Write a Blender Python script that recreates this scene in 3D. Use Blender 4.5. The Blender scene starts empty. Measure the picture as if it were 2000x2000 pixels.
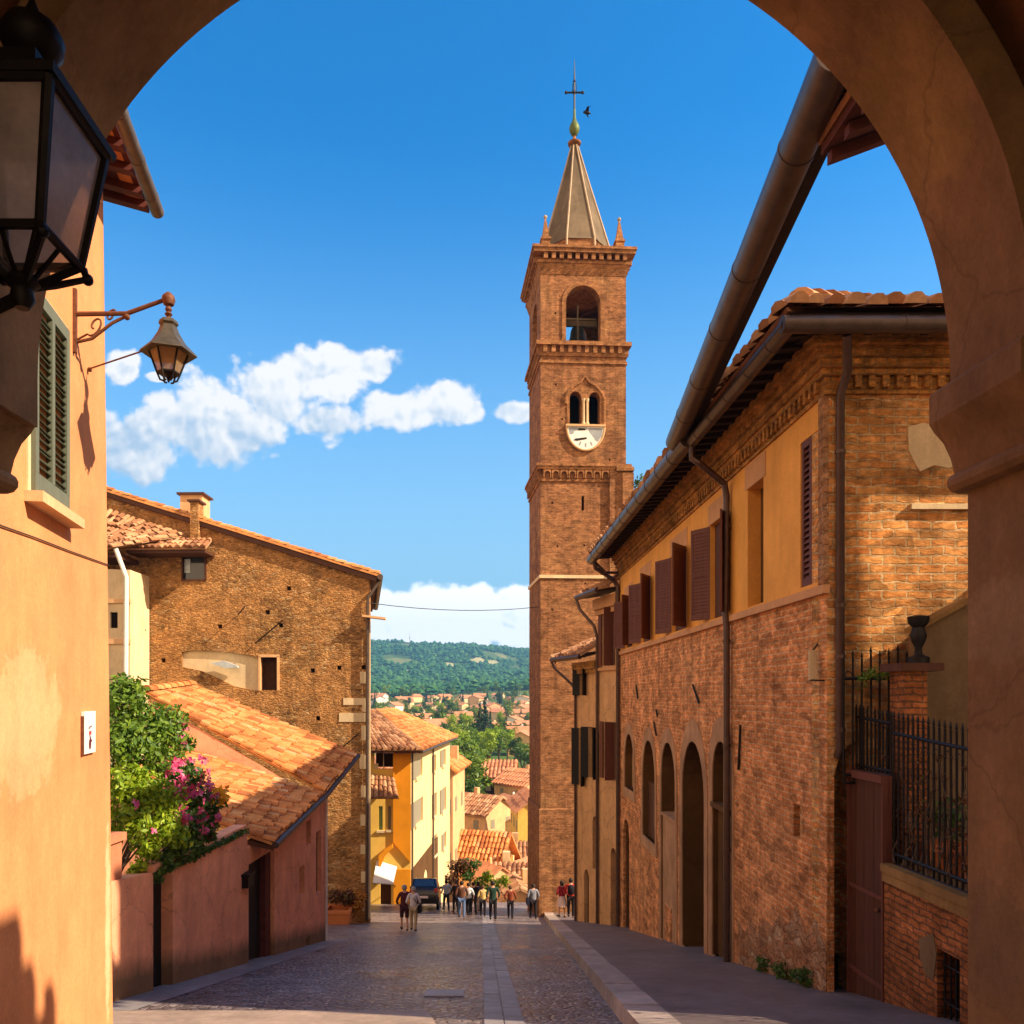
import bpy, bmesh, math, random
from math import sin, cos, pi, radians, sqrt, atan2
from mathutils import Vector, Matrix, noise as mnoise
from mathutils.geometry import tessellate_polygon

random.seed(7)
SC = bpy.context.scene
COL = SC.collection
F = 1502.67          # focal length in units of a 1932-wide photograph
CX, CY = 890.0, 1311.0   # vanishing point of the street


def P(px, py, D):
    return Vector(((px - CX) / F * D, D, (CY - py) / F * D))


ROADP = [(-40, -1.7), (0, -1.7), (38, -10.744), (52, -13.55), (64, -16.8), (80, -19.3), (100, -20.6), (140, -21), (200, -20),
         (300, -17.5), (450, -14.0), (650, -10), (900, -4), (1200, 10), (1500, 32), (2000, 84), (2500, 148), (2900, 178), (3300, 170), (6000, 120)]


def zg(y):
    if y <= ROADP[0][0]:
        return ROADP[0][1]
    for (a, za), (b, zb) in zip(ROADP, ROADP[1:]):
        if y <= b:
            t = (y - a) / (b - a)
            return za + (zb - za) * t
    return ROADP[-1][1]


# ---------------------------------------------------------------- mesh builder
class MB:
    def __init__(s):
        s.v = []
        s.f = []
        s.mi = []
        s.cur = 0

    def add(s, vs, fs):
        o = len(s.v)
        s.v.extend([Vector(p) for p in vs])
        for f in fs:
            s.f.append(tuple(i + o for i in f))
            s.mi.append(s.cur)

    def box(s, a, b):
        x0, y0, z0 = a
        x1, y1, z1 = b
        s.obox(Vector((x0, y0, z0)), Vector((x1 - x0, 0, 0)), Vector((0, y1 - y0, 0)), Vector((0, 0, z1 - z0)))

    def obox(s, o, ax, ay, az):
        o = Vector(o); ax = Vector(ax); ay = Vector(ay); az = Vector(az)
        vs = [o, o + ax, o + ax + ay, o + ay, o + az, o + ax + az, o + ax + ay + az, o + ay + az]
        fs = [(0, 3, 2, 1), (4, 5, 6, 7), (0, 1, 5, 4), (1, 2, 6, 5), (2, 3, 7, 6), (3, 0, 4, 7)]
        if ax.cross(ay).dot(az) < 0:
            fs = [tuple(reversed(f)) for f in fs]
        s.add(vs, fs)

    def quad(s, a, b, c, d):
        s.add([a, b, c, d], [(0, 1, 2, 3)])

    def hexa(s, bot, top):
        """box from 4 bottom and 4 top points, same order"""
        s.add(list(bot) + list(top), [(0, 3, 2, 1), (4, 5, 6, 7), (0, 1, 5, 4), (1, 2, 6, 5), (2, 3, 7, 6), (3, 0, 4, 7)])

    def prism(s, poly, vec):
        n = len(poly)
        vec = Vector(vec)
        a = [Vector(p) for p in poly]
        tr = tessellate_polygon([a])
        vs = a + [p + vec for p in a]
        fs = [tuple(t) for t in tr] + [tuple(i + n for i in reversed(t)) for t in tr]
        fs += [(i, (i + 1) % n, (i + 1) % n + n, i + n) for i in range(n)]
        s.add(vs, fs)

    def tube(s, pts, r, n=8, cap=True, closed=False):
        pts = [Vector(p) for p in pts]
        m = len(pts)
        rs = r if isinstance(r, (list, tuple)) else [r] * m
        vs = []
        prev = None
        for i, p in enumerate(pts):
            if closed:
                d = pts[(i + 1) % m] - pts[i - 1]
            elif i == 0:
                d = pts[1] - p
            elif i == m - 1:
                d = p - pts[i - 1]
            else:
                d = (pts[i + 1] - p).normalized() + (p - pts[i - 1]).normalized()
            if d.length < 1e-9:
                d = Vector((0, 0, 1))
            d.normalize()
            if prev is None:
                up = Vector((0, 0, 1)) if abs(d.z) < .95 else Vector((1, 0, 0))
                a = d.cross(up).normalized()
            else:
                a = prev - d * prev.dot(d)
                if a.length < 1e-6:
                    a = d.orthogonal()
                a.normalize()
            prev = a
            b = d.cross(a).normalized()
            for k in range(n):
                t = 2 * pi * k / n
                vs.append(p + (a * cos(t) + b * sin(t)) * rs[i])
        fs = []
        for i in range(m if closed else m - 1):
            j = (i + 1) % m
            for k in range(n):
                l = (k + 1) % n
                fs.append((i * n + k, i * n + l, j * n + l, j * n + k))
        if cap and not closed:
            fs.append(tuple(range(n - 1, -1, -1)))
            fs.append(tuple((m - 1) * n + k for k in range(n)))
        s.add(vs, fs)

    def lathe(s, c, prof, n=16, ang0=0.0, caps=True):
        c = Vector(c)
        vs = []
        for (r, z) in prof:
            for k in range(n):
                t = ang0 + 2 * pi * k / n
                vs.append(c + Vector((r * cos(t), r * sin(t), z)))
        fs = []
        m = len(prof)
        for i in range(m - 1):
            for k in range(n):
                l = (k + 1) % n
                fs.append((i * n + k, i * n + l, (i + 1) * n + l, (i + 1) * n + k))
        if caps:
            fs.append(tuple(range(n - 1, -1, -1)))
            fs.append(tuple((m - 1) * n + k for k in range(n)))
        s.add(vs, fs)

    def ball(s, c, r, n=10, sz=1.0):
        prof = [(max(r * sin(pi * i / 6), r * .02), -r * sz * cos(pi * i / 6)) for i in range(7)]
        s.lathe(c, prof, n)

    def build(s, name, mat=None, parent=None, smooth=0, mats=None):
        me = bpy.data.meshes.new(name)
        me.from_pydata([tuple(p) for p in s.v], [], s.f)
        for m in (mats or ([mat] if mat else [])):
            me.materials.append(m)
        if mats:
            me.polygons.foreach_set('material_index', s.mi)
        me.update()
        if smooth:
            me.shade_smooth()
            me.set_sharp_from_angle(angle=radians(smooth))
        o = bpy.data.objects.new(name, me)
        COL.objects.link(o)
        if parent is not None:
            o.parent = parent
            o.matrix_parent_inverse = Matrix.Translation(-Vector(parent.location))
        return o


def thing(name, label, cat, loc=(0, 0, 0), group=None):
    o = bpy.data.objects.new(name, None)
    o.empty_display_size = .2
    COL.objects.link(o)
    o.location = loc
    return tag(o, label, cat, group)


def tag(o, label=None, cat=None, group=None, kind=None):
    if label: o['label'] = label
    if cat: o['category'] = cat
    if group: o['group'] = group
    if kind: o['kind'] = kind
    return o


def copy_tree(root, loc, rotz=0, scale=1.0, label=None, group=None):
    c = root.copy()
    COL.objects.link(c)
    c.location = loc
    c.rotation_euler = (0, 0, rotz)
    c.scale = (scale,) * 3 if not isinstance(scale, (tuple, list)) else scale
    if label: c['label'] = label
    if group: c['group'] = group
    for ch in list(root.children):
        k = ch.copy()
        COL.objects.link(k)
        k.parent = c
        for g in list(ch.children):
            q = g.copy()
            COL.objects.link(q)
            q.parent = k
    return c


# ---------------------------------------------------------------- wall frames
class Wall:
    """vertical plane through two ground points; u runs from A to B, n points out of the wall"""
    def __init__(s, A, B, toward=(0, 0)):
        s.A = Vector((A[0], A[1], 0)); s.B = Vector((B[0], B[1], 0))
        d = s.B - s.A
        s.L = d.length
        s.d = d.normalized()
        n = Vector((s.d.y, -s.d.x, 0))
        t = Vector((toward[0], toward[1], 0)) - s.A
        if n.dot(t) < 0: n = -n
        s.n = n

    def pt(s, u, z, n=0.0):
        p = s.A + s.d * u + s.n * n
        return Vector((p.x, p.y, z))

    def u(s, px):
        k = (px - CX) / F
        # A.x + d.x u = k (A.y + d.y u)
        return (k * s.A.y - s.A.x) / (s.d.x - k * s.d.y)

    def D(s, px):
        return s.A.y + s.d.y * s.u(px)

    def z(s, px, py):
        return (CY - py) / F * s.D(px)

    def uz(s, px, py):
        return (s.u(px), s.z(px, py))

    def at(s, px, py, n=0.0):
        u, z = s.uz(px, py)
        return s.pt(u, z, n)

    def box(s, mb, u0, u1, z0, z1, n0, n1):
        o = s.pt(u0, z0, n0)
        mb.obox(o, s.d * (u1 - u0), s.n * (n1 - n0), Vector((0, 0, z1 - z0)))

    def panel(s, mb, outer, holes=(), depth=.4, n=0.0, back=False):
        """wall slab with openings: front face, the reveals of the openings and the slab's edges"""
        loops = [[Vector((u, z, 0)) for u, z in outer]] + [[Vector((u, z, 0)) for u, z in h] for h in holes]
        flat = [p for l in loops for p in l]
        tri = tessellate_polygon(loops)
        front = [s.pt(p.x, p.y, n) for p in flat]
        fs = []
        for t in tri:
            a, b, c = (front[i] for i in t)
            if (b - a).cross(c - a).dot(s.n) < 0: t = (t[0], t[2], t[1])
            fs.append(tuple(t))
        N = len(flat)
        vs = front + [s.pt(p.x, p.y, n - depth) for p in flat]
        if back:
            fs += [tuple(i + N for i in reversed(t)) for t in fs]
        k = 0
        for l in loops:
            m = len(l)
            for i in range(m):
                a, b = k + i, k + (i + 1) % m
                fs.append((a, b, b + N, a + N))
            k += m
        mb.add(vs, fs)


def rect(u0, u1, z0, z1):
    return [(u0, z0), (u1, z0), (u1, z1), (u0, z1)]


def archpoly(u0, u1, z0, ztop, k=1.0, n=10):
    """opening with a round (k=1) or stilted/pointed (k>1) head"""
    w = (u1 - u0) / 2
    c = (u0 + u1) / 2
    h = w * k
    pts = [(u0, z0), (u1, z0)]
    for i in range(n + 1):
        t = pi * i / n
        pts.append((c + w * cos(t), ztop - h + h * sin(t)))
    return pts


def tile_roof(mb, e0, e1, r1, r0, pitch=.23, course=.36, rad=.1, seg=5, jit=.03, thick=.06, clip=None):
    """rows of barrel tiles on the quad e0-e1 (eave) r0-r1 (ridge); every tile is its own island"""
    e0, e1, r0, r1 = map(Vector, (e0, e1, r0, r1))
    W = max((e1 - e0).length, (r1 - r0).length)
    Ls = max((r0 - e0).length, (r1 - e1).length)
    nc = max(2, int(W / pitch)); nr = max(2, int(Ls / course))
    nrm = (e1 - e0).cross(r0 - e0)
    if nrm.z < 0: nrm = -nrm
    nrm.normalize()

    def q(a, b):
        return (e0 * (1 - a) + e1 * a) * (1 - b) + (r0 * (1 - a) + r1 * a) * b
    if clip:
        mb.add([q(0, 0), q(1, 0), q(.5, 1)], [(0, 1, 2)])
    else:
      mb.quad(q(0, 0), q(1, 0), q(1, 1), q(0, 1))
      mb.quad(q(0, 0) - nrm * thick, q(0, 1) - nrm * thick, q(1, 1) - nrm * thick, q(1, 0) - nrm * thick)
      mb.quad(q(0, 0), q(0, 0) - nrm * thick, q(1, 0) - nrm * thick, q(1, 0))
      mb.quad(q(0, 0), q(0, 1), q(0, 1) - nrm * thick, q(0, 0) - nrm * thick)
      mb.quad(q(1, 0), q(1, 0) - nrm * thick, q(1, 1) - nrm * thick, q(1, 1))
    for i in range(nc):
        for j in range(nr):
            if clip and not clip((i + .5) / nc, (j + .5) / nr): continue
            a = (i + .5) / nc + random.uniform(-1, 1) * jit / W
            b0 = j / nr + random.uniform(-1, 1) * jit * 2.5 / Ls
            b1 = (j + 1.18) / nr
            b0 = max(-.01, b0); b1 = min(1.01, b1)
            p0 = q(a, b0); p1 = q(a, b1)
            d = (p1 - p0)
            side = d.cross(nrm).normalized()
            rr = rad * random.uniform(.84, 1.08)
            vs = []
            l0 = .03 + random.uniform(0, .02)
            for (p, r_, lift) in ((p0, rr * 1.08, l0), (p1, rr * .9, 0.0)):
                for k in range(seg + 1):
                    t = pi * k / seg
                    vs.append(p + side * (r_ * cos(t)) + nrm * (r_ * 1.05 * sin(t) + lift))
            fs = [(k, k + 1, seg + 2 + k, seg + 1 + k) for k in range(seg)]
            fs.append(tuple(range(seg, -1, -1)))
            mb.add(vs, fs)


def ridge_tiles(mb, a, b, r=.13, step=.42, seg=6):
    a = Vector(a); b = Vector(b)
    n = max(1, int((b - a).length / step))
    for i in range(n):
        p0 = a.lerp(b, i / n); p1 = a.lerp(b, (i + 1.2) / n)
        d = (p1 - p0).normalized()
        side = d.cross(Vector((0, 0, 1))).normalized()
        up = side.cross(d)
        vs = []
        for (p, rr) in ((p0 + up * .03, r * 1.1), (p1, r * .88)):
            for k in range(seg + 1):
                t = pi * k / seg
                vs.append(p + side * (rr * cos(t)) + up * (rr * sin(t)))
        fs = [(k, k + 1, seg + 2 + k, seg + 1 + k) for k in range(seg)]
        fs.append(tuple(range(seg, -1, -1)))
        mb.add(vs, fs)


def gutter_mesh(mb, pts, r, seams=()):
    mb.tube(pts, r, 14)
    for t in seams:
        # t is a fraction along the polyline's first segment
        a, b = Vector(pts[0]), Vector(pts[-1])
        d = (b - a).normalized()
        p = a.lerp(b, t)
        mb.tube([p - d * .02, p + d * .02], r * 1.06, 14)


# ---------------------------------------------------------------- foliage
def rand_unit():
    while True:
        v = Vector((random.uniform(-1, 1), random.uniform(-1, 1), random.uniform(-1, 1)))
        if .05 < v.length < 1: return v.normalized()


def leaf_cloud(mb, c, rad, n, size, flat=1.0, shell=.45):
    """n leaf-shaped faces through an ellipsoid with a lumpy outline"""
    c = Vector(c)
    rv = rad if isinstance(rad, (tuple, list, Vector)) else (rad, rad, rad)
    for _ in range(n):
        d = rand_unit()
        lump = .78 + .42 * mnoise.noise(d * 2.1 + c * .7)
        t = (shell + (1 - shell) * random.random()) * lump
        p = c + Vector((d.x * rv[0] * t, d.y * rv[1] * t, d.z * rv[2] * t * flat))
        nn = (d + rand_unit() * .9).normalized()
        a = nn.orthogonal().normalized()
        a = Matrix.Rotation(random.uniform(0, 2 * pi), 3, nn) @ a
        b = nn.cross(a)
        s = size * random.uniform(.6, 1.3)
        bend = nn * (s * random.uniform(-.25, .1))
        mb.add([p - a * s, p + b * s * .45 + bend * .3, p + a * s + bend, p - b * s * .45 + bend * .3], [(0, 1, 2, 3)])


def tree_mesh(kind, h, seed):
    """returns (trunk MB, crown MB) of a tree with its foot at the origin"""
    random.seed(seed)
    tr, cr = MB(), MB()
    th = h * (.32 if kind != 'conifer' else .9)
    tr.tube([(0, 0, -.6), (h * .01, 0, th * .5), (0, h * .01, th)], [h * .03, h * .024, h * .012], 7)
    if kind == 'round':
        for i in range(9):
            a = random.uniform(0, 2 * pi); rr = random.uniform(.05, .3) * h
            c = Vector((cos(a) * rr, sin(a) * rr, h * random.uniform(.4, .86)))
            tr.tube([(0, 0, th * .8), c * .8 + Vector((0, 0, th * .1))], [h * .012, h * .004], 5)
            leaf_cloud(cr, c, h * random.uniform(.13, .2), 110, h * .035)
    elif kind == 'poplar':
        for i in range(9):
            z = h * (.18 + .09 * i)
            leaf_cloud(cr, (random.uniform(-.03, .03) * h, random.uniform(-.03, .03) * h, z), (h * .11 * (1.1 - .07 * i), h * .11 * (1.1 - .07 * i), h * .11), 80, h * .026)
    else:
        for i in range(12):
            t = i / 11
            z = h * (.14 + .84 * t)
            r = h * .24 * (1 - t) + h * .02
            leaf_cloud(cr, (0, 0, z), (r, r, h * .06), int(130 * (1.1 - t)), h * .03, shell=.2)
    return tr, cr
# ---------------------------------------------------------------- materials
class NT:
    def __init__(s, name):
        s.m = bpy.data.materials.new(name)
        s.m.use_nodes = True
        s.t = s.m.node_tree
        s.n = s.t.nodes
        s.bsdf = s.n['Principled BSDF']
        s.out = s.n['Material Output']

    def new(s, typ, **kw):
        nd = s.n.new(typ)
        for k, v in kw.items(): setattr(nd, k, v)
        return nd

    def link(s, a, b): s.t.links.new(a, b)

    def val(s, sock, v):
        if hasattr(v, 'links') or isinstance(v, bpy.types.NodeSocket): s.link(v, sock)
        else: sock.default_value = v

    def pos(s):
        return s.new('ShaderNodeNewGeometry').outputs['Position']

    def math(s, op, a, b=0.0, c=None, clamp=False):
        nd = s.new('ShaderNodeMath', operation=op, use_clamp=clamp)
        s.val(nd.inputs[0], a); s.val(nd.inputs[1], b)
        if c is not None: s.val(nd.inputs[2], c)
        return nd.outputs[0]

    def vmath(s, op, a, b=(0, 0, 0), scale=None):
        nd = s.new('ShaderNodeVectorMath', operation=op)
        s.val(nd.inputs[0], a)
        if op != 'LENGTH': s.val(nd.inputs[1], b)
        if scale is not None: s.val(nd.inputs['Scale'], scale)
        return nd.outputs['Value'] if op in ('LENGTH', 'DOT_PRODUCT') else nd.outputs['Vector']

    def scalev(s, v, sc):
        return s.vmath('MULTIPLY', v, sc)

    def noise(s, v, scale=1.0, detail=6, rough=.6, dist=0.0, col=False):
        nd = s.new('ShaderNodeTexNoise')
        s.val(nd.inputs['Vector'], v)
        nd.inputs['Scale'].default_value = scale; nd.inputs['Detail'].default_value = detail
        nd.inputs['Roughness'].default_value = rough; nd.inputs['Distortion'].default_value = dist
        return nd.outputs['Color' if col else 'Fac']

    def ramp(s, f, stops, interp='LINEAR'):
        nd = s.new('ShaderNodeValToRGB')
        s.link(f, nd.inputs[0])
        cr = nd.color_ramp
        cr.interpolation = interp
        while len(cr.elements) < len(stops): cr.elements.new(.5)
        for e, (p, c) in zip(cr.elements, stops):
            e.position = p
            e.color = (c if isinstance(c, (tuple, list)) else (c, c, c))[:3] + (1,) if isinstance(c, tuple) else (c, c, c, 1)
        return nd.outputs['Color']

    def mix(s, f, a, b, blend='MIX'):
        nd = s.new('ShaderNodeMix', data_type='RGBA', blend_type=blend)
        s.val(nd.inputs['Factor'], f)
        for sock, v in ((nd.inputs['A'], a), (nd.inputs['B'], b)):
            if isinstance(v, tuple): sock.default_value = v[:3] + (1,)
            else: s.link(v, sock)
        return nd.outputs['Result']

    def mottle(s, col, p, sc, lo, hi, aniso=(1, 1, 1), streak=.0):
        """weathering: uneven lightness over metres, with faint rain streaks"""
        n = s.noise(s.scalev(p, aniso), sc, 10, .72)
        nd = s.new('ShaderNodeMapRange'); s.link(n, nd.inputs['Value'])
        nd.inputs['From Min'].default_value = .34; nd.inputs['From Max'].default_value = .66
        nd.inputs['To Min'].default_value = lo; nd.inputs['To Max'].default_value = hi
        k = nd.outputs[0]
        if streak:
            n2 = s.noise(s.scalev(p, (2.2, 2.2, .16)), 1.0, 7, .65)
            k = s.math('MULTIPLY', k, s.math('SUBTRACT', 1.0, s.math('MULTIPLY', s.ramp(n2, [(.5, 0.0), (.72, 1.0)]), streak)))
        return s.vmath('SCALE', col, scale=k)

    def bump(s, h, strength=.3, dist=.02, prev=None):
        nd = s.new('ShaderNodeBump')
        nd.inputs['Strength'].default_value = strength
        nd.inputs['Distance'].default_value = dist
        s.link(h, nd.inputs['Height'])
        if prev is not None: s.link(prev, nd.inputs['Normal'])
        return nd.outputs['Normal']

    def done(s, col=None, rough=.8, nrm=None, metal=0.0, spec=.3):
        if col is not None: s.val(s.bsdf.inputs['Base Color'], col if not isinstance(col, tuple) else col[:3] + (1,))
        s.val(s.bsdf.inputs['Roughness'], rough)
        s.bsdf.inputs['Metallic'].default_value = metal
        s.bsdf.inputs['Specular IOR Level'].default_value = spec
        if nrm is not None: s.link(nrm, s.bsdf.inputs['Normal'])
        return s.m


def mul(c, k): return tuple(min(1, x * k) for x in c)


def plaster(name, c, var=.16, bump=.25, streak=.25, patch=None, patches=(), stainz=None, crack=0.0, sc=1.0):
    m = NT(name)
    p = m.pos()
    n1 = m.noise(p, .8 * sc, 8, .65)
    n2 = m.noise(m.scalev(p, (4.5, 4.5, .55)), 1.0, 6, .6)
    n3 = m.noise(p, 22 * sc, 6, .7)
    col = m.mix(m.ramp(n1, [(.32, 0.0), (.7, 1.0)]), mul(c, 1 - var), mul(c, 1 + var))
    col = m.mix(m.math('MULTIPLY', m.ramp(n2, [(.45, 0.0), (.8, 1.0)]), streak), col, mul(c, .55))
    col = m.mix(m.math('MULTIPLY', n3, .22), col, mul(c, .6))
    for (cen, rad, pc, amt) in patches:
        d = m.vmath('LENGTH', m.vmath('DIVIDE', m.vmath('SUBTRACT', p, cen), rad))
        e = m.math('SUBTRACT', m.math('ADD', m.math('SUBTRACT', 1.0, d), m.math('MULTIPLY', m.noise(p, 3.6, 8, .7), 1.35)), .6)
        col = m.mix(m.math('MULTIPLY', m.ramp(e, [(.27, 0.0), (.36, .6), (.45, .72), (.8, 1.0)]), amt), col, pc)
    if stainz:
        # damp, mouldy foot of the wall following the sloping ground (slope .238)
        sep = m.new('ShaderNodeSeparateXYZ'); m.link(p, sep.inputs[0])
        h = m.math('ADD', sep.outputs['Z'], m.math('MULTIPLY_ADD', sep.outputs['Y'], .238, 1.7))
        h = m.math('ADD', h, m.math('MULTIPLY', m.noise(m.scalev(p, (3, 1.3, .5)), 1.6, 6, .7), -stainz[1]))
        col = m.mix(m.ramp(h, [(0.0, .85), (stainz[0], 0.0)]), col, stainz[2])
    col = m.mottle(col, p, 1.7 * sc, 1 - var * 1.1, 1 + var * .7, (1, 1, .7), streak * .5)
    col = m.mottle(col, p, 30 * sc, .9, 1.08)
    b = m.bump(n3, bump, .012)
    b = m.bump(n1, bump, .06, b)
    if crack:
        v = m.new('ShaderNodeTexVoronoi', feature='DISTANCE_TO_EDGE')
        m.link(m.vmath('ADD', p, m.scalev(m.noise(p, 2.0, 4, .6, col=True), (.5, .5, .5))), v.inputs['Vector'])
        v.inputs['Scale'].default_value = .9
        cr = m.ramp(v.outputs['Distance'], [(0.0, crack), (.012, 0.0)])
        col = m.mix(cr, col, mul(c, .3))
    return m.done(col, .88, b, spec=.2)


def brick(name, c1, c2, mortar, w=.26, h=.075, rough=.03, mort=.012, bump=.7, patch=None, pamt=.35, dark=.35, wash=.0, bias=0.0):
    m = NT(name)
    p = m.pos()
    sep = m.new('ShaderNodeSeparateXYZ'); m.link(p, sep.inputs[0])
    dn = m.noise(p, 3.0, 4, .6, col=True)
    dn2 = m.noise(p, 14.0, 3, .6, col=True)
    comb = m.new('ShaderNodeCombineXYZ')
    m.link(m.math('ADD', sep.outputs['X'], sep.outputs['Y']), comb.inputs['X'])
    m.link(sep.outputs['Z'], comb.inputs['Y'])
    v = m.vmath('ADD', comb.outputs[0], m.scalev(m.vmath('SUBTRACT', dn, (.5, .5, .5)), (rough * 2.4, rough * 2.4, 0)))
    v = m.vmath('ADD', v, m.scalev(m.vmath('SUBTRACT', dn2, (.5, .5, .5)), (rough * .8, rough * .8, 0)))
    b = m.new('ShaderNodeTexBrick', offset=.5, squash=1.0)
    m.link(v, b.inputs['Vector'])
    b.inputs['Color1'].default_value = c1 + (1,); b.inputs['Color2'].default_value = c2 + (1,)
    b.inputs['Mortar'].default_value = mortar + (1,)
    b.inputs['Scale'].default_value = 1.0
    b.inputs['Mortar Size'].default_value = mort; b.inputs['Mortar Smooth'].default_value = .4
    b.inputs['Bias'].default_value = bias
    b.inputs['Brick Width'].default_value = w; b.inputs['Row Height'].default_value = h
    # a second, brick-sized random tone
    vor = m.new('ShaderNodeTexVoronoi'); m.link(m.scalev(v, (1 / w, 1 / h, 1)), vor.inputs['Vector'])
    vor.inputs['Scale'].default_value = .8
    sepc = m.new('ShaderNodeSeparateColor'); m.link(vor.outputs['Color'], sepc.inputs[0])
    col = m.mix(m.math('MULTIPLY', m.ramp(sepc.outputs[0], [(.55, 0.0), (1.0, 1.0)]), dark), b.outputs['Color'], mul(c1, .35))
    n1 = m.noise(p, .7, 8, .65)
    n2 = m.noise(m.scalev(p, (1, 1, 2.6)), 8.0, 8, .7)
    n3 = m.noise(p, 45.0, 5, .7)
    if patch:
        col = m.mix(m.math('MULTIPLY', m.ramp(n1, [(.5, 0.0), (.68, 1.0)]), pamt), col, patch)
    col = m.mix(m.math('MULTIPLY', m.ramp(n2, [(.48, 0.0), (.68, 1.0)]), .6), col, mul(c2, .42))
    col = m.mix(m.math('MULTIPLY', m.ramp(n2, [(.3, 1.0), (.47, 0.0)]), .45), col, mul(c1, 1.35))
    col = m.mottle(col, p, .9, .74, 1.2, (1, 1, 1.2))
    col = m.mottle(col, p, 2.4, .55, 1.32, (1, 1, 1.4), .42)
    col = m.mottle(col, p, 7.0, .74, 1.22, (1, 1, 2.8))
    hgt = m.math('ADD', m.math('MULTIPLY', b.outputs['Fac'], -1.0), m.math('MULTIPLY_ADD', n2, 1.1, m.math('MULTIPLY', sepc.outputs[1], .7)))
    nb = m.bump(hgt, bump, .02)
    nb = m.bump(n3, bump * .5, .008, nb)
    return m.done(col, .9, nb, spec=.15)


def rubble(name, cols, mortar, sx=3.2, sz=7.5, bump=1.0, plasterc=None, pl=.0, dist=.25):
    """roughly coursed field stone and brickbats under patchy old render"""
    m = NT(name)
    p = m.pos()
    d = m.scalev(m.vmath('SUBTRACT', m.noise(p, 2.4, 5, .65, col=True), (.5, .5, .5)), (dist,) * 3)
    q = m.scalev(m.vmath('ADD', p, d), (sx, sx, sz))
    v1 = m.new('ShaderNodeTexVoronoi'); m.link(q, v1.inputs['Vector']); v1.inputs['Scale'].default_value = 1.0
    v2 = m.new('ShaderNodeTexVoronoi', feature='DISTANCE_TO_EDGE'); m.link(q, v2.inputs['Vector']); v2.inputs['Scale'].default_value = 1.0
    sepc = m.new('ShaderNodeSeparateColor'); m.link(v1.outputs['Color'], sepc.inputs[0])
    k = len(cols)
    col = m.ramp(sepc.outputs[0], [(i / max(1, k - 1), c) for i, c in enumerate(cols)])
    edge = m.ramp(v2.outputs['Distance'], [(.01, 1.0), (.10, 0.0)])
    col = m.mix(m.math('MULTIPLY', edge, .5), col, mortar)
    n1 = m.noise(p, .55, 9, .65)
    n2 = m.noise(p, 7.0, 9, .72)
    n3 = m.noise(p, 30.0, 6, .7)
    hgt = m.math('ADD', m.math('MULTIPLY', m.ramp(v2.outputs['Distance'], [(0.0, 0.0), (.2, 1.0)]), .6), n2)
    if plasterc:
        f = m.math('MULTIPLY', m.ramp(m.math('ADD', n1, m.math('MULTIPLY', n2, .25)), [(.56, 0.0), (.68, 1.0)]), pl)
        col = m.mix(f, col, plasterc)
    col = m.mix(m.math('MULTIPLY', m.ramp(n2, [(.5, 0.0), (.72, 1.0)]), .55), col, mul(cols[0], .35))
    col = m.mix(m.math('MULTIPLY', m.ramp(n2, [(.28, 1.0), (.44, 0.0)]), .35), col, mul(cols[-1], 1.4))
    col = m.mix(m.math('MULTIPLY', m.ramp(n1, [(.3, 1.0), (.5, 0.0)]), .35), col, mul(cols[0], .6))
    col = m.mottle(col, p, 1.6, .62, 1.25, (1, 1, 1.5), .35)
    col = m.mottle(col, p, 8.0, .66, 1.3)
    b = m.bump(hgt, bump, .05)
    b = m.bump(n3, .5, .012, b)
    return m.done(col, .92, b, spec=.12)


def island_ramp(name, stops, rough=.85, bump=0.3, bsc=18, spec=.2, transl=0.0, nz=.3):
    """one tone per separate piece (tile, leaf, stone)"""
    m = NT(name)
    g = m.new('ShaderNodeNewGeometry')
    p = g.outputs['Position']
    n = m.noise(p, bsc, 6, .65)
    n0 = m.noise(p, bsc * .08, 5, .6)
    f = m.math('ADD', m.math('MULTIPLY', g.outputs['Random Per Island'], 1 - nz), m.math('MULTIPLY', n0, nz))
    col = m.ramp(f, stops)
    col = m.mix(m.math('MULTIPLY', m.ramp(n, [(.45, 0.0), (.75, 1.0)]), .3), col, mul(stops[0][1], .6))
    if bump: col = m.mottle(col, p, 1.1, .62, 1.2)
    nb = m.bump(n, bump, .01) if bump else None
    m.done(col, rough, nb, spec=spec)
    if transl:
        tr = m.new('ShaderNodeBsdfTranslucent'); m.link(m.mix(1.0, col, (1.0, 1.0, .35), 'MULTIPLY'), tr.inputs['Color'])
        ms = m.new('ShaderNodeMixShader'); ms.inputs[0].default_value = transl
        m.link(m.bsdf.outputs[0], ms.inputs[1]); m.link(tr.outputs[0], ms.inputs[2])
        m.link(ms.outputs[0], m.out.inputs['Surface'])
    return m.m


def simple(name, c, rough=.6, metal=0.0, spec=.4, var=.2, sc=8.0, bump=.15):
    m = NT(name)
    p = m.new('ShaderNodeTexCoord').outputs['Object']
    n = m.noise(p, sc, 6, .65)
    col = m.mix(m.ramp(n, [(.3, 0.0), (.7, 1.0)]), mul(c, 1 - var), mul(c, 1 + var))
    return m.done(col, rough, m.bump(n, bump, .01) if bump else None, metal, spec)


def wood(name, c, var=.35, axis=(9, 9, .8), rough=.65):
    m = NT(name)
    p = m.pos()
    n = m.noise(m.scalev(p, axis), 2.0, 8, .7, .6)
    n2 = m.noise(p, 30, 4, .6)
    col = m.mix(m.ramp(n, [(.3, 0.0), (.7, 1.0)]), mul(c, 1 - var), mul(c, 1 + var))
    col = m.mix(m.math('MULTIPLY', n2, .3), col, mul(c, .5))
    return m.done(col, rough, m.bump(n, .35, .01), spec=.3)


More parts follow.
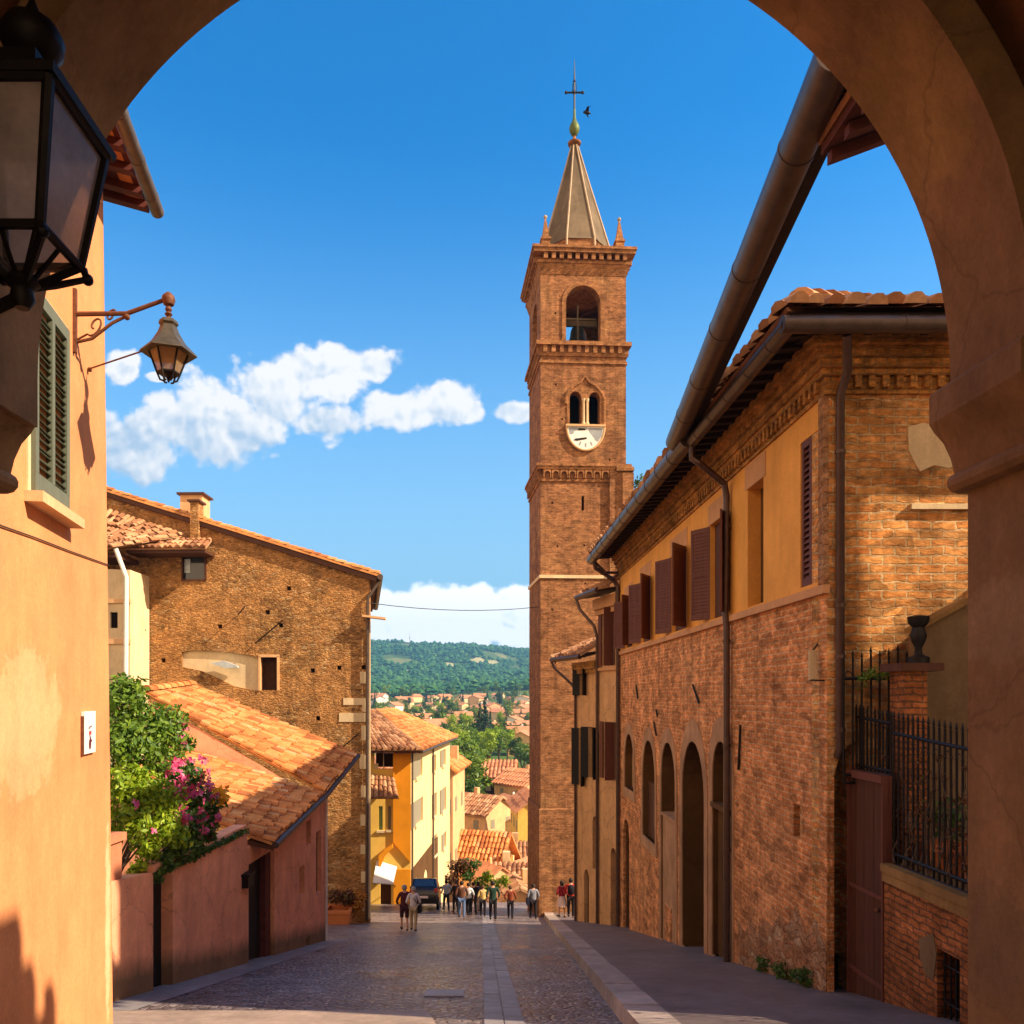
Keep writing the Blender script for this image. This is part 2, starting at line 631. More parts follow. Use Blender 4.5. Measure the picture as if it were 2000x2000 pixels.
M = {}
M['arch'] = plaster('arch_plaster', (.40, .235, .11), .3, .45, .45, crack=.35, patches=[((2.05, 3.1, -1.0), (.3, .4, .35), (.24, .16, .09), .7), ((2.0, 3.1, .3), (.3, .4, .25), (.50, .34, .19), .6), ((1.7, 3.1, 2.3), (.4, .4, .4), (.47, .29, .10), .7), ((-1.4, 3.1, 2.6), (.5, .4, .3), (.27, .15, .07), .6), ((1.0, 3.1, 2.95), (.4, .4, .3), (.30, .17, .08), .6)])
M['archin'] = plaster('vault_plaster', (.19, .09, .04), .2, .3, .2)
M['orange'] = plaster('orange_plaster', (.78, .315, .13), .13, .16, .22, patches=[
    ((-3.13, 5.9, -.2), (.6, 1.0, .75), (.83, .47, .25), .62),
    ((-3.55, 7.95, -2.3), (.3, .13, 1.3), (.80, .56, .33), .75)])
M['pink'] = plaster('pink_plaster', (.94, .39, .22), .16, .2, .22, stainz=(.34, .55, (.15, .11, .055)), crack=.5)
M['pinkb'] = plaster('pink_plaster_pale', (.62, .23, .12), .15, .25, .3)
M['yellowup'] = plaster('ochre_plaster', (.88, .41, .09), .10, .15, .2)
M['pinktrim'] = plaster('pink_trim_plaster', (.66, .34, .16), .12, .12, .15)
M['tan'] = plaster('tan_plaster', (.66, .37, .17), .16, .2, .35, crack=.8)
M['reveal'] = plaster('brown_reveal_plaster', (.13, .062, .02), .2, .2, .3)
M['archpl'] = plaster('arch_infill_plaster', (.50, .28, .15), .25, .3, .4)
M['palep'] = plaster('pale_plaster', (.78, .60, .36), .12, .25, .3)
M['cream'] = plaster('cream_plaster', (.86, .64, .33), .08, .12, .2)
M['yellow'] = plaster('yellow_plaster', (.88, .56, .12), .08, .12, .15)
M['vorange'] = plaster('bright_orange_plaster', (.86, .33, .015), .08, .12, .1)
M['beige'] = plaster('beige_plaster', (.80, .48, .24), .12, .2, .3)
M['grayplaster'] = plaster('grey_green_plaster', (.21, .135, .07), .25, .3, .4)
M['towerbrick'] = brick('tower_brick', (.43, .185, .076), (.32, .13, .055), (.40, .215, .105), .30, .085, .04, .014, .8, patch=(.50, .27, .115), pamt=.6, dark=.6)
M['towertrim'] = brick('tower_trim_brick', (.46, .20, .08), (.36, .15, .06), (.42, .23, .10), .22, .085, .04, .014, .8, dark=.4)
M['brickA'] = brick('facade_brick', (.90, .36, .125), (.72, .25, .078), (.88, .48, .24), .28, .095, .028, .019, .9, patch=(.84, .46, .22), pamt=.4, dark=.7)
M['brickend'] = brick('end_wall_brick', (.90, .43, .135), (.72, .27, .07), (.82, .56, .29), .34, .12, .045, .017, 1.2, patch=(.82, .52, .26), pamt=.55, dark=.75)
M['brickfence'] = brick('fence_brick', (.48, .17, .055), (.38, .13, .045), (.16, .09, .05), .27, .085, .035, .013, .8, dark=.35)
M['cornice'] = brick('cornice_brick', (.66, .31, .085), (.55, .24, .06), (.42, .24, .09), .15, .10, .04, .014, .9, dark=.35)
M['stonewall'] = rubble('stone_house_wall', [(.24, .12, .045), (.52, .25, .085), (.64, .35, .13), (.40, .185, .065), (.70, .46, .23)], (.44, .23, .085), 4.6, 11.5, 1.1, (.54, .26, .09), .8)
M['rubblefoot'] = rubble('rubble_brick_mix', [(.34, .13, .05), (.54, .25, .12), (.46, .19, .08), (.64, .42, .25)], (.48, .28, .14), 4.2, 9.5, 1.0, (.58, .33, .18), .5, .35)
M['tiles'] = island_ramp('roof_tiles', [(0.0, (.20, .075, .035)), (.22, (.50, .17, .055)), (.5, (.72, .27, .08)), (.78, (.76, .36, .13)), (.9, (.60, .38, .22)), (1.0, (.42, .33, .22))], .85, .5, 14)
M['tilesold'] = island_ramp('old_roof_tiles', [(0.0, (.16, .07, .04)), (.4, (.42, .19, .09)), (.7, (.58, .31, .16)), (1.0, (.66, .42, .25))], .9, .5, 14)
M['farroof'] = island_ramp('far_roof_tiles', [(0.0, (.50, .19, .09)), (.5, (.62, .26, .13)), (1.0, (.70, .36, .2))], .9, .3, 3)
M['gutter'] = simple('gutter_metal', (.105, .072, .058), .42, .55, .5, .25, 5)
M['gutterb'] = simple('grey_gutter_metal', (.16, .125, .095), .45, .4, .5, .25, 5)
M['pipe'] = simple('downpipe_metal', (.10, .058, .045), .45, .5, .5, .25, 6)
M['iron'] = simple('black_iron', (.012, .009, .009), .55, .3, .4, .3, 20)
M['rusty'] = simple('rusty_iron', (.16, .065, .035), .7, .3, .3, .35, 25)
M['lampmetal'] = simple('lamp_metal', (.10, .085, .06), .5, .5, .4, .3, 15)
M['copper'] = simple('green_copper', (.11, .15, .05), .6, .3, .3, .35, 6)
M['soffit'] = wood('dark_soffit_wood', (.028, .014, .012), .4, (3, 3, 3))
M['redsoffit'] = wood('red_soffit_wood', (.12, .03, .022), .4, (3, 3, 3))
M['darkwood'] = wood('dark_brown_wood', (.095, .035, .018), .35)
M['shutbrown'] = wood('brown_shutter_wood', (.15, .05, .032), .3)
M['shutgreen'] = wood('grey_green_shutter_paint', (.145, .16, .115), .15)
M['slat'] = wood('dark_green_slats', (.085, .10, .058), .3)
M['shutfargreen'] = wood('green_shutter_paint', (.16, .28, .14), .2)
M['shutfargrey'] = wood('grey_shutter_paint', (.30, .26, .18), .2)
M['blackdoor'] = wood('black_door_wood', (.012, .009, .008), .4)
M['dark'] = simple('dark_interior', (.012, .008, .006), .9, 0, .1, .3)
M['darkbrown'] = simple('dark_brown_interior', (.055, .024, .012), .9, 0, .1, .3)
M['leadA'] = plaster('spire_lead', (.165, .122, .078), .25, .25, .4, sc=.6)
M['leadrib'] = simple('spire_rib_mortar', (.40, .30, .20), .7, .1, .3, .2, 3)
M['white'] = simple('white_enamel', (.80, .80, .78), .4, 0, .5, .08, 3, .05)
M['clockgrey'] = simple('clock_grey', (.30, .33, .36), .5, 0, .4, .2, 3, .05)
M['signred'] = simple('sign_red', (.55, .05, .07), .5)
M['signdark'] = simple('sign_plum', (.13, .02, .04), .5)
M['cable'] = simple('cable_rubber', (.04, .025, .02), .7)
M['sillstone'] = plaster('sill_stone', (.74, .47, .25), .12, .2, .25)
M['coping'] = plaster('mossy_coping', (.30, .17, .06), .3, .5, .4)
M['terracotta'] = plaster('terracotta_pot', (.60, .20, .07), .12, .2, .2)
M['bronze'] = simple('bell_bronze', (.05, .055, .05), .4, .8, .5, .3, 5)
M['bark'] = wood('bark', (.10, .065, .04), .4, (8, 8, 1))
M['leafdk'] = island_ramp('dark_leaves', [(0.0, (.022, .055, .010)), (.5, (.055, .125, .016)), (1.0, (.13, .22, .028))], .5, 0, 6, .4, .25)
M['leaflime'] = island_ramp('lime_leaves', [(0.0, (.09, .19, .010)), (.5, (.29, .43, .018)), (1.0, (.55, .62, .05))], .5, 0, 6, .4, .35)
M['leafmid'] = island_ramp('mid_green_leaves', [(0.0, (.035, .09, .010)), (.5, (.12, .225, .02)), (1.0, (.27, .39, .035))], .5, 0, 6, .4, .3)
M['leafcon'] = island_ramp('conifer_needles', [(0.0, (.008, .028, .012)), (.6, (.02, .06, .025)), (1.0, (.045, .10, .04))], .7, 0, 6, .3, .1)
M['leafforest'] = island_ramp('forest_leaves', [(0.0, (.010, .055, .022)), (.5, (.03, .115, .035)), (1.0, (.10, .22, .04))], .8, 0, .3, .2, 0.0, .5)
M['leafdry'] = island_ramp('reddish_leaves', [(0.0, (.05, .015, .008)), (.5, (.15, .05, .02)), (1.0, (.12, .12, .03))], .6, 0, 6, .3, .2)
M['leaforange'] = island_ramp('orange_leaves', [(0.0, (.35, .12, .02)), (.5, (.55, .22, .03)), (1.0, (.60, .34, .06))], .6, 0, 6, .3, .2)
M['petal'] = island_ramp('pink_petals', [(0.0, (.55, .02, .12)), (.5, (.75, .10, .30)), (1.0, (.85, .38, .55))], .5, 0, 6, .3, .3)
M['petalo'] = island_ramp('orange_petals', [(0.0, (.75, .22, .01)), (.5, (.85, .42, .02)), (1.0, (.85, .55, .05))], .5, 0, 6, .3, .3)


def glass_mat(name, c, alpha, rough=.15):
    m = NT(name)
    p = m.new('ShaderNodeTexCoord').outputs['Object']
    n = m.noise(p, 6, 6, .7)
    df = m.new('ShaderNodeBsdfDiffuse'); m.link(m.mix(m.ramp(n, [(.35, 0.0), (.7, 1.0)]), mul(c, .65), c), df.inputs['Color'])
    tl = m.new('ShaderNodeBsdfTranslucent'); tl.inputs['Color'].default_value = c + (1,)
    tp = m.new('ShaderNodeBsdfTransparent'); tp.inputs['Color'].default_value = (.9, .88, .84, 1)
    gl = m.new('ShaderNodeBsdfGlossy'); gl.inputs['Roughness'].default_value = rough
    a = m.new('ShaderNodeMixShader'); a.inputs[0].default_value = .5
    m.link(df.outputs[0], a.inputs[1]); m.link(tl.outputs[0], a.inputs[2])
    b = m.new('ShaderNodeMixShader'); m.link(m.ramp(n, [(.3, alpha), (.7, min(1, alpha + .25))]), b.inputs[0])
    m.link(tp.outputs[0], b.inputs[1]); m.link(a.outputs[0], b.inputs[2])
    c_ = m.new('ShaderNodeMixShader'); c_.inputs[0].default_value = .07
    m.link(b.outputs[0], c_.inputs[1]); m.link(gl.outputs[0], c_.inputs[2])
    m.link(c_.outputs[0], m.out.inputs['Surface'])
    return m.m


M['frosted'] = glass_mat('dusty_lantern_glass', (.85, .74, .64), .6)
M['clearglass'] = glass_mat('clear_lantern_glass', (.5, .4, .3), .12)
M['lampglass'] = glass_mat('amber_lamp_glass', (.74, .50, .25), .55)
M['pane'] = simple('window_glass', (.03, .035, .045), .08, 0, .9, .2, 2, 0)
M['paneblue'] = simple('car_glass', (.03, .05, .10), .06, 0, 1.0, .1, 2, 0)
M['carpaint'] = simple('black_car_paint', (.008, .009, .014), .2, .2, .7, .1, 2, 0)
M['tyre'] = simple('tyre_rubber', (.012, .012, .012), .8)
M['redlight'] = simple('red_lamp_plastic', (.55, .03, .02), .25, 0, .6)
M['awning'] = simple('white_awning_cloth', (.80, .79, .76), .8, 0, .2, .06)
M['metalgrey'] = simple('pale_sheet_metal', (.50, .56, .60), .45, .3, .5)
M['whitepipe'] = simple('white_painted_pipe', (.74, .70, .64), .5, 0, .4, .15, 4)


def cobble_mat():
    m = NT('cobblestones')
    p = m.pos()
    sep = m.new('ShaderNodeSeparateXYZ'); m.link(p, sep.inputs[0])
    q = m.vmath('ADD', m.scalev(p, (1, 1, 0)), m.scalev(m.noise(p, 1.5, 4, .6, col=True), (.12, .12, 0)))
    v = m.new('ShaderNodeTexVoronoi', feature='DISTANCE_TO_EDGE'); m.link(q, v.inputs['Vector']); v.inputs['Scale'].default_value = 8.0
    v1 = m.new('ShaderNodeTexVoronoi'); m.link(q, v1.inputs['Vector']); v1.inputs['Scale'].default_value = 8.0
    sc = m.new('ShaderNodeSeparateColor'); m.link(v1.outputs['Color'], sc.inputs[0])
    col = m.ramp(sc.outputs[0], [(0.0, (.07, .055, .058)), (.5, (.175, .14, .14)), (1.0, (.36, .30, .29))])
    n1 = m.noise(p, .45, 7, .65); n2 = m.noise(p, 26, 6, .7)
    col = m.mix(m.ramp(v.outputs['Distance'], [(.02, .8), (.12, 0.0)]), col, (.075, .05, .045))
    col = m.mix(m.math('MULTIPLY', m.ramp(n1, [(.42, 0.0), (.65, 1.0)]), .45), col, (.40, .30, .26))
    col = m.mottle(col, p, .6, .55, 1.4)
    col = m.mottle(col, p, 5.0, .65, 1.35)
    h = m.math('ADD', m.ramp(v.outputs['Distance'], [(0.0, 0.0), (.25, 1.0)]), m.math('MULTIPLY_ADD', n2, .4, m.math('MULTIPLY', sc.outputs[1], .5)))
    b = m.bump(h, .9, .025)
    r = m.ramp(m.math('ADD', n1, m.math('MULTIPLY', n2, .3)), [(.4, .16), (.75, .42)])
    return m.done(col, r, b, spec=.5)


def slab_mat(name, c, rough=.6, sc=3.0, spec=.4):
    m = NT(name)
    g = m.new('ShaderNodeNewGeometry'); p = g.outputs['Position']
    n1 = m.noise(p, .9, 7, .65); n2 = m.noise(p, 35, 6, .7)
    f = m.math('ADD', m.math('MULTIPLY', g.outputs['Random Per Island'], .5), m.math('MULTIPLY', n1, .5))
    col = m.mix(m.ramp(f, [(.2, 0.0), (.8, 1.0)]), mul(c, .72), mul(c, 1.25))
    col = m.mix(m.math('MULTIPLY', n2, .35), col, mul(c, .55))
    col = m.mottle(col, p, .8, .68, 1.22)
    col = m.mottle(col, p, 6.0, .82, 1.15)
    return m.done(col, rough, m.bump(n2, .35, .012), spec=spec)


M['cobble'] = cobble_mat()
M['pave'] = slab_mat('asphalt_pavement', (.20, .155, .145), .55)
M['kerb'] = slab_mat('kerb_granite', (.46, .36, .30), .6)
M['sunlit_paving'] = slab_mat('sunlit_paving_slabs', (.40, .29, .22), .6)
M['channel'] = slab_mat('channel_slabs', (.36, .31, .30), .5)
M['strip'] = slab_mat('smooth_gutter_strip', (.31, .28, .28), .5)


def terrain_mat():
    m = NT('terrain_fields')
    p = m.pos()
    sep = m.new('ShaderNodeSeparateXYZ'); m.link(p, sep.inputs[0])
    v = m.new('ShaderNodeTexVoronoi'); m.link(m.scalev(p, (1, .55, 0)), v.inputs['Vector']); v.inputs['Scale'].default_value = .011
    sc = m.new('ShaderNodeSeparateColor'); m.link(v.outputs['Color'], sc.inputs[0])
    field = m.ramp(sc.outputs[0], [(0.0, (.05, .10, .02)), (.45, (.09, .15, .03)), (.75, (.14, .19, .045)), (.95, (.34, .30, .11))])
    n = m.noise(p, .05, 8, .7)
    field = m.mix(m.math('MULTIPLY', m.ramp(n, [(.4, 0.0), (.6, 1.0)]), .5), field, (.035, .08, .02))
    near = m.mix(m.noise(p, .8, 6, .7), (.12, .09, .06), (.20, .15, .10))
    f = m.ramp(m.math('DIVIDE', sep.outputs['Y'], 200.0, clamp=True), [(.4, 0.0), (.6, 1.0)])
    return m.done(m.mix(f, near, field), .95, spec=.1)


M['terrain'] = terrain_mat()
# ================================================================ ground
def strip_sheet(name, mat, edges, lift, step=1.0):
    """sheet following the street between two edge functions"""
    mb = MB()
    y0, y1, xl, xr = edges
    n = int((y1 - y0) / step)
    for i in range(n + 1):
        y = y0 + (y1 - y0) * i / n
        a, b = xl(y), xr(y)
        mb.v += [Vector((a + (b - a) * k / 6, y, zg(y) + lift)) for k in range(7)]
    for i in range(n):
        for k in range(6):
            mb.f.append((i * 7 + k, i * 7 + k + 1, (i + 1) * 7 + k + 1, (i + 1) * 7 + k)); mb.mi.append(0)
    o = mb.build(name, mat)
    return tag(o, kind='structure')


ys = [-60, -40, -20, 0, 5, 10, 15, 20, 25, 30, 34, 38, 42, 46, 52, 58, 64, 72, 80, 90, 100, 120, 140, 170, 200, 250, 300, 375, 450, 550, 650, 775, 900,
      1050, 1200, 1350, 1500, 1650, 1800, 2000, 2200, 2400, 2600, 2800, 3000, 3400]
xs = [-2600, -2000, -1400, -1000, -800, -600, -450, -340, -250, -190, -140, -100, -70, -40, -20, 0, 20, 40, 70, 100, 140, 190, 250, 340, 450, 600,
      800, 1000, 1400, 2000, 2600]


def terrain_z(x, y):
    z = zg(y)
    if y > 150:
        k = min(1, (y - 150) / 900)
        z += k * (mnoise.noise(Vector((x / 500, y / 600, 1.7))) * 22 + mnoise.noise(Vector((x / 160, y / 200, 4.2))) * 7)
        if y > 1200:
            kk = min(1, (y - 1200) / 1000)
            z += kk * (mnoise.noise(Vector((x / 900, y / 1500, 9.2))) * 38 - 0.045 * (x + 150) * (1 if x > -150 else .2) * .9)
    return z


mb = MB()
for y in ys:
    for x in xs:
        mb.v.append(Vector((x, y, terrain_z(x, y) - .03)))
nx = len(xs)
for i in range(len(ys) - 1):
    for k in range(nx - 1):
        mb.f.append((i * nx + k, i * nx + k + 1, (i + 1) * nx + k + 1, (i + 1) * nx + k)); mb.mi.append(0)
tag(mb.build('ground', M['terrain'], smooth=180), kind='structure')

kerb_x = lambda y: 1.83 + .0589 * (y - 9.7)
LW = Wall((-5.2, 11.0), (-4.4, 24.3))
left_x = lambda y: -5.2 + .0602 * (y - 11.0) if y < 24.5 else -4.4 - .06 * (y - 24.5)
fac_x = lambda y: 4.905 + .02 * (y - 11.0)
strip_sheet('road', M['cobble'], (-8, 100, lambda y: left_x(y) - 1.2, lambda y: kerb_x(y) + .02), .0)
strip_sheet('gutter_strip', M['strip'], (10.73, 24.4, lambda y: left_x(y) - .15, lambda y: left_x(y) + .66), .006)
strip_sheet('sunlit_paving', M['sunlit_paving'], (3.4, 10.72, lambda y: -5.6, lambda y: -.55 + .12 * sin(y * 2.1)), .004)  # pale tan paving, outline and tone set to the sunlit strip of road
# raised pavement on the right, with a kerb of granite blocks
strip_sheet('pavement', M['pave'], (-2, 60, lambda y: kerb_x(y) + .46, lambda y: max(5.6, fac_x(y) + .6)), .215)
mb = MB()
y = 3.4
while y < 46:
    l = random.uniform(.9, 1.5)
    a, b = y, y + l - .012
    p = [Vector((kerb_x(a), a, zg(a) - .1)), Vector((kerb_x(a) + .47, a, zg(a) - .1)), Vector((kerb_x(b) + .47, b, zg(b) - .1)), Vector((kerb_x(b), b, zg(b) - .1))]
    hh = .22 + random.uniform(-.006, .006)
    q = [v + Vector((.02 if k in (0, 3) else 0, 0, .1 + hh)) for k, v in enumerate(p)]
    mb.hexa(p, q)
    y += l
tag(mb.build('kerb', M['kerb'], smooth=30), kind='structure')
# drainage channel: two rows of long slabs running down the street
mb = MB()
for (o0, w) in ((0.0, .235), (.25, .235)):
    y = 3.6
    while y < 50:
        l = random.uniform(.6, 1.15)
        a, b = y, y + l - .018
        xa = .155 + .0126 * (a - 9.7) + o0; xb = .155 + .0126 * (b - 9.7) + o0
        dz = random.uniform(.008, .02)
        p = [Vector((xa, a, zg(a) - .05)), Vector((xa + w, a, zg(a) - .05)), Vector((xb + w, b, zg(b) - .05)), Vector((xb, b, zg(b) - .05))]
        mb.hexa(p, [v + Vector((0, 0, .05 + dz)) for v in p])
        y += l
tag(mb.build('stone_channel', M['channel'], smooth=30), kind='structure')
# small metal cover in the cobbles
mb = MB()
y0, y1 = 12.0, 12.75
p = [Vector((-.72, y0, zg(y0) - .04)), Vector((-.12, y0, zg(y0) - .04)), Vector((-.12, y1, zg(y1) - .04)), Vector((-.72, y1, zg(y1) - .04))]
mb.hexa(p, [v + Vector((0, 0, .062)) for v in p])
tag(mb.build('drain_cover', M['channel']), 'pale flat drain cover set in the cobbles beside the stone channel', 'drain cover')

# ================================================================ archway around the camera
acx, aR, asp = .0927, 1.8995, 1.313
AW = Wall((-3.05, 3.315), (2.9, 3.315), (0, 10))
arch = thing('archway', 'shaded brown plaster archway that frames the whole street view', 'archway', (0, 3.0, zg(3.0)))


def arc_hole(x0, xl, xr, r, zb, n=72):
    pts = [(xl - x0, zb), (xr - x0, zb), (xr - x0, asp - .2), (acx + r - x0, asp - .2)]
    for i in range(n + 1):
        t = pi * i / n
        pts.append((acx + r * cos(t) - x0, asp + r * sin(t)))
    pts += [(acx - r - x0, asp - .2), (xl - x0, asp - .2)]
    return pts


zb = -3.3
outer = rect(0, 5.95, zb, 5.05)
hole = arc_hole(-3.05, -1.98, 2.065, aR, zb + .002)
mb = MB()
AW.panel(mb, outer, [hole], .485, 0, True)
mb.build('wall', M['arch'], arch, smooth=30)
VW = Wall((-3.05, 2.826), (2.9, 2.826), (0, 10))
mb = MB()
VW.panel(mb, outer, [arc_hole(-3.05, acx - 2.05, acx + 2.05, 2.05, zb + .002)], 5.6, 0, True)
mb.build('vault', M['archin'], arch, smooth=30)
prof = [(2.16, 1.30), (1.935, 1.265), (1.924, 1.25), (1.924, 1.135), (1.945, 1.10), (1.985, 1.055), (2.015, .99), (2.03, .93), (2.008, .915), (1.998, .895), (2.0, .872), (2.018, .852), (2.045, .845), (2.16, .845)]
for sgn, dx in ((1, 0), (-1, .092)):
    mb = MB()
    mb.prism([Vector((sgn * x + dx, 2.79, z)) for x, z in prof], (0, .56, 0))
    mb.build('capital', M['arch'], arch, smooth=25)
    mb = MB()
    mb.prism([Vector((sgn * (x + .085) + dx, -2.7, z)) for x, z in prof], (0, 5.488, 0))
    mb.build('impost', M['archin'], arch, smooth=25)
mb = MB()
tile_roof(mb, (-3.1, 3.42, 5.06), (2.95, 3.4, 5.06), (2.95, -.2, 6.0), (-3.1, -.2, 6.0), pitch=.26, seg=4)
mb.build('roof', M['tilesold'], arch)

# ---------------------------------------------------------------- big lantern under the arch
LX, LY = -1.337, 2.37
lan = thing('hanging_lantern', 'large black square lantern with dusty panes on the arch wall', 'lantern', (LX, LY, 1.3))
zt, zm, zl = 1.715, 1.333, 1.235
ht, hm, hl = .167, .115, .03


def sqp(h, z): return [Vector((LX + sx * h, LY + sy * h, z)) for sx, sy in ((1, -1), (1, 1), (-1, 1), (-1, -1))]


mb = MB()
T, Mi, Lo = sqp(ht, zt), sqp(hm, zm), sqp(hl, zl)
for k in range(4):
    l = (k + 1) % 4
    mb.tube([T[k], Mi[k], Lo[k]], [.017, .015, .012], 6)
    mb.tube([T[k], T[l]], .02, 6)
    mb.tube([Mi[k], Mi[l]], .014, 6)
    c = (Mi[k] + Mi[l]) / 2
    mb.tube([c, Vector((LX, LY, zl)) + (c - Vector((LX, LY, zm))) * .3], .007, 5)
    # curled foot under each corner
    o = Mi[k] - Vector((LX, LY, zm))
    mb.tube([Mi[k] + o * .06, Mi[k] + o * .12 - Vector((0, 0, .03)), Vector((LX, LY, 0)) + o * .55 + Vector((0, 0, zl + .015)), Vector((LX, LY, zl - .02)) + o * .1], [.012, .013, .011, .012], 6)
    mb.ball(Mi[k] + o * .14 - Vector((0, 0, .03)), .018, 8)
mb.build('frame', M['iron'], lan, smooth=40)
mb = MB()
for k in range(4):
    l = (k + 1) % 4
    mb.quad(T[k], Mi[k], Mi[l], T[l])
mb.build('pane', M['frosted'], lan)
mb = MB()
for k in range(4):
    l = (k + 1) % 4
    mb.quad(Mi[k], Lo[k], Lo[l], Mi[l])
mb.build('lower_pane', M['clearglass'], lan)
mb = MB()
r2 = sqrt(2)
mb.lathe((LX, LY, 0), [(.19 * r2, 1.712), (.195 * r2, 1.735), (.165 * r2, 1.755), (.12 * r2, 1.80), (.085 * r2, 1.815), (.085 * r2, 1.86), (.06 * r2, 1.875)], 4, pi / 4)
mb.build('lid', M['iron'], lan)
mb = MB()
mb.lathe((LX + .03, LY, 0), [(.03, 1.86), (.025, 1.875), (.06, 1.89), (.085, 1.925), (.088, 1.955), (.07, 1.99), (.035, 2.01), (.018, 2.02), (.02, 2.035), (.006, 2.07)], 16)
mb.build('finial', M['iron'], lan, smooth=50)
mb = MB()
mb.lathe((LX, LY, 0), [(.02, zl - .085), (.035, zl - .06), (.03, zl - .03), (.05, zl - .01), (.04, zl + .01)], 12)
mb.tube([(LX, LY, zl - .05), (LX - .2, LY + .06, zl - .1), (LX - .42, LY + .12, zl - .02), (LX - .62, LY + .16, zl + .15)], .02, 8)
mb.obox((LX - .66, LY + .08, zl - .1), (.03, 0, 0), (0, .16, 0), (0, 0, .4))
mb.build('bracket', M['iron'], lan, smooth=40)

# ================================================================ orange house on the left
HW = Wall((-2.28 - .17 * 3.2, 3.2), (-3.64, 8.0))
house = thing('orange_house', 'sunlit orange plaster house with closed grey-green shutters on the left', 'house', (-4.5, 6, zg(7)))
mb = MB()
utop = HW.u(194); ubot = HW.u(215)
ztop = 5.05
zbot = zg(8.3) - .6
b1 = HW.uz(215, 1932)[0]
HW.panel(mb, [(0, zbot), (b1, zbot), (utop, ztop), (0, ztop)], [], .35)
c0 = HW.pt(b1, zbot); c1 = HW.pt(utop, ztop)
bx = Vector((-4.2, .75, 0))
mb.quad(c0 - HW.n * .01, c0 + bx, c1 + bx, c1 - HW.n * .01)
mb.build('wall', M['orange'], house)
su0, su1 = HW.u(55), HW.u(121)
sz0, sz1 = HW.z(120, 972), HW.z(118, 620)
mb = MB()   # pale casing
for (a, b, c, d) in ((su0 - .05, su1 + .05, sz1, sz1 + .05), (su0 - .05, su0, sz0, sz1), (su1, su1 + .05, sz0, sz1)):
    HW.box(mb, a, b, c, d, -.02, .012)
mb.build('window_casing', M['palep'], house)
sh = MB()
HW.box(sh, su0, su1, sz1 - .1, sz1, .0, .045)
HW.box(sh, su0, su1, sz0, sz0 + .16, .0, .045)
mid = (su0 + su1) / 2
for (a, b) in ((su0, su0 + .07), (su1 - .07, su1), (mid - .03, mid + .03)):
    HW.box(sh, a, b, sz0 + .16, sz1 - .1, .0, .046)
shut = sh.build('shutter', M['shutgreen'], house)
sl = MB()
HW.box(sl, su0 + .02, su1 - .02, sz0 + .1, sz1 - .05, -.06, -.05)
ns = 24
for i in range(ns):
    z = sz0 + .17 + (sz1 - sz0 - .29) * i / ns
    for (a, b) in ((su0 + .07, mid - .03), (mid + .03, su1 - .07)):
        jz = random.uniform(-.012, .012)
        o = HW.pt(a, z + jz, .034)
        sl.obox(o, HW.d * (b - a) + Vector((0, 0, random.uniform(-.012, .012))), HW.n * -.055 + Vector((0, 0, .05)), Vector((0, 0, .008)) + HW.n * .006)
slo = sl.build('slats', M['slat'], shut)
mb = MB()
HW.box(mb, su0 - .1, su1 + .11, sz0 - .085, sz0 - .005, -.02, .13)
mb.build('window_sill', M['sillstone'], house)
# eaves: red-brown soffit on rafters, tiles and a half round gutter
E0 = Vector((-2.66, 4.6, 5.03)); E1 = P(297, 398, 8.3)
E1.z = 5.03
mb = MB()
dd = (E1 - E0).normalized()
back = Vector((-.75, -.1, .16))
mb.hexa([E0 + Vector((-.1, 0, .06)), E1 + Vector((-.1, 0, .06)), E1 + back * 5 + Vector((0, 0, .05)), E0 + back * 5 + Vector((0, 0, .05))],
        [E0 + Vector((-.1, 0, .1)), E1 + Vector((-.1, 0, .1)), E1 + back * 5 + Vector((0, 0, .1)), E0 + back * 5 + Vector((0, 0, .1))])
for i in range(12):
    p = E0.lerp(E1, i / 11) - dd * (.1 if i == 11 else 0)
    mb.obox(p + Vector((-.08, 0, -.02)), back * 1.0, dd * .09, Vector((0, 0, .09)))
mb.build('soffit', M['redsoffit'], house)
mb = MB()
tile_roof(mb, E0 + Vector((-.14, 0, .13)), E1 + Vector((-.14, -.05, .13)), E1 + back * 5 + Vector((0, 0, .15)), E0 + back * 5 + Vector((0, 0, .15)), pitch=.22)
mb.build('roof', M['tiles'], house)
mb = MB()
gutter_mesh(mb, [E0, E1], .068, (.45, .62, .78, .93))
mb.build('gutter', M['gutterb'], house, smooth=40)
mb = MB()
cb = [HW.at(px, py, .012) for px, py in ((-40, 972), (0, 992), (60, 1013), (130, 1040), (203, 1066))]
mb.tube(cb, .0055, 6)
mb.build('cable', M['cable'], house)
# paper notice fixed near the corner
sg = thing('wall_sign', 'tall white sign plate with small red and plum marks on the orange wall', 'sign', HW.at(163, 1380, 0))
q0, q1 = HW.u(152.5), HW.u(174)
w0, w1 = HW.z(163, 1421), HW.z(163, 1342)
mb = MB(); HW.box(mb, q0, q1, w0, w1, .004, .03); mb.build('plate', M['white'], sg)
mb = MB()
qm = q0 + (q1 - q0) * .45
hh = w1 - w0
HW.box(mb, q0 - .012, q0 + .004, w0 - .01, w1 - .04, .003, .028); mb.build('rim', M['rusty'], sg)
mb = MB()
HW.box(mb, qm - .02, qm + .05, w0 + hh * .44, w0 + hh * .53, .0302, .032)
mb.build('red_mark', M['signred'], sg)
mb = MB()
mb.tube([HW.pt(qm - .03, w0 + hh * .58, .032), HW.pt(qm - .01, w0 + hh * .625, .032), HW.pt(qm + .05, w0 + hh * .64, .032)], .006, 5)
mb.build('dark_mark', M['signdark'], sg)
mb = MB()
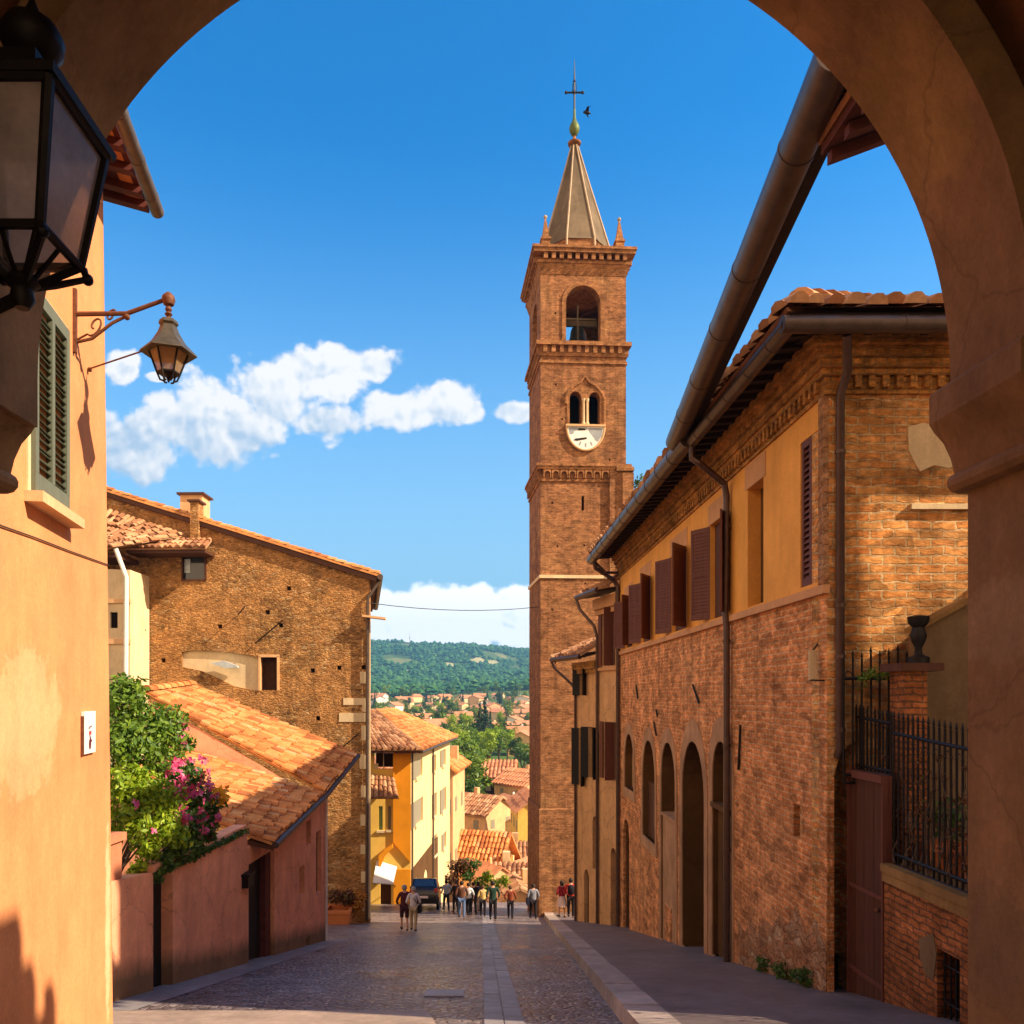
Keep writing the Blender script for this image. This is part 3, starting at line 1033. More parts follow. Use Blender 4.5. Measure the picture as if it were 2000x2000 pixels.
mb.tube([HW.pt(qm - .005, w0 + hh * .44, .032), HW.pt(qm + .01, w0 + hh * .36, .032), HW.pt(qm + .03, w0 + hh * .28, .032)], [.005, .008, .014], 5)
mb.build('dark_mark', M['signdark'], sg)
mb = MB()
mb.prism([HW.pt(qm + .01 + .035 * cos(t), w0 + hh * .215 + .05 * sin(t), .0302) for t in [2 * pi * i / 10 for i in range(10)]], HW.n * .002)
mb.build('dark_mark', M['signdark'], sg)

# ---------------------------------------------------------------- street lamp on its bracket
lu = HW.u(138)
lb = HW.pt(lu, 3.3, 0)
lamp = thing('street_lamp', 'wall lamp on a curved rusty arm from the orange house wall', 'street lamp', lb)
tip = P(318, 563, 7.0)
elbow = lb.lerp(tip, .56); elbow.z = HW.z(138, 590) + .02
s0 = HW.pt(lu, HW.z(138, 592), .03)
mb = MB()
HW.box(mb, lu - .018, lu + .018, HW.z(138, 665), HW.z(138, 545), .0, .03)
mb.tube([s0, elbow, tip], [.022, .02, .018], 8)
low = HW.pt(lu, HW.z(138, 645), .03)
mb.tube([low, low.lerp(elbow, .3) - Vector((0, 0, .045)), low.lerp(elbow, .7) - Vector((0, 0, .01)), elbow - Vector((0, 0, .02))], .014, 7)
sp = []
for i in range(15):
    t = i / 14 * 2.2 * pi
    r = .085 * (1 - i / 19)
    c = low.lerp(elbow, .36) + Vector((0, 0, .055))
    sp.append(c + (elbow - low).normalized() * (r * cos(t + 3.6)) + Vector((0, 0, r * sin(t + 3.6))))
mb.tube([low + Vector((0, 0, .02))] + sp, .009, 6)
sp = []
for i in range(12):
    t = i / 11 * 1.9 * pi
    r = .05 * (1 - i / 16)
    c = low.lerp(elbow, .68) + Vector((0, 0, .06))
    sp.append(c + (elbow - low).normalized() * (r * cos(t + .5)) + Vector((0, 0, r * sin(t + .5))))
mb.tube(sp, .009, 6)
mb.ball(elbow - Vector((0, 0, .03)), .028, 8)
mb.build('bracket', M['rusty'], lamp, smooth=40)
mb = MB()
mb.lathe(tip, [(.02, -.07), (.045, -.055), (.058, -.01), (.05, .02), (.02, .05)], 12)
mb.lathe(tip, [(.016, -.2), (.03, -.185), (.016, -.165), (.034, -.14), (.018, -.12), (.03, -.1), (.016, -.06)], 10)
mb.build('hanger', M['rusty'], lamp, smooth=40)
mb = MB()
mb.lathe(tip, [(.02, -.175), (.075, -.195), (.085, -.225), (.07, -.245), (.09, -.30), (.135, -.375), (.15, -.395), (.235, -.475), (.24, -.49), (.15, -.47)], 6, .3)
mb.build('lamp_hood', M['lampmetal'], lamp, smooth=20)
mb = MB()
mb.lathe(tip, [(.155, -.48), (.09, -.655)], 6, .3, False)
mb.build('lamp_glass', M['lampglass'], lamp)
mb = MB()
for k in range(6):
    t = .3 + k * pi / 3
    e = Vector((cos(t), sin(t), 0))
    mb.tube([tip + e * .16 - Vector((0, 0, .48)), tip + e * .095 - Vector((0, 0, .66)), tip + e * .07 - Vector((0, 0, .72)), tip + e * .04 - Vector((0, 0, .73))], .009, 5)
mb.lathe(tip, [(.1, -.665), (.1, -.652)], 6, .3)
mb.lathe(tip, [(.006, -.74), (.02, -.70), (.05, -.67)], 8)
mb.build('lamp_cage', M['iron'], lamp)
mb = MB()
st = HW.at(165, 697, 0)
mb.tube([st, tip + Vector((-.2, -.03, -.47))], .007, 6)
mb.ball(st + HW.n * .02, .022, 8)
mb.build('stay_rod', M['rusty'], lamp)

# ================================================================ pink garden wall and its plants
gw = thing('garden_wall', 'low salmon pink garden wall with mouldy foot and narrow doorways', 'wall', (-5.2, 13, zg(13)))
pts = [(LW.u(206), zg(11) - .6), (LW.u(289), zg(13) - .6), (LW.u(289), LW.z(289, 1646)), (LW.u(260), LW.z(260, 1653)), (LW.u(206), LW.z(206, 1664))]
mb = MB(); LW.panel(mb, pts, [], .3, 0, True)
mb.build('wall', M['pink'], gw)
mb = MB()
pts = [(LW.u(326), zg(13.4) - .6), (LW.u(466), zg(17) - .6), (LW.u(466), LW.z(466, 1556)), (LW.u(440), LW.z(440, 1568)), (LW.u(400), LW.z(400, 1590)), (LW.u(326), LW.z(326, 1618))]
LW.panel(mb, pts, [], .3, 0, True)
# lintel over the little doorway
LW.panel(mb, [(LW.u(288.5), LW.z(289, 1646)), (LW.u(326.5), LW.z(326, 1632)), (LW.u(326.5), LW.z(326, 1616)), (LW.u(288.5), LW.z(289, 1634))], [], .3, .003, True)
mb.build('wall', M['pink'], gw)
mb = MB()
LW.box(mb, LW.u(289) + .002, LW.u(326) - .002, zg(13.2) - .5, LW.z(300, 1640), -.26, -.2)
mb.build('door', M['blackdoor'], gw)
mb = MB()
a, b = LW.u(212), LW.u(236)
LW.box(mb, a, b, LW.z(225, 1668), LW.z(225, 1588), -.35, -.05)
LW.box(mb, a - .05, b + .05, LW.z(225, 1588), LW.z(225, 1574), -.4, .0)
mb.build('gate_post', M['pinkb'], gw)


def bush(name, label, cat, blobs, lmat, leaf, foot, flowers=(), dens=1.0, group=None):
    t = thing(name, label, cat, foot, group)
    st, lf = MB(), MB()
    foot = Vector(foot)
    for (px, py, D, r, n) in blobs:
        c = P(px, py, D)
        leaf_cloud(lf, c, (r, r, r * .95), int(n * dens), leaf)
        mid = foot.lerp(c, .5) + Vector((random.uniform(-.1, .1), random.uniform(-.1, .1), .1))
        st.tube([foot, mid, c], [.03, .02, .008], 5)
        for _ in range(5):
            d = rand_unit()
            st.tube([c - d * .05, c + d * r * .8], [.008, .003], 4)
    st.build('stem', M['bark'], t)
    lf.build('foliage', lmat, t)
    for nm, fm, spots, fs in flowers:
        for (px, py, D, k, spread) in spots:
            fl = MB()
            c0 = P(px, py, D)
            for _ in range(k):
                c = c0 + rand_unit() * spread * random.random() ** .5
                nn = (rand_unit() + Vector((.6, -.8, .4))).normalized()
                a = nn.orthogonal().normalized(); b = nn.cross(a)
                for j in range(5):
                    t0 = j * 2 * pi / 5 + random.random()
                    e = a * cos(t0) + b * sin(t0); g = nn.cross(e)
                    s = fs * random.uniform(.7, 1.2)
                    fl.add([c, c + e * s * .6 + g * s * .35 + nn * s * .2, c + e * s * 1.1 + nn * s * .1, c + e * s * .6 - g * s * .35 + nn * s * .2], [(0, 1, 2, 3)])
            fl.build(nm, fm, t)
    return t


zsoil = -3.6
bush('shrub', 'tall dark green shrub rising beside the orange house corner', 'shrub',
     [(232, 1325, 13.6, .62, 800), (262, 1370, 13.6, .68, 1000), (300, 1395, 14.0, .55, 700), (225, 1400, 13.0, .6, 800), (265, 1430, 13.4, .6, 700), (318, 1440, 14.2, .5, 500), (240, 1300, 13.8, .36, 300), (322, 1360, 14.4, .42, 420), (345, 1400, 14.8, .3, 220)],
     M['leafmid'], .062, (-6.3, 13.6, zsoil),
     [('blossoms', M['petal'], [(352, 1372, 14.5, 3, .12), (345, 1400, 14.4, 2, .1), (335, 1352, 14.5, 2, .1)], .09)])
bush('shrub', 'bright lime green shrub spilling over the pink garden wall', 'shrub',
     [(240, 1480, 12.6, .5, 900), (285, 1500, 12.8, .5, 900), (250, 1545, 12.5, .48, 800), (300, 1555, 13.0, .42, 700), (320, 1510, 13.4, .4, 550), (280, 1600, 12.9, .33, 420), (262, 1640, 12.7, .22, 160), (335, 1580, 13.4, .3, 320)],
     M['leaflime'], .058, (-5.95, 12.6, zsoil),
     [('blossoms', M['petal'], [(255, 1520, 12.1, 2, .1), (295, 1565, 12.5, 1, .05)], .07)])
bush('flowering_bush', 'dark green bush with magenta and pink blossoms over the pink wall', 'bush',
     [(345, 1470, 14.2, .48, 650), (370, 1510, 14.8, .45, 600), (350, 1555, 14.2, .42, 600), (385, 1560, 15.2, .38, 420), (395, 1520, 15.4, .34, 320), (330, 1600, 13.6, .34, 420), (365, 1600, 14.3, .32, 350), (310, 1625, 13.2, .26, 260), (290, 1650, 12.9, .2, 160)],
     M['leafdk'], .062, (-5.7, 14.6, zsoil),
     [('blossoms', M['petal'], [(385, 1470, 14.6, 9, .25), (362, 1490, 13.9, 8, .2), (398, 1505, 14.9, 6, .2), (375, 1530, 14.2, 7, .2), (390, 1560, 14.8, 5, .15), (312, 1444, 13.6, 9, .18), (338, 1440, 13.8, 5, .1), (372, 1446, 14.3, 9, .25), (345, 1470, 13.7, 8, .15), (328, 1500, 13.4, 12, .2), (345, 1495, 13.6, 8, .2), (330, 1530, 13.4, 7, .15), (345, 1545, 13.6, 7, .15), (415, 1545, 15, 3, .1)], .085)])
bush('flowering_bush', 'small orange flowered plant hanging at the edge of the tiled roof', 'bush',
     [(408, 1500, 15.6, .22, 160), (420, 1510, 15.9, .15, 90), (400, 1550, 15.2, .2, 120)],
     M['leafdk'], .055, (-5.6, 15.8, zsoil),
     [('blossoms', M['petalo'], [(412, 1490, 15.3, 12, .2), (405, 1512, 15.2, 10, .2), (420, 1505, 15.5, 8, .15)], .085)])
# ivy trailing on the wall top
iv = MB()
for px in range(300, 462, 4):
    c = LW.at(px, 1628 - (px - 326) * .48 + 4, .03)
    leaf_cloud(iv, c, (.14, .16, .09), 26, .045)
tag(iv.build('ivy', M['leafdk']), 'thin dark ivy creeping along the top of the pink wall', 'ivy')
# flower pot on the wall
pot = thing('plant_pot', 'dark square plant pot standing on the pink wall top', 'plant pot', LW.at(408, 1585, -.15))
c = LW.at(408, 1580, -.16)
mb = MB(); mb.lathe(c, [(.13, -.1), (.17, .22), (.19, .22), (.19, .27), (.15, .27), (.14, .2)], 4, pi / 4)
mb.build('pot', M['pipe'], pot)
mb = MB(); leaf_cloud(mb, c + Vector((0, 0, .35)), .2, 120, .06); mb.build('foliage', M['leafdk'], pot)
# ================================================================ low pink house with tiled roofs
lh = thing('low_house', 'low salmon pink house with sunlit barrel tile roof beside the garden wall', 'house', (-5, 20, zg(20)))
A1, A2 = P(514, 1590, 17.3), P(609, 1500, 21.9)
R1, R2 = P(195, 1479, 17.3), P(341, 1412, 21.9)
d0, d1 = LW.u(469), LW.u(518)
outer = [(LW.u(466), zg(17) - .6), (LW.u(617), zg(24.3) - .6), (LW.u(617), -2.75), (LW.u(600), -2.92), (LW.u(514), -3.28), (LW.u(466), -3.3)]
dz = LW.z(500, 1612)
wins = [rect(LW.u(578), LW.u(587), LW.z(582, 1594), LW.z(582, 1548)), rect(LW.u(564.5), LW.u(574.5), LW.z(570, 1690), LW.z(570, 1634)),
        rect(LW.u(596.5), LW.u(606), LW.z(601, 1686), LW.z(601, 1568)), rect(LW.u(577), LW.u(585), LW.z(581, 1795), LW.z(581, 1768))]
mb = MB()
LW.panel(mb, outer, [rect(d0, d1, zg(17.6) - .55, dz)] + wins, .32)
# end wall of the house at its near side, and the pink wall between the two roofs
B0, B1 = P(612, 1494, 21.9), P(672, 1423, 25.0)
T1, T0 = P(364, 1295, 25.0), P(276, 1308, 21.9)
mb.quad(R2 - Vector((0, 0, .9)), A2 - Vector((.3, 0, .6)), B0 + Vector((-.35, .06, -.12)), T0 + Vector((0, .06, -.12)))
mb.quad(Vector((R1.x, 17.5, -6.5)), Vector((-4.95, 17.5, -6.5)), Vector((-4.95, 17.5, -3.3)), Vector((R1.x, 17.5, R1.z - .1)))
mb.build('wall', M['pink'], lh)
mb = MB()
LW.box(mb, d0 + .01, d1 - .38, zg(18) - .5, dz - .01, -.3, -.24)
mb.build('door', M['blackdoor'], lh)
mb = MB()
LW.box(mb, d1 - .37, d1 - .005, zg(18) - .5, dz - .01, -.3, -.1)
mb.build('door_jamb', M['redsoffit'], lh)
for i, w in enumerate(wins):
    mb = MB()
    LW.box(mb, w[0][0], w[1][0], w[0][1], w[2][1], -.3, -.12 if i == 2 else -.2)
    mb.build('window', M['darkwood'] if i == 2 else M['dark'], lh)
mb = MB()
tile_roof(mb, A1, A2, R2, R1, pitch=.185, course=.32, rad=.085)
mb.build('lower_roof', M['tiles'], lh)
mb = MB()
tile_roof(mb, B0, B1, T1, T0, pitch=.185, course=.32, rad=.085)
ridge_tiles(mb, T0 + Vector((0, 0, .06)), T1 + Vector((0, 0, .06)))
mb.build('upper_roof', M['tiles'], lh)
mb = MB()
o = Vector((.07, -.02, -.05))
mb.tube([A1 + o, A2 + o, B1 + o], .075, 10)
mb.build('gutter', M['gutter'], lh, smooth=40)
mb = MB()
sd = Vector((-.55, 0, .12))
mb.hexa([A1 + Vector((0, .03, -.17)), A2 + Vector((0, 0, -.17)), A2 + sd + Vector((0, 0, -.17)), A1 + sd + Vector((0, .03, -.17))],
        [A1 + Vector((0, .03, -.08)), A2 + Vector((0, 0, -.08)), A2 + sd + Vector((0, 0, -.08)), A1 + sd + Vector((0, .03, -.08))])
mb.build('soffit', M['darkwood'], lh)
mb = MB()
pu = LW.u(612)
mb.tube([LW.pt(pu, -2.95, .06), LW.pt(pu, zg(24), .06)], .04, 8)
mb.build('downpipe', M['whitepipe'], lh)
bx = thing('letter_box', 'small black box fixed on the pink wall beside the black door', 'letter box', LW.at(462, 1660, 0))
mb = MB(); LW.box(mb, LW.u(456), LW.u(467), LW.z(462, 1672), LW.z(462, 1650), .0, .14)
LW.box(mb, LW.u(455), LW.u(468), LW.z(462, 1650), LW.z(462, 1646), .0, .17)
mb.build('box', M['iron'], bx)

# ================================================================ big stone house
SWl = Wall((-17.5, 35.4), (-4.43, 35.0))
sh_ = thing('stone_house', 'tall rough stone house with a sloping gable wall and chimneys', 'house', (-9, 36, zg(36)))
zr = lambda px: SWl.z(px, 1087 + (px - 715) * (.3125))
ur = SWl.u(697)
outer = [(SWl.u(150), zg(36) - 2), (ur, zg(36) - 2), (ur, zr(697) - .1), (SWl.u(150), zr(150) - .1)]
nz0 = [(343, 1230), (362, 1227), (400, 1228), (440, 1231), (470, 1236), (487, 1241), (487, 1303), (470, 1301), (440, 1294), (415, 1282), (380, 1266), (343, 1258)]
niche = [SWl.uz(*q) for q in nz0]
wn = rect(SWl.u(492), SWl.u(523), SWl.z(508, 1302), SWl.z(508, 1239))
wt = rect(SWl.u(343.5), SWl.u(387), SWl.z(365, 1094), SWl.z(365, 1050))
holes_px = [(545, 1110), (415, 1182), (530, 1180), (308, 1246), (640, 1260), (686, 1259), (590, 1265), (462, 1352), (600, 1355), (505, 1155)]
holes = [rect(SWl.u(x - 4), SWl.u(x + 4), SWl.z(x, y + 4), SWl.z(x, y - 4)) for x, y in holes_px]
mb = MB()
SWl.panel(mb, outer, [niche, wn, wt] + holes, .35)
# right side wall running into the distance
c = SWl.pt(ur, 0, 0)
for (a, b) in ((Vector((c.x, c.y, zg(36) - 2)), Vector((c.x, c.y, zr(697) - .1))),):
    mb.quad(a, a + Vector((-1.8, 13, -4)), b + Vector((-1.8, 13, 0)), b)
mb.build('wall', M['stonewall'], sh_)
mb = MB()
SWl.box(mb, SWl.u(338), SWl.u(491), SWl.z(420, 1306), SWl.z(420, 1222), -.2, -.13)
mb.build('blind_arch', M['palep'], sh_)
mb = MB()
SWl.box(mb, SWl.u(488), SWl.u(527), SWl.z(508, 1304), SWl.z(508, 1238), -.4, -.33)
mb.build('niche_back', M['darkbrown'], sh_)
for h in holes:
    mb = MB()
    SWl.box(mb, h[0][0] - .05, h[1][0] + .05, h[0][1] - .05, h[2][1] + .05, -.36, -.3)
    mb.build('putlog_hole', M['darkbrown'], sh_)
wf = MB()
for (a, b, c_, d) in ((488, 492, 1238, 1303), (523, 527, 1238, 1303), (488, 527, 1235, 1240)):
    SWl.box(wf, SWl.u(a), SWl.u(b), SWl.z(508, d), SWl.z(508, c_), -.1, .05)
wf.build('window_frame', M['beige'], sh_)
mb = MB()
SWl.box(mb, SWl.u(343), SWl.u(388), SWl.z(365, 1095), SWl.z(365, 1049), -.2, -.14)
win = mb.build('window', M['pane'], sh_)
mb = MB()
for (a, b, c_, d) in ((343, 345, 1049, 1095), (386, 390, 1049, 1095), (343, 390, 1093, 1096)):
    SWl.box(mb, SWl.u(a), SWl.u(b), SWl.z(365, d), SWl.z(365, c_), -.1, .06)
mb.build('frame', M['darkwood'], win)
mb = MB()
SWl.box(mb, SWl.u(346), SWl.u(357), SWl.z(350, 1080), SWl.z(350, 1054), -.138, -.11)
mb.build('curtain', M['metalgrey'], win)
# roof slab seen from below its verge
mb = MB()
dv = SWl.n
r0 = SWl.pt(SWl.u(140), zr(140), .22); r1 = SWl.at(716, 1087, .22)
bk = Vector((0, 14, 0))
tile_roof(mb, r1 + Vector((0, 0, .05)), r1 + bk + Vector((-1.8, 0, .05)), r0 + bk + Vector((0, 0, .05)), r0 + Vector((0, 0, .05)), pitch=.24, course=.38, rad=.12, seg=4, thick=.1)
mb.build('roof', M['tiles'], sh_)
mb = MB()
mb.hexa([r0 + Vector((0, .05, -.25)), r1 + Vector((-.1, .05, -.25)), r1 + Vector((-1.9, 13, -.25)), r0 + Vector((0, 13, -.25))],
        [r0 + Vector((0, .05, -.06)), r1 + Vector((-.1, .05, -.06)), r1 + Vector((-1.9, 13, -.06)), r0 + Vector((0, 13, -.06))])
mb.build('verge_board', M['darkwood'], sh_)
mb = MB()
g0 = r1 + Vector((.06, 0, -.06))
mb.tube([g0, g0 + bk * .9 + Vector((-1.7, 0, 0))], .13, 10)
mb.tube([SWl.at(695, 1130, .16), SWl.at(694, 1310, .14), SWl.at(693, 1735, .14)], .07, 8)
mb.tube([g0 + Vector((-.05, .3, -.1)), SWl.at(695, 1130, .16)], .07, 8)
mb.build('gutter', M['gutter'], sh_, smooth=40)
for k in range(9):
    mb = MB()
    z0 = -9.5 + k * 1.25
    SWl.box(mb, ur - random.uniform(.25, .55), ur + .03, z0, z0 + random.uniform(.35, .7), -.02, .035)
    mb.build('corner_stone', M['palep'], sh_)
mb = MB()
SWl.box(mb, ur - .12, ur + .045, -9.8, 3.2, -.02, .05)
mb.build('corner_strip', M['palep'], sh_)
mb = MB()
SWl.box(mb, SWl.u(648), SWl.u(690), SWl.z(670, 1330), SWl.z(670, 1317), -.02, .03)
mb.build('pale_stone', M['palep'], sh_)
mb = MB()
SWl.box(mb, SWl.u(640), SWl.u(694), SWl.z(670, 1362), SWl.z(670, 1345), -.02, .03)
mb.build('pale_stone', M['palep'], sh_)
mb = MB()
bd = SWl.at(690, 1165, .1)
mb.obox(bd + Vector((-.1, -.3, 0)), (1.0, 0, -.12), (0, .5, 0), (0, 0, .09))
mb.build('corbel_board', M['beige'], sh_)
for pts in (((540, 1172), (482, 1214)), ((682, 1382), (628, 1425)), ((470, 1146), (450, 1160)), ((285, 1190), (262, 1214))):  # dark bars set along the diagonal shadow lines of the tie rods
    mb = MB()
    a = SWl.at(*pts[0], .55); b = SWl.at(*pts[1], .05)
    mb.tube([a, b], .028, 6)
    mb.build('tie_and_shadow_bar', M['iron'], sh_)
mb = MB()
vs = [SWl.at(x, y, .03) for x, y in ((400, 1252), (425, 1247), (450, 1256), (452, 1260), (430, 1261))]
mb.prism(vs, SWl.n * .25)
mb.build('metal_visor', M['metalgrey'], sh_)


def chimney(px0, px1, pyt, pyb, n0, n1, capw=.12, flue=None):
    mb = MB()
    SWl.box(mb, SWl.u(px0), SWl.u(px1), SWl.z(px0, pyb), SWl.z(px0, pyt), n0, n1)
    ch = mb.build('chimney', M['beige'] if not flue else M['stonewall'], sh_)
    mb = MB()
    SWl.box(mb, SWl.u(px0) - capw, SWl.u(px1) + capw, SWl.z(px0, pyt) + .001, SWl.z(px0, pyt) + .09, n0 - capw, n1 + capw)
    mb.build('chimney_cap', M['darkwood'], ch)


chimney(328, 370, 926, 972, -1.7, -.7)
chimney(364, 379, 950, 1035, -.3, .32, .1, True)
# lean-to roofs stepping out of the wall at the left
mb = MB()
tile_roof(mb, SWl.at(262, 1045, 1.3), SWl.at(408, 1044, 1.3), SWl.at(400, 1018, .0), SWl.at(285, 1014, .0), pitch=.26, course=.4, rad=.11)
mb.build('lean_to_roof', M['tilesold'], sh_)
mb = MB()
tile_roof(mb, SWl.at(195, 1068, 2.4), SWl.at(264, 1050, 2.4), SWl.at(352, 1010, .05), SWl.at(195, 960, .05), pitch=.26, course=.42, rad=.12, jit=.09)
mb.build('lean_to_roof', M['tilesold'], sh_)
mb = MB()
SWl.box(mb, SWl.u(262), SWl.u(406), SWl.z(330, 1052), SWl.z(330, 1047), .02, 1.2)
mb.build('lean_to_soffit', M['darkwood'], sh_)
mb = MB()
SWl.box(mb, SWl.u(150), SWl.u(262), SWl.z(250, 1066), SWl.z(250, 1058), .02, 2.0)
mb.build('lean_to_soffit', M['darkwood'], sh_)
# pale annex in front of the stone house's left end
an = thing('annex_house', 'narrow cream plaster annex with white downpipe against the stone house', 'house', (-15, 33, zg(33)))
AN = Wall((-17.5, 33.4), (-14.25, 33.2))
mb = MB()
AN.panel(mb, [(0, zg(33) - 2), (AN.L, zg(33) - 2), (AN.L, AN.z(245, 1075)), (0, AN.z(210, 1070))], [rect(AN.u(208), AN.u(222), AN.z(215, 1185), AN.z(215, 1155))], .2)
e = AN.pt(AN.L, 0)
mb.quad(Vector((e.x, e.y, zg(33) - 2)), Vector((e.x, 35.2, zg(33) - 2)), Vector((e.x, 35.2, AN.z(245, 1075))), Vector((e.x, e.y, AN.z(245, 1075))))
mb.build('wall', M['palep'], an)
mb = MB(); AN.box(mb, AN.u(207), AN.u(223), AN.z(215, 1186), AN.z(215, 1154), -.19, -.1); mb.build('window', M['dark'], an)
mb = MB()
a = AN.at(241, 1090, .12)
mb.tube([SWl.at(262, 1050, 2.2), a, AN.at(240, 1290, .12), AN.at(240, 1330, .12)], .1, 8)
mb.build('downpipe', M['whitepipe'], an, smooth=40)
mb = MB(); AN.box(mb, 0, AN.L + .05, AN.z(215, 1215), AN.z(215, 1206), .0, .08); mb.build('string_course', M['beige'], an); mb = MB(); AN.box(mb, 0, AN.L + .05, AN.z(215, 1138), AN.z(215, 1131), .0, .08)
mb.build('string_course', M['beige'], an)

# planter by the stone wall
pl = thing('planter', 'large square terracotta planter at the foot of the stone house', 'planter', P(640, 1742, 34))
c = Vector((P(640, 1742, 34).x, 34, zg(34)))
mb = MB(); mb.lathe(c, [(.62, 0), (.70, .55), (.76, .56), (.76, .72), (.64, .72), (.62, .55)], 4, pi / 4)
mb.build('pot', M['terracotta'], pl)
mb = MB()
for k in range(7): leaf_cloud(mb, c + Vector((random.uniform(-.45, .45), random.uniform(-.3, .3), 1.0 + random.uniform(-.1, .25))), .36, 130, .09)
fo = mb.build('plant', M['leafdry'])
tag(fo, 'dark reddish leafy plant growing in the terracotta planter', 'plant')
mb = MB()
st = MB()
for k in range(9):
    q = Vector((random.uniform(-5.3, -4.7), 34.4 + random.uniform(-.2, .3), zg(34.4) + .2))
    leaf_cloud(mb, q + Vector((0, 0, .35 + .6 * random.random())), .32, 90, .08)
ob = mb.build('plant', M['leaforange'])
tag(ob, 'orange leaved plant against the stone wall beside the planter', 'plant')
# ================================================================ long building on the right
RW = Wall((4.905, 11.0), (5.25, 28.2), (0, 15))
EW = Wall((4.91, 10.994), (11.2, 10.994), (6, 0))
rb = thing('long_house', 'long building with ochre upper floor over arcaded rough brick on the right', 'house', (7, 18, zg(18)))
gz = lambda u, k=.5: zg(11 + u) - k
ZS = 1.49
arches = [(1345, 1378, 1398), (1288, 1330, 1398), (1248, 1275, 1400), (1213, 1237, 1396), (1179, 1197, 1384)]
ah = []
for i, (a, b, t) in enumerate(arches):
    ua, ub = RW.u(b), RW.u(a)
    zt_ = RW.z((a + b) / 2, t)
    if i in (0, 1): z0 = gz(ub, -.25)
    elif i == 2: z0 = gz(ub, -.25)
    elif i == 3: z0 = RW.z(225 + 1000, 1585)
    else: z0 = RW.z(1188, 1490)
    ah.append((ua, ub, z0, zt_))
holes = [archpoly(*a, k=1.25) for a in ah]
slit = rect(RW.u(1513), RW.u(1497), RW.z(1505, 1580), RW.z(1505, 1518))
dr = [archpoly(RW.u(1187), RW.u(1176), gz(RW.u(1176), -.2), RW.z(1181, 1545), 1.2), rect(RW.u(1265), RW.u(1254), gz(RW.u(1254), -.3), RW.z(1260, 1710))]
lowhole = rect(RW.u(1540), RW.u(1531), RW.z(1535, 1880), RW.z(1535, 1800))
N = 8
outer = [(RW.L * i / N, gz(RW.L * i / N)) for i in range(N + 1)] + [(RW.L, ZS), (0, ZS)]
mb = MB()
RW.panel(mb, outer, holes + [slit, lowhole] + dr, .1)
mb.build('wall', M['brickA'], rb)
# rougher stone foot of the wall near its corner
mb = MB()
pts = []
us = [0.0 + .35 * i for i in range(12)]
low = [(u, gz(u, .3)) for u in us]
top = [(u, gz(u, -.75 - .55 * random.random() * (1 - i / 12) - .25 * (i % 2))) for i, u in enumerate(us)]
# in front of the brick by a few millimetres
mb2 = MB()
RW.panel(mb2, low + top[::-1], [rect(RW.u(1540) , RW.u(1531) , gz(.5, -.22), gz(.5, -.5))] if False else [], .03, .012)
mb2.build('wall_foot', M['rubblefoot'], rb)
# upper, plastered storey
wins_px = [(1512, 1550, 822, 1103), (1412, 1442, 912, 1143), (1341, 1372, 980, 1170), (1268, 1296, 1040, 1198), (1210, 1228, 1092, 1218), (1180, 1193, 1128, 1230)]
wu = []
for (a, b, t, bt) in wins_px:
    m_ = (a + b) / 2
    wu.append((RW.u(b), RW.u(a), max(ZS + .08, RW.z(m_, bt)), RW.z(m_, t)))
mb = MB()
RW.panel(mb, rect(.012, RW.L, ZS, 4.2), [rect(*w) for w in wu], .4, .014)
mb.build('upper_wall', M['yellowup'], rb)
mb = MB()
RW.box(mb, -.05, RW.L, ZS - .09, ZS + .03, -.02, .075)
mb.build('string_course', M['pinktrim'], rb)
for (a, b, z0, z1) in wu[1:]:
    mb = MB()
    RW.box(mb, a - .12, b + .12, z1 + .002, z1 + .42, .0, .026)
    mb.build('window_lintel', M['pinktrim'], rb)
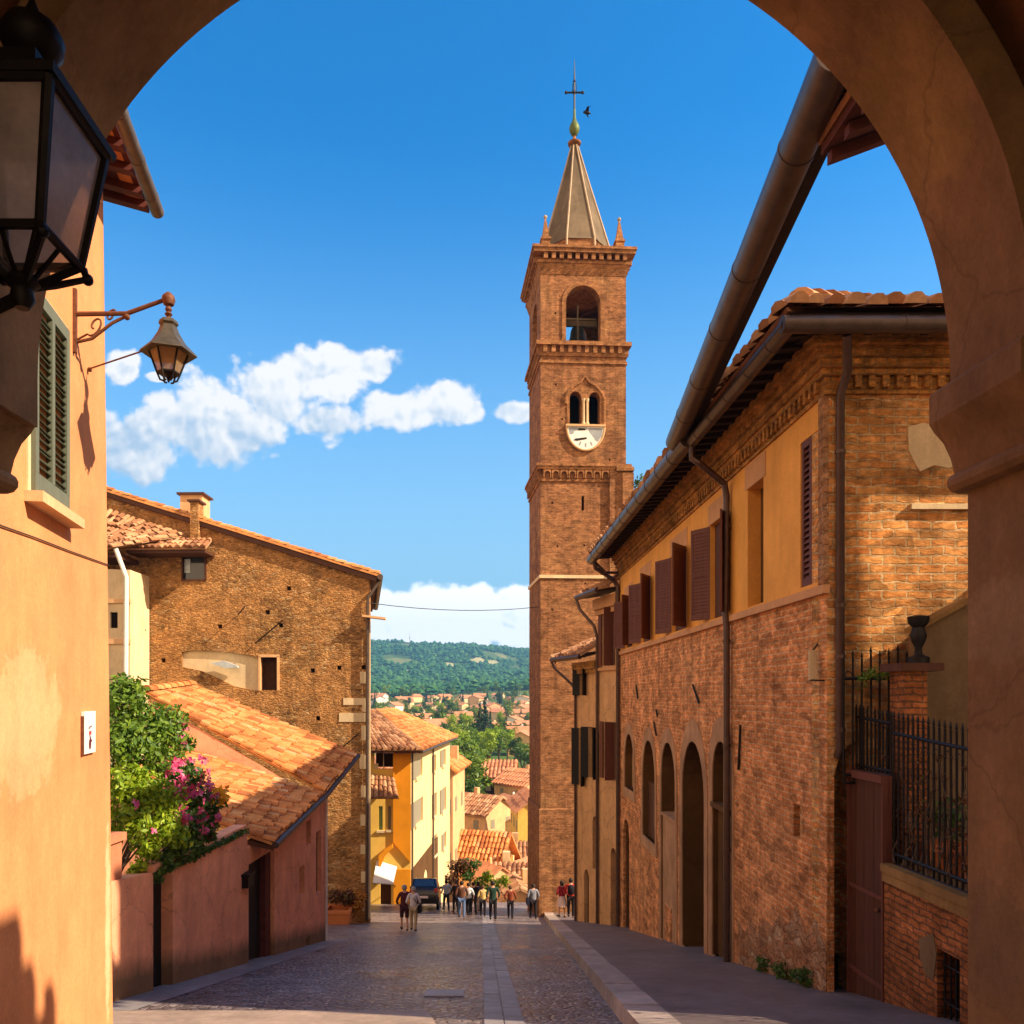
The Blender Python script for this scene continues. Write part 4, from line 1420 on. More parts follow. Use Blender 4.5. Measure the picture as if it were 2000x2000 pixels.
for k, (a, b, z0, z1) in enumerate(wu):
    mb = MB()
    RW.box(mb, a - .02, b + .02, z0 - .02, z1 + .02, -.42, (-.07, -.22, -.09, -.09, -.07, -.07)[k])
    w = mb.build('window', M['darkwood'] if k != 1 else M['reveal'], rb)
    if k == 0 or k >= 2:
        mb = MB()
        wd = b - a
        leaves = [(a + .02, a + wd * .5 - .005, 0), (a + wd * .5 + .005, b - .02, 0)] if k == 0 else []
        for (l0, l1, _) in leaves:
            RW.box(mb, l0, l0 + .06, z0, z1, -.04, -.0); RW.box(mb, l1 - .06, l1, z0, z1, -.04, -.0)
            RW.box(mb, l0 + .06, l1 - .06, z0, z0 + .1, -.04, -.0); RW.box(mb, l0 + .06, l1 - .06, z1 - .1, z1, -.04, -.0)
            n_ = 22
            for i in range(n_):
                z = z0 + .1 + (z1 - z0 - .2) * i / n_
                mb.obox(RW.pt(l0 + .06, z, -.002), RW.d * (l1 - l0 - .12), RW.n * -.04 + Vector((0, 0, .06)), Vector((0, 0, .01)))
        if k >= 2:
            for (hu, sg_) in ((a, -1), (b, 1)):
                mb = MB()
                ang = radians(random.uniform(140, 158))
                dv = RW.d * (sg_ * -cos(ang)) + RW.n * sin(ang)
                w2 = wd * .46
                o = RW.pt(hu, z0 + .02, .02)
                th = dv.cross(Vector((0, 0, 1))) * .035
                hgt = z1 - z0 - .04
                for (f0, f1, y0, y1) in ((0, .1, 0, 1), (.9, 1, 0, 1), (.1, .9, 0, .05), (.1, .9, .95, 1), (.1, .9, .48, .52)):
                    mb.obox(o + dv * (w2 * f0) + Vector((0, 0, hgt * y0)), dv * (w2 * (f1 - f0)), th, Vector((0, 0, hgt * (y1 - y0))))
                mb.obox(o + dv * (w2 * .08) + th * .4 + Vector((0, 0, hgt * .04)), dv * (w2 * .84), th * .2, Vector((0, 0, hgt * .92)))
                n_ = 24
                for i in range(n_):
                    mb.obox(o + dv * (w2 * .1) + Vector((0, 0, hgt * (.05 + .9 * i / n_))), dv * (w2 * .8), th + Vector((0, 0, .045)), Vector((0, 0, .01)))
                mb.build('shutter', M['shutbrown'], w)
        else:
            mb.build('shutter', M['shutbrown'], w)
# arcade: pale plaster borders, filled or deep openings
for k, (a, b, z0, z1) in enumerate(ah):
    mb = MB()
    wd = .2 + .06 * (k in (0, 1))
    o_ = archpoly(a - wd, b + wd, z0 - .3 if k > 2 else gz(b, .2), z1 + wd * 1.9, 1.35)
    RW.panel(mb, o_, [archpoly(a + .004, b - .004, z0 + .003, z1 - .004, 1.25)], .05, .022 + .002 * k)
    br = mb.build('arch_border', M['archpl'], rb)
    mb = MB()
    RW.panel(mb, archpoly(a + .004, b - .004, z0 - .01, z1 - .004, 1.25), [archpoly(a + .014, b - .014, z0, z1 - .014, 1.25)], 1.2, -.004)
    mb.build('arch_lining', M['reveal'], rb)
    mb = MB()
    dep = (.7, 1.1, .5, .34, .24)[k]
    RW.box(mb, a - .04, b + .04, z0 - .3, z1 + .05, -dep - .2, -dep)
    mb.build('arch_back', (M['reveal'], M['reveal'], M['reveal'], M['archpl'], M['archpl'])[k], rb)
a, b, z0, z1 = ah[2]
mb = MB(); RW.box(mb, a + .003, b - .003, gz(b, .2), RW.z(1262, 1546), -.33, -.03); RW.box(mb, a + .003, b - .003, RW.z(1262, 1546) + .002, RW.z(1262, 1540), -.33, .02)
mb.build('arch_infill', M['archpl'], rb)
a, b, z0, z1 = ah[0]
mb = MB(); RW.box(mb, a - .1, b + .1, RW.z(1361, 1530), RW.z(1361, 1520), -.48, .03); RW.box(mb, b - .35, b - .003, gz(b, .2), RW.z(1361, 1530) - .002, -.48, -.1)
mb.build('arch_ledge', M['reveal'], rb)
a, b, z0, z1 = ah[1]
mb = MB(); RW.box(mb, a + .02, a + (b - a) * .42, gz(b, .2), z1 - 1.0, -.9, -.8)
mb.build('door', M['blackdoor'], rb)
a, b, z0, z1 = ah[3]
mb = MB(); RW.box(mb, a, b, z0 + .0, RW.z(1225, 1480), -.22, -.16)
mb.build('window', M['darkwood'], rb)
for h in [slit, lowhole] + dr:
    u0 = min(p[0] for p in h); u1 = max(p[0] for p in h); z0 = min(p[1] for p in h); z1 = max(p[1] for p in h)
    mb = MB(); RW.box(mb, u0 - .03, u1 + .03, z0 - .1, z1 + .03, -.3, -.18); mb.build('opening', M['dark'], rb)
for (p, q) in (((1311, 1292), (1321, 1326)), ((1241, 1338), (1242, 1352)), ((1237, 1362), (1240, 1388)), ((1203, 1292), (1205, 1318)), ((1402, 1368), (1396, 1452))):
    mb = MB()
    mb.tube([RW.at(*p, .05), RW.at(*q, .03)], .025, 5)
    mb.build('tie_and_shadow_bar', M['iron'], rb)
# end wall towards the camera
mb = MB()
EW.panel(mb, [(0, zg(11) - .8), (EW.L, zg(11) - .8), (EW.L, 4.9), (0, 4.9)], [[(.02, zg(11) - .7), (.4, zg(11) - .7), (.4, -.62), (.28, -.7), (.16, -.88), (.07, -1.15), (.02, -1.5)]], .5)
EW.box(mb, .015, .9, zg(11) - .7, -.3, -.95, -.62)
mb.build('end_wall', M['brickend'], rb)
mb = MB()
mb.box((10.9, 11.4, -12), (11.2, 28.2, 4.9)); mb.box((5.7, 27.9, -12), (10.89, 28.19, 4.9))
mb.build('rear_wall', M['brickend'], rb)
mb = MB()
# grey plaster patch and a broken ledge high on the end wall
pp = [EW.uz(x, y) for x, y in ((1712, 806), (1742, 798), (1790, 812), (1812, 800), (1850, 805), (1850, 880), (1812, 872), (1790, 884), (1762, 878), (1735, 890), (1722, 868), (1714, 850))]
EW.panel(mb, pp, [], .03, .016)
EW.box(mb, EW.u(1716), EW.u(1850), EW.z(1780, 962), EW.z(1780, 952), -.02, .06)
mb.build('plaster_patch', M['palep'], rb)
# cornice bands, with dentils
mb = MB()
bands = [(4.14, 4.20, .05), (4.20, 4.38, .035), (4.38, 4.47, .10), (4.472, 4.60, .15), (4.602, 4.73, .22), (4.732, 4.88, .30)]
for (z0, z1, n) in bands:
    RW.box(mb, -n, RW.L, z0, z1, -.02, n)
    EW.box(mb, .0, EW.L, z0 + .003, z1 - .004, -.02, n - .004)
u = .12
while u < RW.L - .1:
    RW.box(mb, u, u + .09, 4.215, 4.375, .03, .1)
    u += .19
u = .15
while u < 4.0:
    EW.box(mb, u, u + .09, 4.218, 4.372, .03, .1)
    u += .19
mb.build('cornice', M['cornice'], rb)
mb = MB()   # corner pilaster strip beside the first window
RW.box(mb, -.012, .17, ZS + .03, 4.14, -.02, .05)
mb.build('corner_strip', M['rubblefoot'], rb)
# eaves
EC = Vector((4.11, 10.3, 4.79)); EF = Vector((4.27, 27.9, 4.77))
mb = MB()
z_ = Vector((0, 0, .1))
q = [Vector((4.16, 10.36, 4.87)), Vector((4.32, 28.4, 4.87)), Vector((5.7, 28.4, 5.02)), Vector((5.7, 12.0, 5.02))]
mb.hexa(q, [v + z_ for v in q])
q = [Vector((4.16, 10.36, 4.872)), Vector((5.702, 12.0, 5.022)), Vector((11.6, 12.0, 5.022)), Vector((11.6, 10.36, 4.872))]
mb.hexa(q, [v + z_ for v in q])
y = 10.7
while y < 28.2:
    x = 4.2 + .0091 * (y - 10.3)
    mb.obox((x, y, 4.80), (1.1, 0, .1), (0, .1, 0), (0, 0, .09))
    y += .38
x = 4.5
while x < 11:
    mb.obox((x, 10.42, 4.80), (.1, 0, 0), (0, .9, .1), (0, 0, .09))
    x += .38
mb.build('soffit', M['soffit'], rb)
mb = MB()
e0 = Vector((4.05, 10.24, 4.99)); ap = Vector((8.0, 14.2, 6.75))
tile_roof(mb, e0, Vector((11.95, 10.24, 4.99)), Vector((11.95, 14.2, 6.75)), Vector((4.05, 14.2, 6.75)), pitch=.25, course=.4, rad=.12, clip=lambda a, b: b / 2 - .01 < a < 1 - b / 2 + .01)
e1 = Vector((4.2, 28.6, 4.99))
tile_roof(mb, e0, e1, Vector((8.0, 28.6, 6.75)), ap, pitch=.27, course=.42, rad=.12, seg=4)
tile_roof(mb, Vector((11.95, 10.24, 4.99)), Vector((11.95, 28.6, 4.99)), Vector((8.0, 28.6, 6.75)), ap, pitch=.5, course=.6, rad=.2, seg=3)
ridge_tiles(mb, e0 + Vector((.3, .3, .15)), ap + Vector((0, 0, .07)), .19, .46)
mb.build('roof', M['tilesold'], rb)
mb = MB()
gm = EC.lerp(EF, .28)
gutter_mesh(mb, [EC, gm], .115, (.12, .3, .5, .68, .86))
gutter_mesh(mb, [EC + Vector((-.1, 0, 0)), Vector((11.9, 10.3, 4.79))], .115, (.2, .5))
mb.build('gutter', M['gutter'], rb, smooth=40)
mb = MB()
gutter_mesh(mb, [gm + Vector((-.06, -.2, .05)), EF + Vector((-.03, .3, .0))], .17, [i / 12 for i in range(1, 12)])
mb.build('street_gutter', M['gutter'], rb, smooth=40)
mb = MB()
u1 = RW.u(1381)
mb.tube([gm + Vector((0, -.2, -.08)), gm + Vector((.0, -.2, -.32)), gm + Vector((.12, -.25, -.42)), RW.pt(u1, 4.05, .14), RW.pt(u1, 3.8, .1), RW.pt(u1, 1.6, .13), RW.pt(u1, 1.3, .1), RW.pt(u1, gz(u1, -.2), .1)], .062, 9)
for z in (3.2, 1.0, -1.0, -3.0): mb.tube([RW.pt(u1, z, .1), RW.pt(u1, z + .06, .1)], .075, 9)
mb.build('downpipe', M['pipe'], rb, smooth=40)
mb = MB()
u2 = RW.L - .15
mb.tube([EF + Vector((0, -.1, -.1)), EF + Vector((.05, -.1, -.35)), RW.pt(u2, 4.05, .25), RW.pt(u2, 3.8, .1), RW.pt(u2, gz(u2, -.2), .1)], .075, 9)
mb.tube([EF + Vector((0, -.1, -.1)), EF + Vector((.4, -.1, -.5)), RW.pt(u2, 4.3, .1)], .05, 7)
mb.build('downpipe', M['pipe'], rb, smooth=40)
mb = MB()
up = EW.u(1580)
mb.tube([Vector((4.9, 10.4, 4.7)), EW.pt(up, 4.35, .3), EW.pt(up, 4.1, .085), EW.pt(up, -.75, .085), EW.pt(up, -.85, .02)], .058, 10)
for z in (3.3, 1.2, .5, -.5): mb.tube([EW.pt(up, z, .085), EW.pt(up, z + .05, .085)], .07, 10)
mb.build('downpipe', M['pipe'], rb, smooth=40)
fl = thing('bracket_sign', 'small white panel on iron rods at the corner of the brick facade', 'sign', RW.at(1550, 1260, 0))
mb = MB()
o = RW.at(1549, 1283, .06)
mb.obox(o, RW.n * .32 * .35 + Vector((0, -.02, 0)), (0, .03, 0), (0, 0, .42))
mb.build('panel', M['palep'], fl)
mb = MB()
mb.tube([RW.at(1556, 1284, .0), o + RW.n * .1], .012, 5); mb.tube([RW.at(1543, 1215, .0), o + Vector((0, 0, .42)) + RW.n * .05], .012, 5)
mb.build('rod', M['iron'], fl)
wp = thing('weed', 'dry green weeds growing at the foot of the brick facade', 'weed', RW.pt(.8, gz(.8, -.25), .1))
mb = MB()
for k in range(24):
    u = random.uniform(.35, 2.6)
    leaf_cloud(mb, RW.pt(u, gz(u, -.22) + random.uniform(.02, .2), .06), (.14, .14, .12), 26, .04)
mb.build('foliage', M['leafdk'], wp)

# ---------------------------------------------------------------- long free gutter
lg = thing('long_gutter', 'huge dark metal gutter slanting across the sky to the ochre house', 'gutter', P(1579, 100, 6.4))
ga = P(1581, 96, 6.36); gb = Vector((3.98, 15.6, 4.95))
mb = MB()
mb.tube([ga, gb], [.172, .178], 20)
for t in (.12, .34, .5, .68, .84):
    p = ga.lerp(gb, t); d = (gb - ga).normalized()
    mb.tube([p - d * .02, p + d * .02], .172 + .006 * t + .008, 20)
mb.build('channel', M['gutter'], lg, smooth=40)
mb = MB()
dq = Vector((.13, .02, -.05))
mb.hexa([ga + dq, ga + dq + Vector((.16, 0, 0)), gb + dq + Vector((.16, 0, 0)), gb + dq],
        [ga + dq + Vector((0, 0, .16)), ga + dq + Vector((.16, 0, .16)), gb + dq + Vector((.16, 0, .16)), gb + dq + Vector((0, 0, .16))])
mb.build('fascia', M['soffit'], lg)

# ---------------------------------------------------------------- yard: gate, wall, railings
GW = Wall((5.2, 11.0), (5.2, 6.4), (0, 8))
gt = thing('yard_gate', 'tall dark brown plank gate between the brick facade and yard wall', 'gate', (5.2, 10.5, zg(10.5)))
ud1 = GW.u(1668)
mb = MB()
n_ = 7
for i in range(n_):
    a = .03 + (ud1 - .06) * i / n_; b = .03 + (ud1 - .06) * (i + 1) / n_ - .008
    GW.box(mb, a, b, zg(10.4) - .1, -1.12, -.06, -.02 + random.uniform(-.004, .004))
mb.build('planks', M['darkwood'], gt)
mb = MB()
GW.box(mb, .0, ud1, -1.12, -1.02, -.1, .04)
GW.box(mb, .0, .03, zg(10.4) - .2, -1.12, -.1, .02); GW.box(mb, ud1 - .03, ud1, zg(10.4) - .2, -1.12, -.1, .02)
GW.box(mb, .03, ud1 - .03, -2.62, -2.56, -.02, .004); GW.box(mb, .03, ud1 - .03, -3.75, -3.69, -.02, .004)
mb.build('gate_frame', M['shutbrown'], gt)
mb = MB(); mb.ball(GW.pt(ud1 - .12, -2.75, .03), .035, 10); mb.build('handle', M['rusty'], gt, smooth=40)
yw = thing('yard_wall', 'low orange brick yard wall with a mossy sloping coping', 'wall', (5.2, 9, zg(9)))
ww = rect(GW.u(1768), GW.u(1811), zg(8.6) - .3, GW.z(1790, 1800))
mb = MB()
GW.panel(mb, [(ud1 + .003, zg(9.9) - .6), (GW.L, zg(6.4) - .6), (GW.L, -2.22), (ud1 + .003, -2.22)], [[(max(ud1 + .1, p[0]), p[1]) for p in ww]], .3)
mb.build('wall', M['brickfence'], yw)
mb = MB()
GW.box(mb, ud1 + .003, GW.L, -2.22, -2.12, -.34, .05); GW.box(mb, ud1 + .003, GW.L, -2.34, -2.222, -.02, .03)
mb.build('coping', M['coping'], yw)
mb = MB(); GW.box(mb, ww[0][0] - .02, ww[1][0] + .02, ww[0][1], ww[2][1] + .02, -.3, -.2); wi = mb.build('window', M['dark'], yw)
mb = MB()
for i in range(4):
    u = ww[0][0] + (ww[1][0] - ww[0][0]) * (i + .5) / 4
    mb.tube([GW.pt(u, ww[0][1], -.06), GW.pt(u, ww[2][1], -.06)], .012, 6)
for z in (-3.4, -3.0): mb.tube([GW.pt(ww[0][0], z, -.06), GW.pt(ww[1][0], z, -.06)], .011, 6)
mb.build('grille', M['iron'], wi)
mb = MB(); GW.panel(mb, [GW.uz(*p) for p in ((1735, 1770), (1762, 1762), (1768, 1800), (1762, 1850), (1748, 1840), (1738, 1810))], [], .02, .01); mb.build('plaster_patch', M['grayplaster'], yw)


def railing(name, label, W_, u0, u1, zb0, zb1, zt0, zt1, step, extra=.0):
    t = thing(name, label, 'railing', W_.pt(u0, zb0, 0))
    mb = MB()
    n_ = int((u1 - u0) / step)
    for i in range(n_ + 1):
        f = i / n_
        u = u0 + (u1 - u0) * f
        zb_ = zb0 + (zb1 - zb0) * f; zt_ = zt0 + (zt1 - zt0) * f + extra * random.uniform(.3, 1)
        j = [random.uniform(-.01, .01) for _ in range(3)]
        zc = zb_ + (zt_ - zb_) * .82
        mb.tube([W_.pt(u, zb_, -.1), W_.pt(u + j[0], (zb_ + zt_) / 2, -.1), W_.pt(u, zt_, -.1)], .0145, 6)
        mb.ball(W_.pt(u + j[0] * .5, zc, -.1), .022, 6)
        mb.lathe(W_.pt(u, zt_, -.1), [(.004, -.005), (.02, .03), (.003, .1)], 5)
        if i % 2 == 0 and i < n_:
            # little scroll between bars
            c = W_.pt(u + step / 2, zc + .1, -.1)
            mb.tube([c + W_.d * (.045 * cos(q)) + Vector((0, 0, .045 * sin(q))) for q in [2 * pi * k / 10 for k in range(9)]], .006, 4)
    mb.build('bars', M['iron'], t)
    mb = MB()
    for f in (.0, .07, .9):
        mb.tube([W_.pt(u0, zb0 + (zt0 - zb0) * f, -.1), W_.pt(u1, zb1 + (zt1 - zb1) * f, -.1)], .024 if f else .018, 6)
    mb.build('rail', M['iron'], t)
    return t


railing('iron_railing', 'black iron railing of thin bars standing on the brick yard wall', GW, ud1 + .05, GW.L - .05, -2.12, -2.12, -.30, -.56, .105)
railing('iron_railing', 'short black iron railing fixed above the brown plank gate', GW, .03, ud1 - .02, -1.02, -1.02, -.22, -.29, .1)
BWl = Wall((5.02, 10.75), (7.6, 10.75), (5, 0))
railing('iron_railing', 'high black iron railing with spikes in front of the lit brick end wall', BWl, .05, 2.5, -1.2, -1.2, .38, .38, .12, .25)
pr = thing('brick_pier', 'orange brick pier with a dark flat cap behind the railings', 'pier', (5.6, 10.2, -2.2))
mb = MB(); mb.box((5.46, 10.0, -2.3), (5.72, 10.4, .3)); mb.build('shaft', M['brickfence'], pr)
mb = MB(); mb.box((5.36, 9.94, .3), (5.9, 10.46, .4)); mb.build('cap', M['darkwood'], pr)
ur_ = thing('garden_urn', 'dark weathered urn on the brick pier against the sunlit wall', 'urn', (5.7, 10.2, .4))
mb = MB(); mb.lathe((5.72, 10.2, .4), [(.13, 0), (.13, .08), (.05, .12), (.04, .2), (.08, .28), (.10, .36), (.07, .46), (.12, .52), (.13, .6), (.05, .62)], 14)
mb.build('body', M['iron'], ur_, smooth=40)
yb = thing('plaster_wall', 'grey-green plaster wall with a slanting top behind the railings', 'wall', (6.5, 10.3, -2.2))
mb = MB(); mb.prism([(5.87, 10.5, -2.3), (8.6, 10.5, -2.3), (8.6, 10.5, 1.6), (6.5, 10.5, 1.2), (5.87, 10.5, .82)], (0, .2, 0))
mb.build('wall', M['grayplaster'], yb)
mb = MB(); mb.hexa([(5.83, 10.44, .82), (6.52, 10.44, 1.2), (6.52, 10.74, 1.2), (5.83, 10.74, .82)], [(5.83, 10.44, .89), (6.52, 10.44, 1.27), (6.52, 10.74, 1.27), (5.83, 10.74, .89)])
mb.build('coping', M['coping'], yb)
mb = MB(); mb.box((5.5, 5.5, -6), (9.4, 10.99, -2.25)); tag(mb.build('yard_terrace', M['pave']), kind='structure')
for k, (x, y, s, mt, lab) in enumerate([(5.75, 9.6, .3, 'leafdk', 'dark potted shrub next to the gate end of the iron railing'), (5.9, 8.9, .26, 'leafmid', 'middle potted plant of the row behind the iron railing'),
                                        (5.75, 8.3, .28, 'leafdk', 'potted plant nearest the arch pillar behind the iron railing')]):
    t = thing('potted_plant', lab, 'potted plant', (x, y, -2.25), 'potted plants behind the railing')
    c = Vector((x, y, -2.25))
    mb = MB(); mb.lathe(c, [(.16, 0), (.24, .38), (.28, .38), (.28, .46), (.22, .46), (.2, .36)], 14); mb.build('pot', M['terracotta'], t, smooth=30)
    mb = MB(); leaf_cloud(mb, c + Vector((0, 0, .75)), (s, s, .36), 240, .05); mb.build('foliage', M[mt], t)
vi = thing('climbing_plant', 'yellow-green creeper on the railing beside the corner downpipe', 'creeper', (5.3, 10.8, .2))
mb = MB()
for k in range(7): leaf_cloud(mb, (5.22 + .08 * k, 10.66, .2 + random.uniform(-.12, .12)), .12, 26, .035)
mb.build('foliage', M['leafmid'], vi)

# ---------------------------------------------------------------- added walls beyond the pillar, unseen, shaped to shade road, yard and orange house
nb = thing('shade_wall_and_roof', 'added unseen brick shade wall with the dark red roof corner behind the arch', 'house', (11, 8, -3))
mb = MB(); mb.box((9.5, 6.95, -6), (10.7, 9.3, 9.0)); mb.build('wall', M['brickfence'], nb)  # unseen wall added to shade the road and the pink garden wall
mb = MB()
tile_roof(mb, (3.12, 7.2, 5.02), (3.12, 6.4, 5.02), (9.5, 6.4, 7.4), (9.5, 7.2, 7.4), pitch=.2)
mb.build('porch_roof', M['tilesold'], nb)
mb = MB()
mb.hexa([(3.15, 6.42, 4.86), (9.5, 6.42, 7.24), (9.5, 7.18, 7.24), (3.15, 7.18, 4.86)], [(3.15, 6.42, 4.94), (9.5, 6.42, 7.32), (9.5, 7.18, 7.32), (3.15, 7.18, 4.94)])
for y in (6.45, 6.75, 7.08): mb.hexa([(3.2, y, 4.76), (9.5, y, 7.12), (9.5, y + .09, 7.12), (3.2, y + .09, 4.76)], [(3.2, y, 4.858), (9.5, y, 7.238), (9.5, y + .09, 7.238), (3.2, y + .09, 4.858)])
mb.build('soffit', M['redsoffit'], nb)
mb = MB(); mb.box((9.4, 6.9, 9.0), (10.8, 9.25, 9.15)); mb.build('roof', M['tilesold'], nb)
n2 = thing('stepped_shade_wall', 'added stepped shade wall outside the arch on the right, out of the picture', 'house', (10, 0, -3))
mb = MB()
for (y0, y1, zt2) in ((-6, 1.95, 7.85), (1.95, 2.2, 7.45), (2.2, 2.42, 7.0), (2.42, 2.6, 7.2), (2.6, 2.85, 6.75)): mb.box((8.5, y0, -6), (8.75, y1 - .002, zt2))  # steps shaped to cast the shadow on the orange house wall
mb.build('wall', M['brickfence'], n2)
mb = MB(); tile_roof(mb, (8.75, 1.9, 6.6), (8.75, -5.9, 6.6), (12, -5.9, 7.4), (12, 1.9, 7.4), pitch=.4, seg=3); mb.build('roof', M['tilesold'], n2)
n3 = thing('yard_shade_wall', 'tall plaster shade wall added unseen behind the pillar', 'wall', (8.6, 10, -2))
mb = MB(); mb.box((8.65, 9.4, -4), (8.85, 10.98, 2.9)); mb.build('wall', M['grayplaster'], n3)  # added to keep the foot of the end wall in shade

# ---------------------------------------------------------------- two narrower houses stepping down to the tower
S2 = Wall((5.255, 28.22), (4.80, 30.2), (0, 28))
h2 = thing('narrow_house', 'narrow tan house with brown shutters stepping down after the ochre building', 'house', (6, 29, zg(29)))
z2 = S2.z(1135, 1140)
w2 = rect(S2.u(1161), S2.u(1137), S2.z(1148, 1256), S2.z(1148, 1148))
d2 = [archpoly(S2.u(1163), S2.u(1152), zg(29) - .2, S2.z(1157, 1600), 1.2), rect(S2.u(1163), S2.u(1140), S2.z(1150, 1470), S2.z(1150, 1362))]
mb = MB()
S2.panel(mb, [(0, zg(28) - .6), (S2.L, zg(30) - .6), (S2.L, 3.6), (0, 3.6)], [w2] + d2, .35)
e = S2.pt(S2.L, 0)
mb.quad(Vector((e.x, e.y, -11)), Vector((6.4, e.y + .1, -11)), Vector((6.4, e.y + .1, 3.6)), Vector((e.x, e.y, 3.6)))
mb.build('wall', M['tan'], h2)
for w in [w2] + d2:
    u0, u1 = min(p[0] for p in w), max(p[0] for p in w); za, zb_ = min(p[1] for p in w), max(p[1] for p in w)
    mb = MB(); S2.box(mb, u0 - .03, u1 + .03, za, zb_ + .03, -.34, -.2); wo = mb.build('window', M['darkwood'], h2)
    if w is not d2[0]:
        mb = MB(); S2.box(mb, u1 + .02, u1 + .3, za, zb_, .02, .06); mb.build('shutter', M['shutbrown'], wo)
        mb = MB()
        mb.obox(S2.pt(u0 + .2, za, 0), S2.n * .35, S2.d * .04, Vector((0, 0, zb_ - za)))
        mb.build('shutter', M['shutbrown'], wo)
mb = MB(); S2.box(mb, 0, S2.L + .05, S2.z(1150, 1262) - .05, S2.z(1150, 1262) + .06, .0, .08); mb.build('string_course', M['pinktrim'], h2); mb = MB(); S2.box(mb, 0, S2.L + .1, 3.2, 3.6, .0, .2); S2.box(mb, 0, S2.L + .1, 3.0, 3.2, .0, .1)
mb.build('cornice', M['pinktrim'], h2)
mb = MB()
ea, eb = Vector((4.45, 28.15, 3.78)), Vector((4.02, 30.5, 3.78))
tile_roof(mb, ea, eb, Vector((6.3, 30.5, 4.75)), Vector((6.3, 28.2, 4.75)), pitch=.3, seg=3)
mb.build('roof', M['tilesold'], h2)
mb = MB(); dn_ = Vector((0, 0, .14)); mb.hexa([ea - dn_, eb - dn_, Vector((5, 30.6, 3.78)), Vector((5.4, 28.25, 3.78))], [ea - dn_ * .4, eb - dn_ * .4, Vector((5, 30.6, 3.9)), Vector((5.4, 28.25, 3.9))])
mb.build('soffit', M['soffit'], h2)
mb = MB(); mb.tube([ea - dn_ * .5, eb - dn_ * .5], .11, 8); mb.tube([eb - dn_, eb + Vector((.1, -.05, -.5)), S2.pt(S2.L - .08, 2.6, .2), S2.pt(S2.L - .08, 2.2, .08), S2.pt(S2.L - .08, zg(30), .08)], .06, 7)
mb.build('gutter', M['pipe'], h2, smooth=40)

S3 = Wall((4.80, 30.22), (4.28, 32.5), (0, 30))
h3 = thing('small_house', 'low tan house with black shutters and overhanging eave beside the bell tower', 'house', (6, 31.5, zg(31)))
w3 = [rect(S3.u(1126), S3.u(1110), S3.z(1117, 1468), S3.z(1117, 1372)), rect(S3.u(1103), S3.u(1092), S3.z(1098, 1482), S3.z(1098, 1374)), rect(S3.u(1106), S3.u(1094), S3.z(1100, 1312), S3.z(1100, 1262))]
d3 = [archpoly(S3.u(1111), S3.u(1102), zg(31.5) - .2, S3.z(1106, 1640), 1.3), archpoly(S3.u(1127), S3.u(1118), S3.z(1122, 1640), S3.z(1122, 1540), 1.2)]
mb = MB()
S3.panel(mb, [(0, zg(30) - .6), (S3.L, zg(32.5) - .8), (S3.L, 1.3), (0, 1.3)], w3 + d3, .3)
e = S3.pt(S3.L, 0)
mb.quad(Vector((e.x, e.y, -12)), Vector((6.4, e.y + .2, -12)), Vector((6.4, e.y + .2, 1.3)), Vector((e.x, e.y, 1.3)))
mb.build('wall', M['tan'], h3)
for k, w in enumerate(w3 + d3):
    u0, u1 = min(p[0] for p in w), max(p[0] for p in w); za, zb_ = min(p[1] for p in w), max(p[1] for p in w)
    mb = MB(); S3.box(mb, u0 - .03, u1 + .03, za, zb_ + .03, -.3, -.16); wo = mb.build('window', M['dark'] if k < 4 else M['reveal'], h3)
    if k < 3:
        for hu, s_ in ((u0, -1), (u1, 1)):
            mb = MB()
            mb.obox(S3.pt(hu, za, .01), S3.n * .22 + S3.d * (s_ * .2), S3.d * .04, Vector((0, 0, zb_ - za)))
            mb.build('shutter', M['blackdoor'], wo)
mb = MB(); S3.box(mb, 0, S3.L + .1, 1.0, 1.3, .0, .18); S3.box(mb, 0, S3.L + .1, .85, 1.0, .0, .1)
mb.build('cornice', M['cornice'], h3)
mb = MB()
ea, eb = Vector((4.1, 30.2, 1.52)), Vector((3.28, 32.7, 1.50))
tile_roof(mb, ea, eb, Vector((6.4, 33.0, 2.9)), Vector((6.4, 30.6, 2.9)), pitch=.3, seg=4, jit=.06)
mb.build('roof', M['tilesold'], h3)
mb = MB(); mb.hexa([ea - dn_, eb - dn_, Vector((4.4, 32.7, 1.6)), Vector((4.95, 30.3, 1.6))], [ea - dn_ * .4, eb - dn_ * .4, Vector((4.4, 32.7, 1.7)), Vector((4.95, 30.3, 1.7))])
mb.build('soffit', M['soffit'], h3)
mb = MB(); mb.tube([ea - dn_ * .5, eb - dn_ * .5], .1, 8); mb.tube([eb - dn_, eb + Vector((.1, -.05, -.4)), S3.pt(S3.L - .06, .4, .2), S3.pt(S3.L - .06, .1, .08), S3.pt(S3.L - .06, zg(32), .08)], .055, 7)
mb.build('gutter', M['pipe'], h3, smooth=40)
# dry vine tangled in the yard railing
vn = thing('vine', 'dry dark vine tangled through the iron railing of the yard wall', 'vine', (5.3, 9, -2))
mb = MB(); lf = MB()
random.seed(31)
for k in range(26):
    u = random.uniform(ud1 + .05, 3.2); z = -2.1
    pts = []
    for i in range(9):
        pts.append(GW.pt(u, z, -.1 + random.uniform(-.05, .03)))
        u += random.uniform(-.09, .09); z += random.uniform(.08, .22)
    mb.tube(pts, [.011 - .0009 * i for i in range(9)], 5)
    for p in pts[2::2]:
        if random.random() < .6: leaf_cloud(lf, p, .09, 7, .035)
mb.build('stem', M['bark'], vn); lf.build('foliage', M['leafdry'], vn)
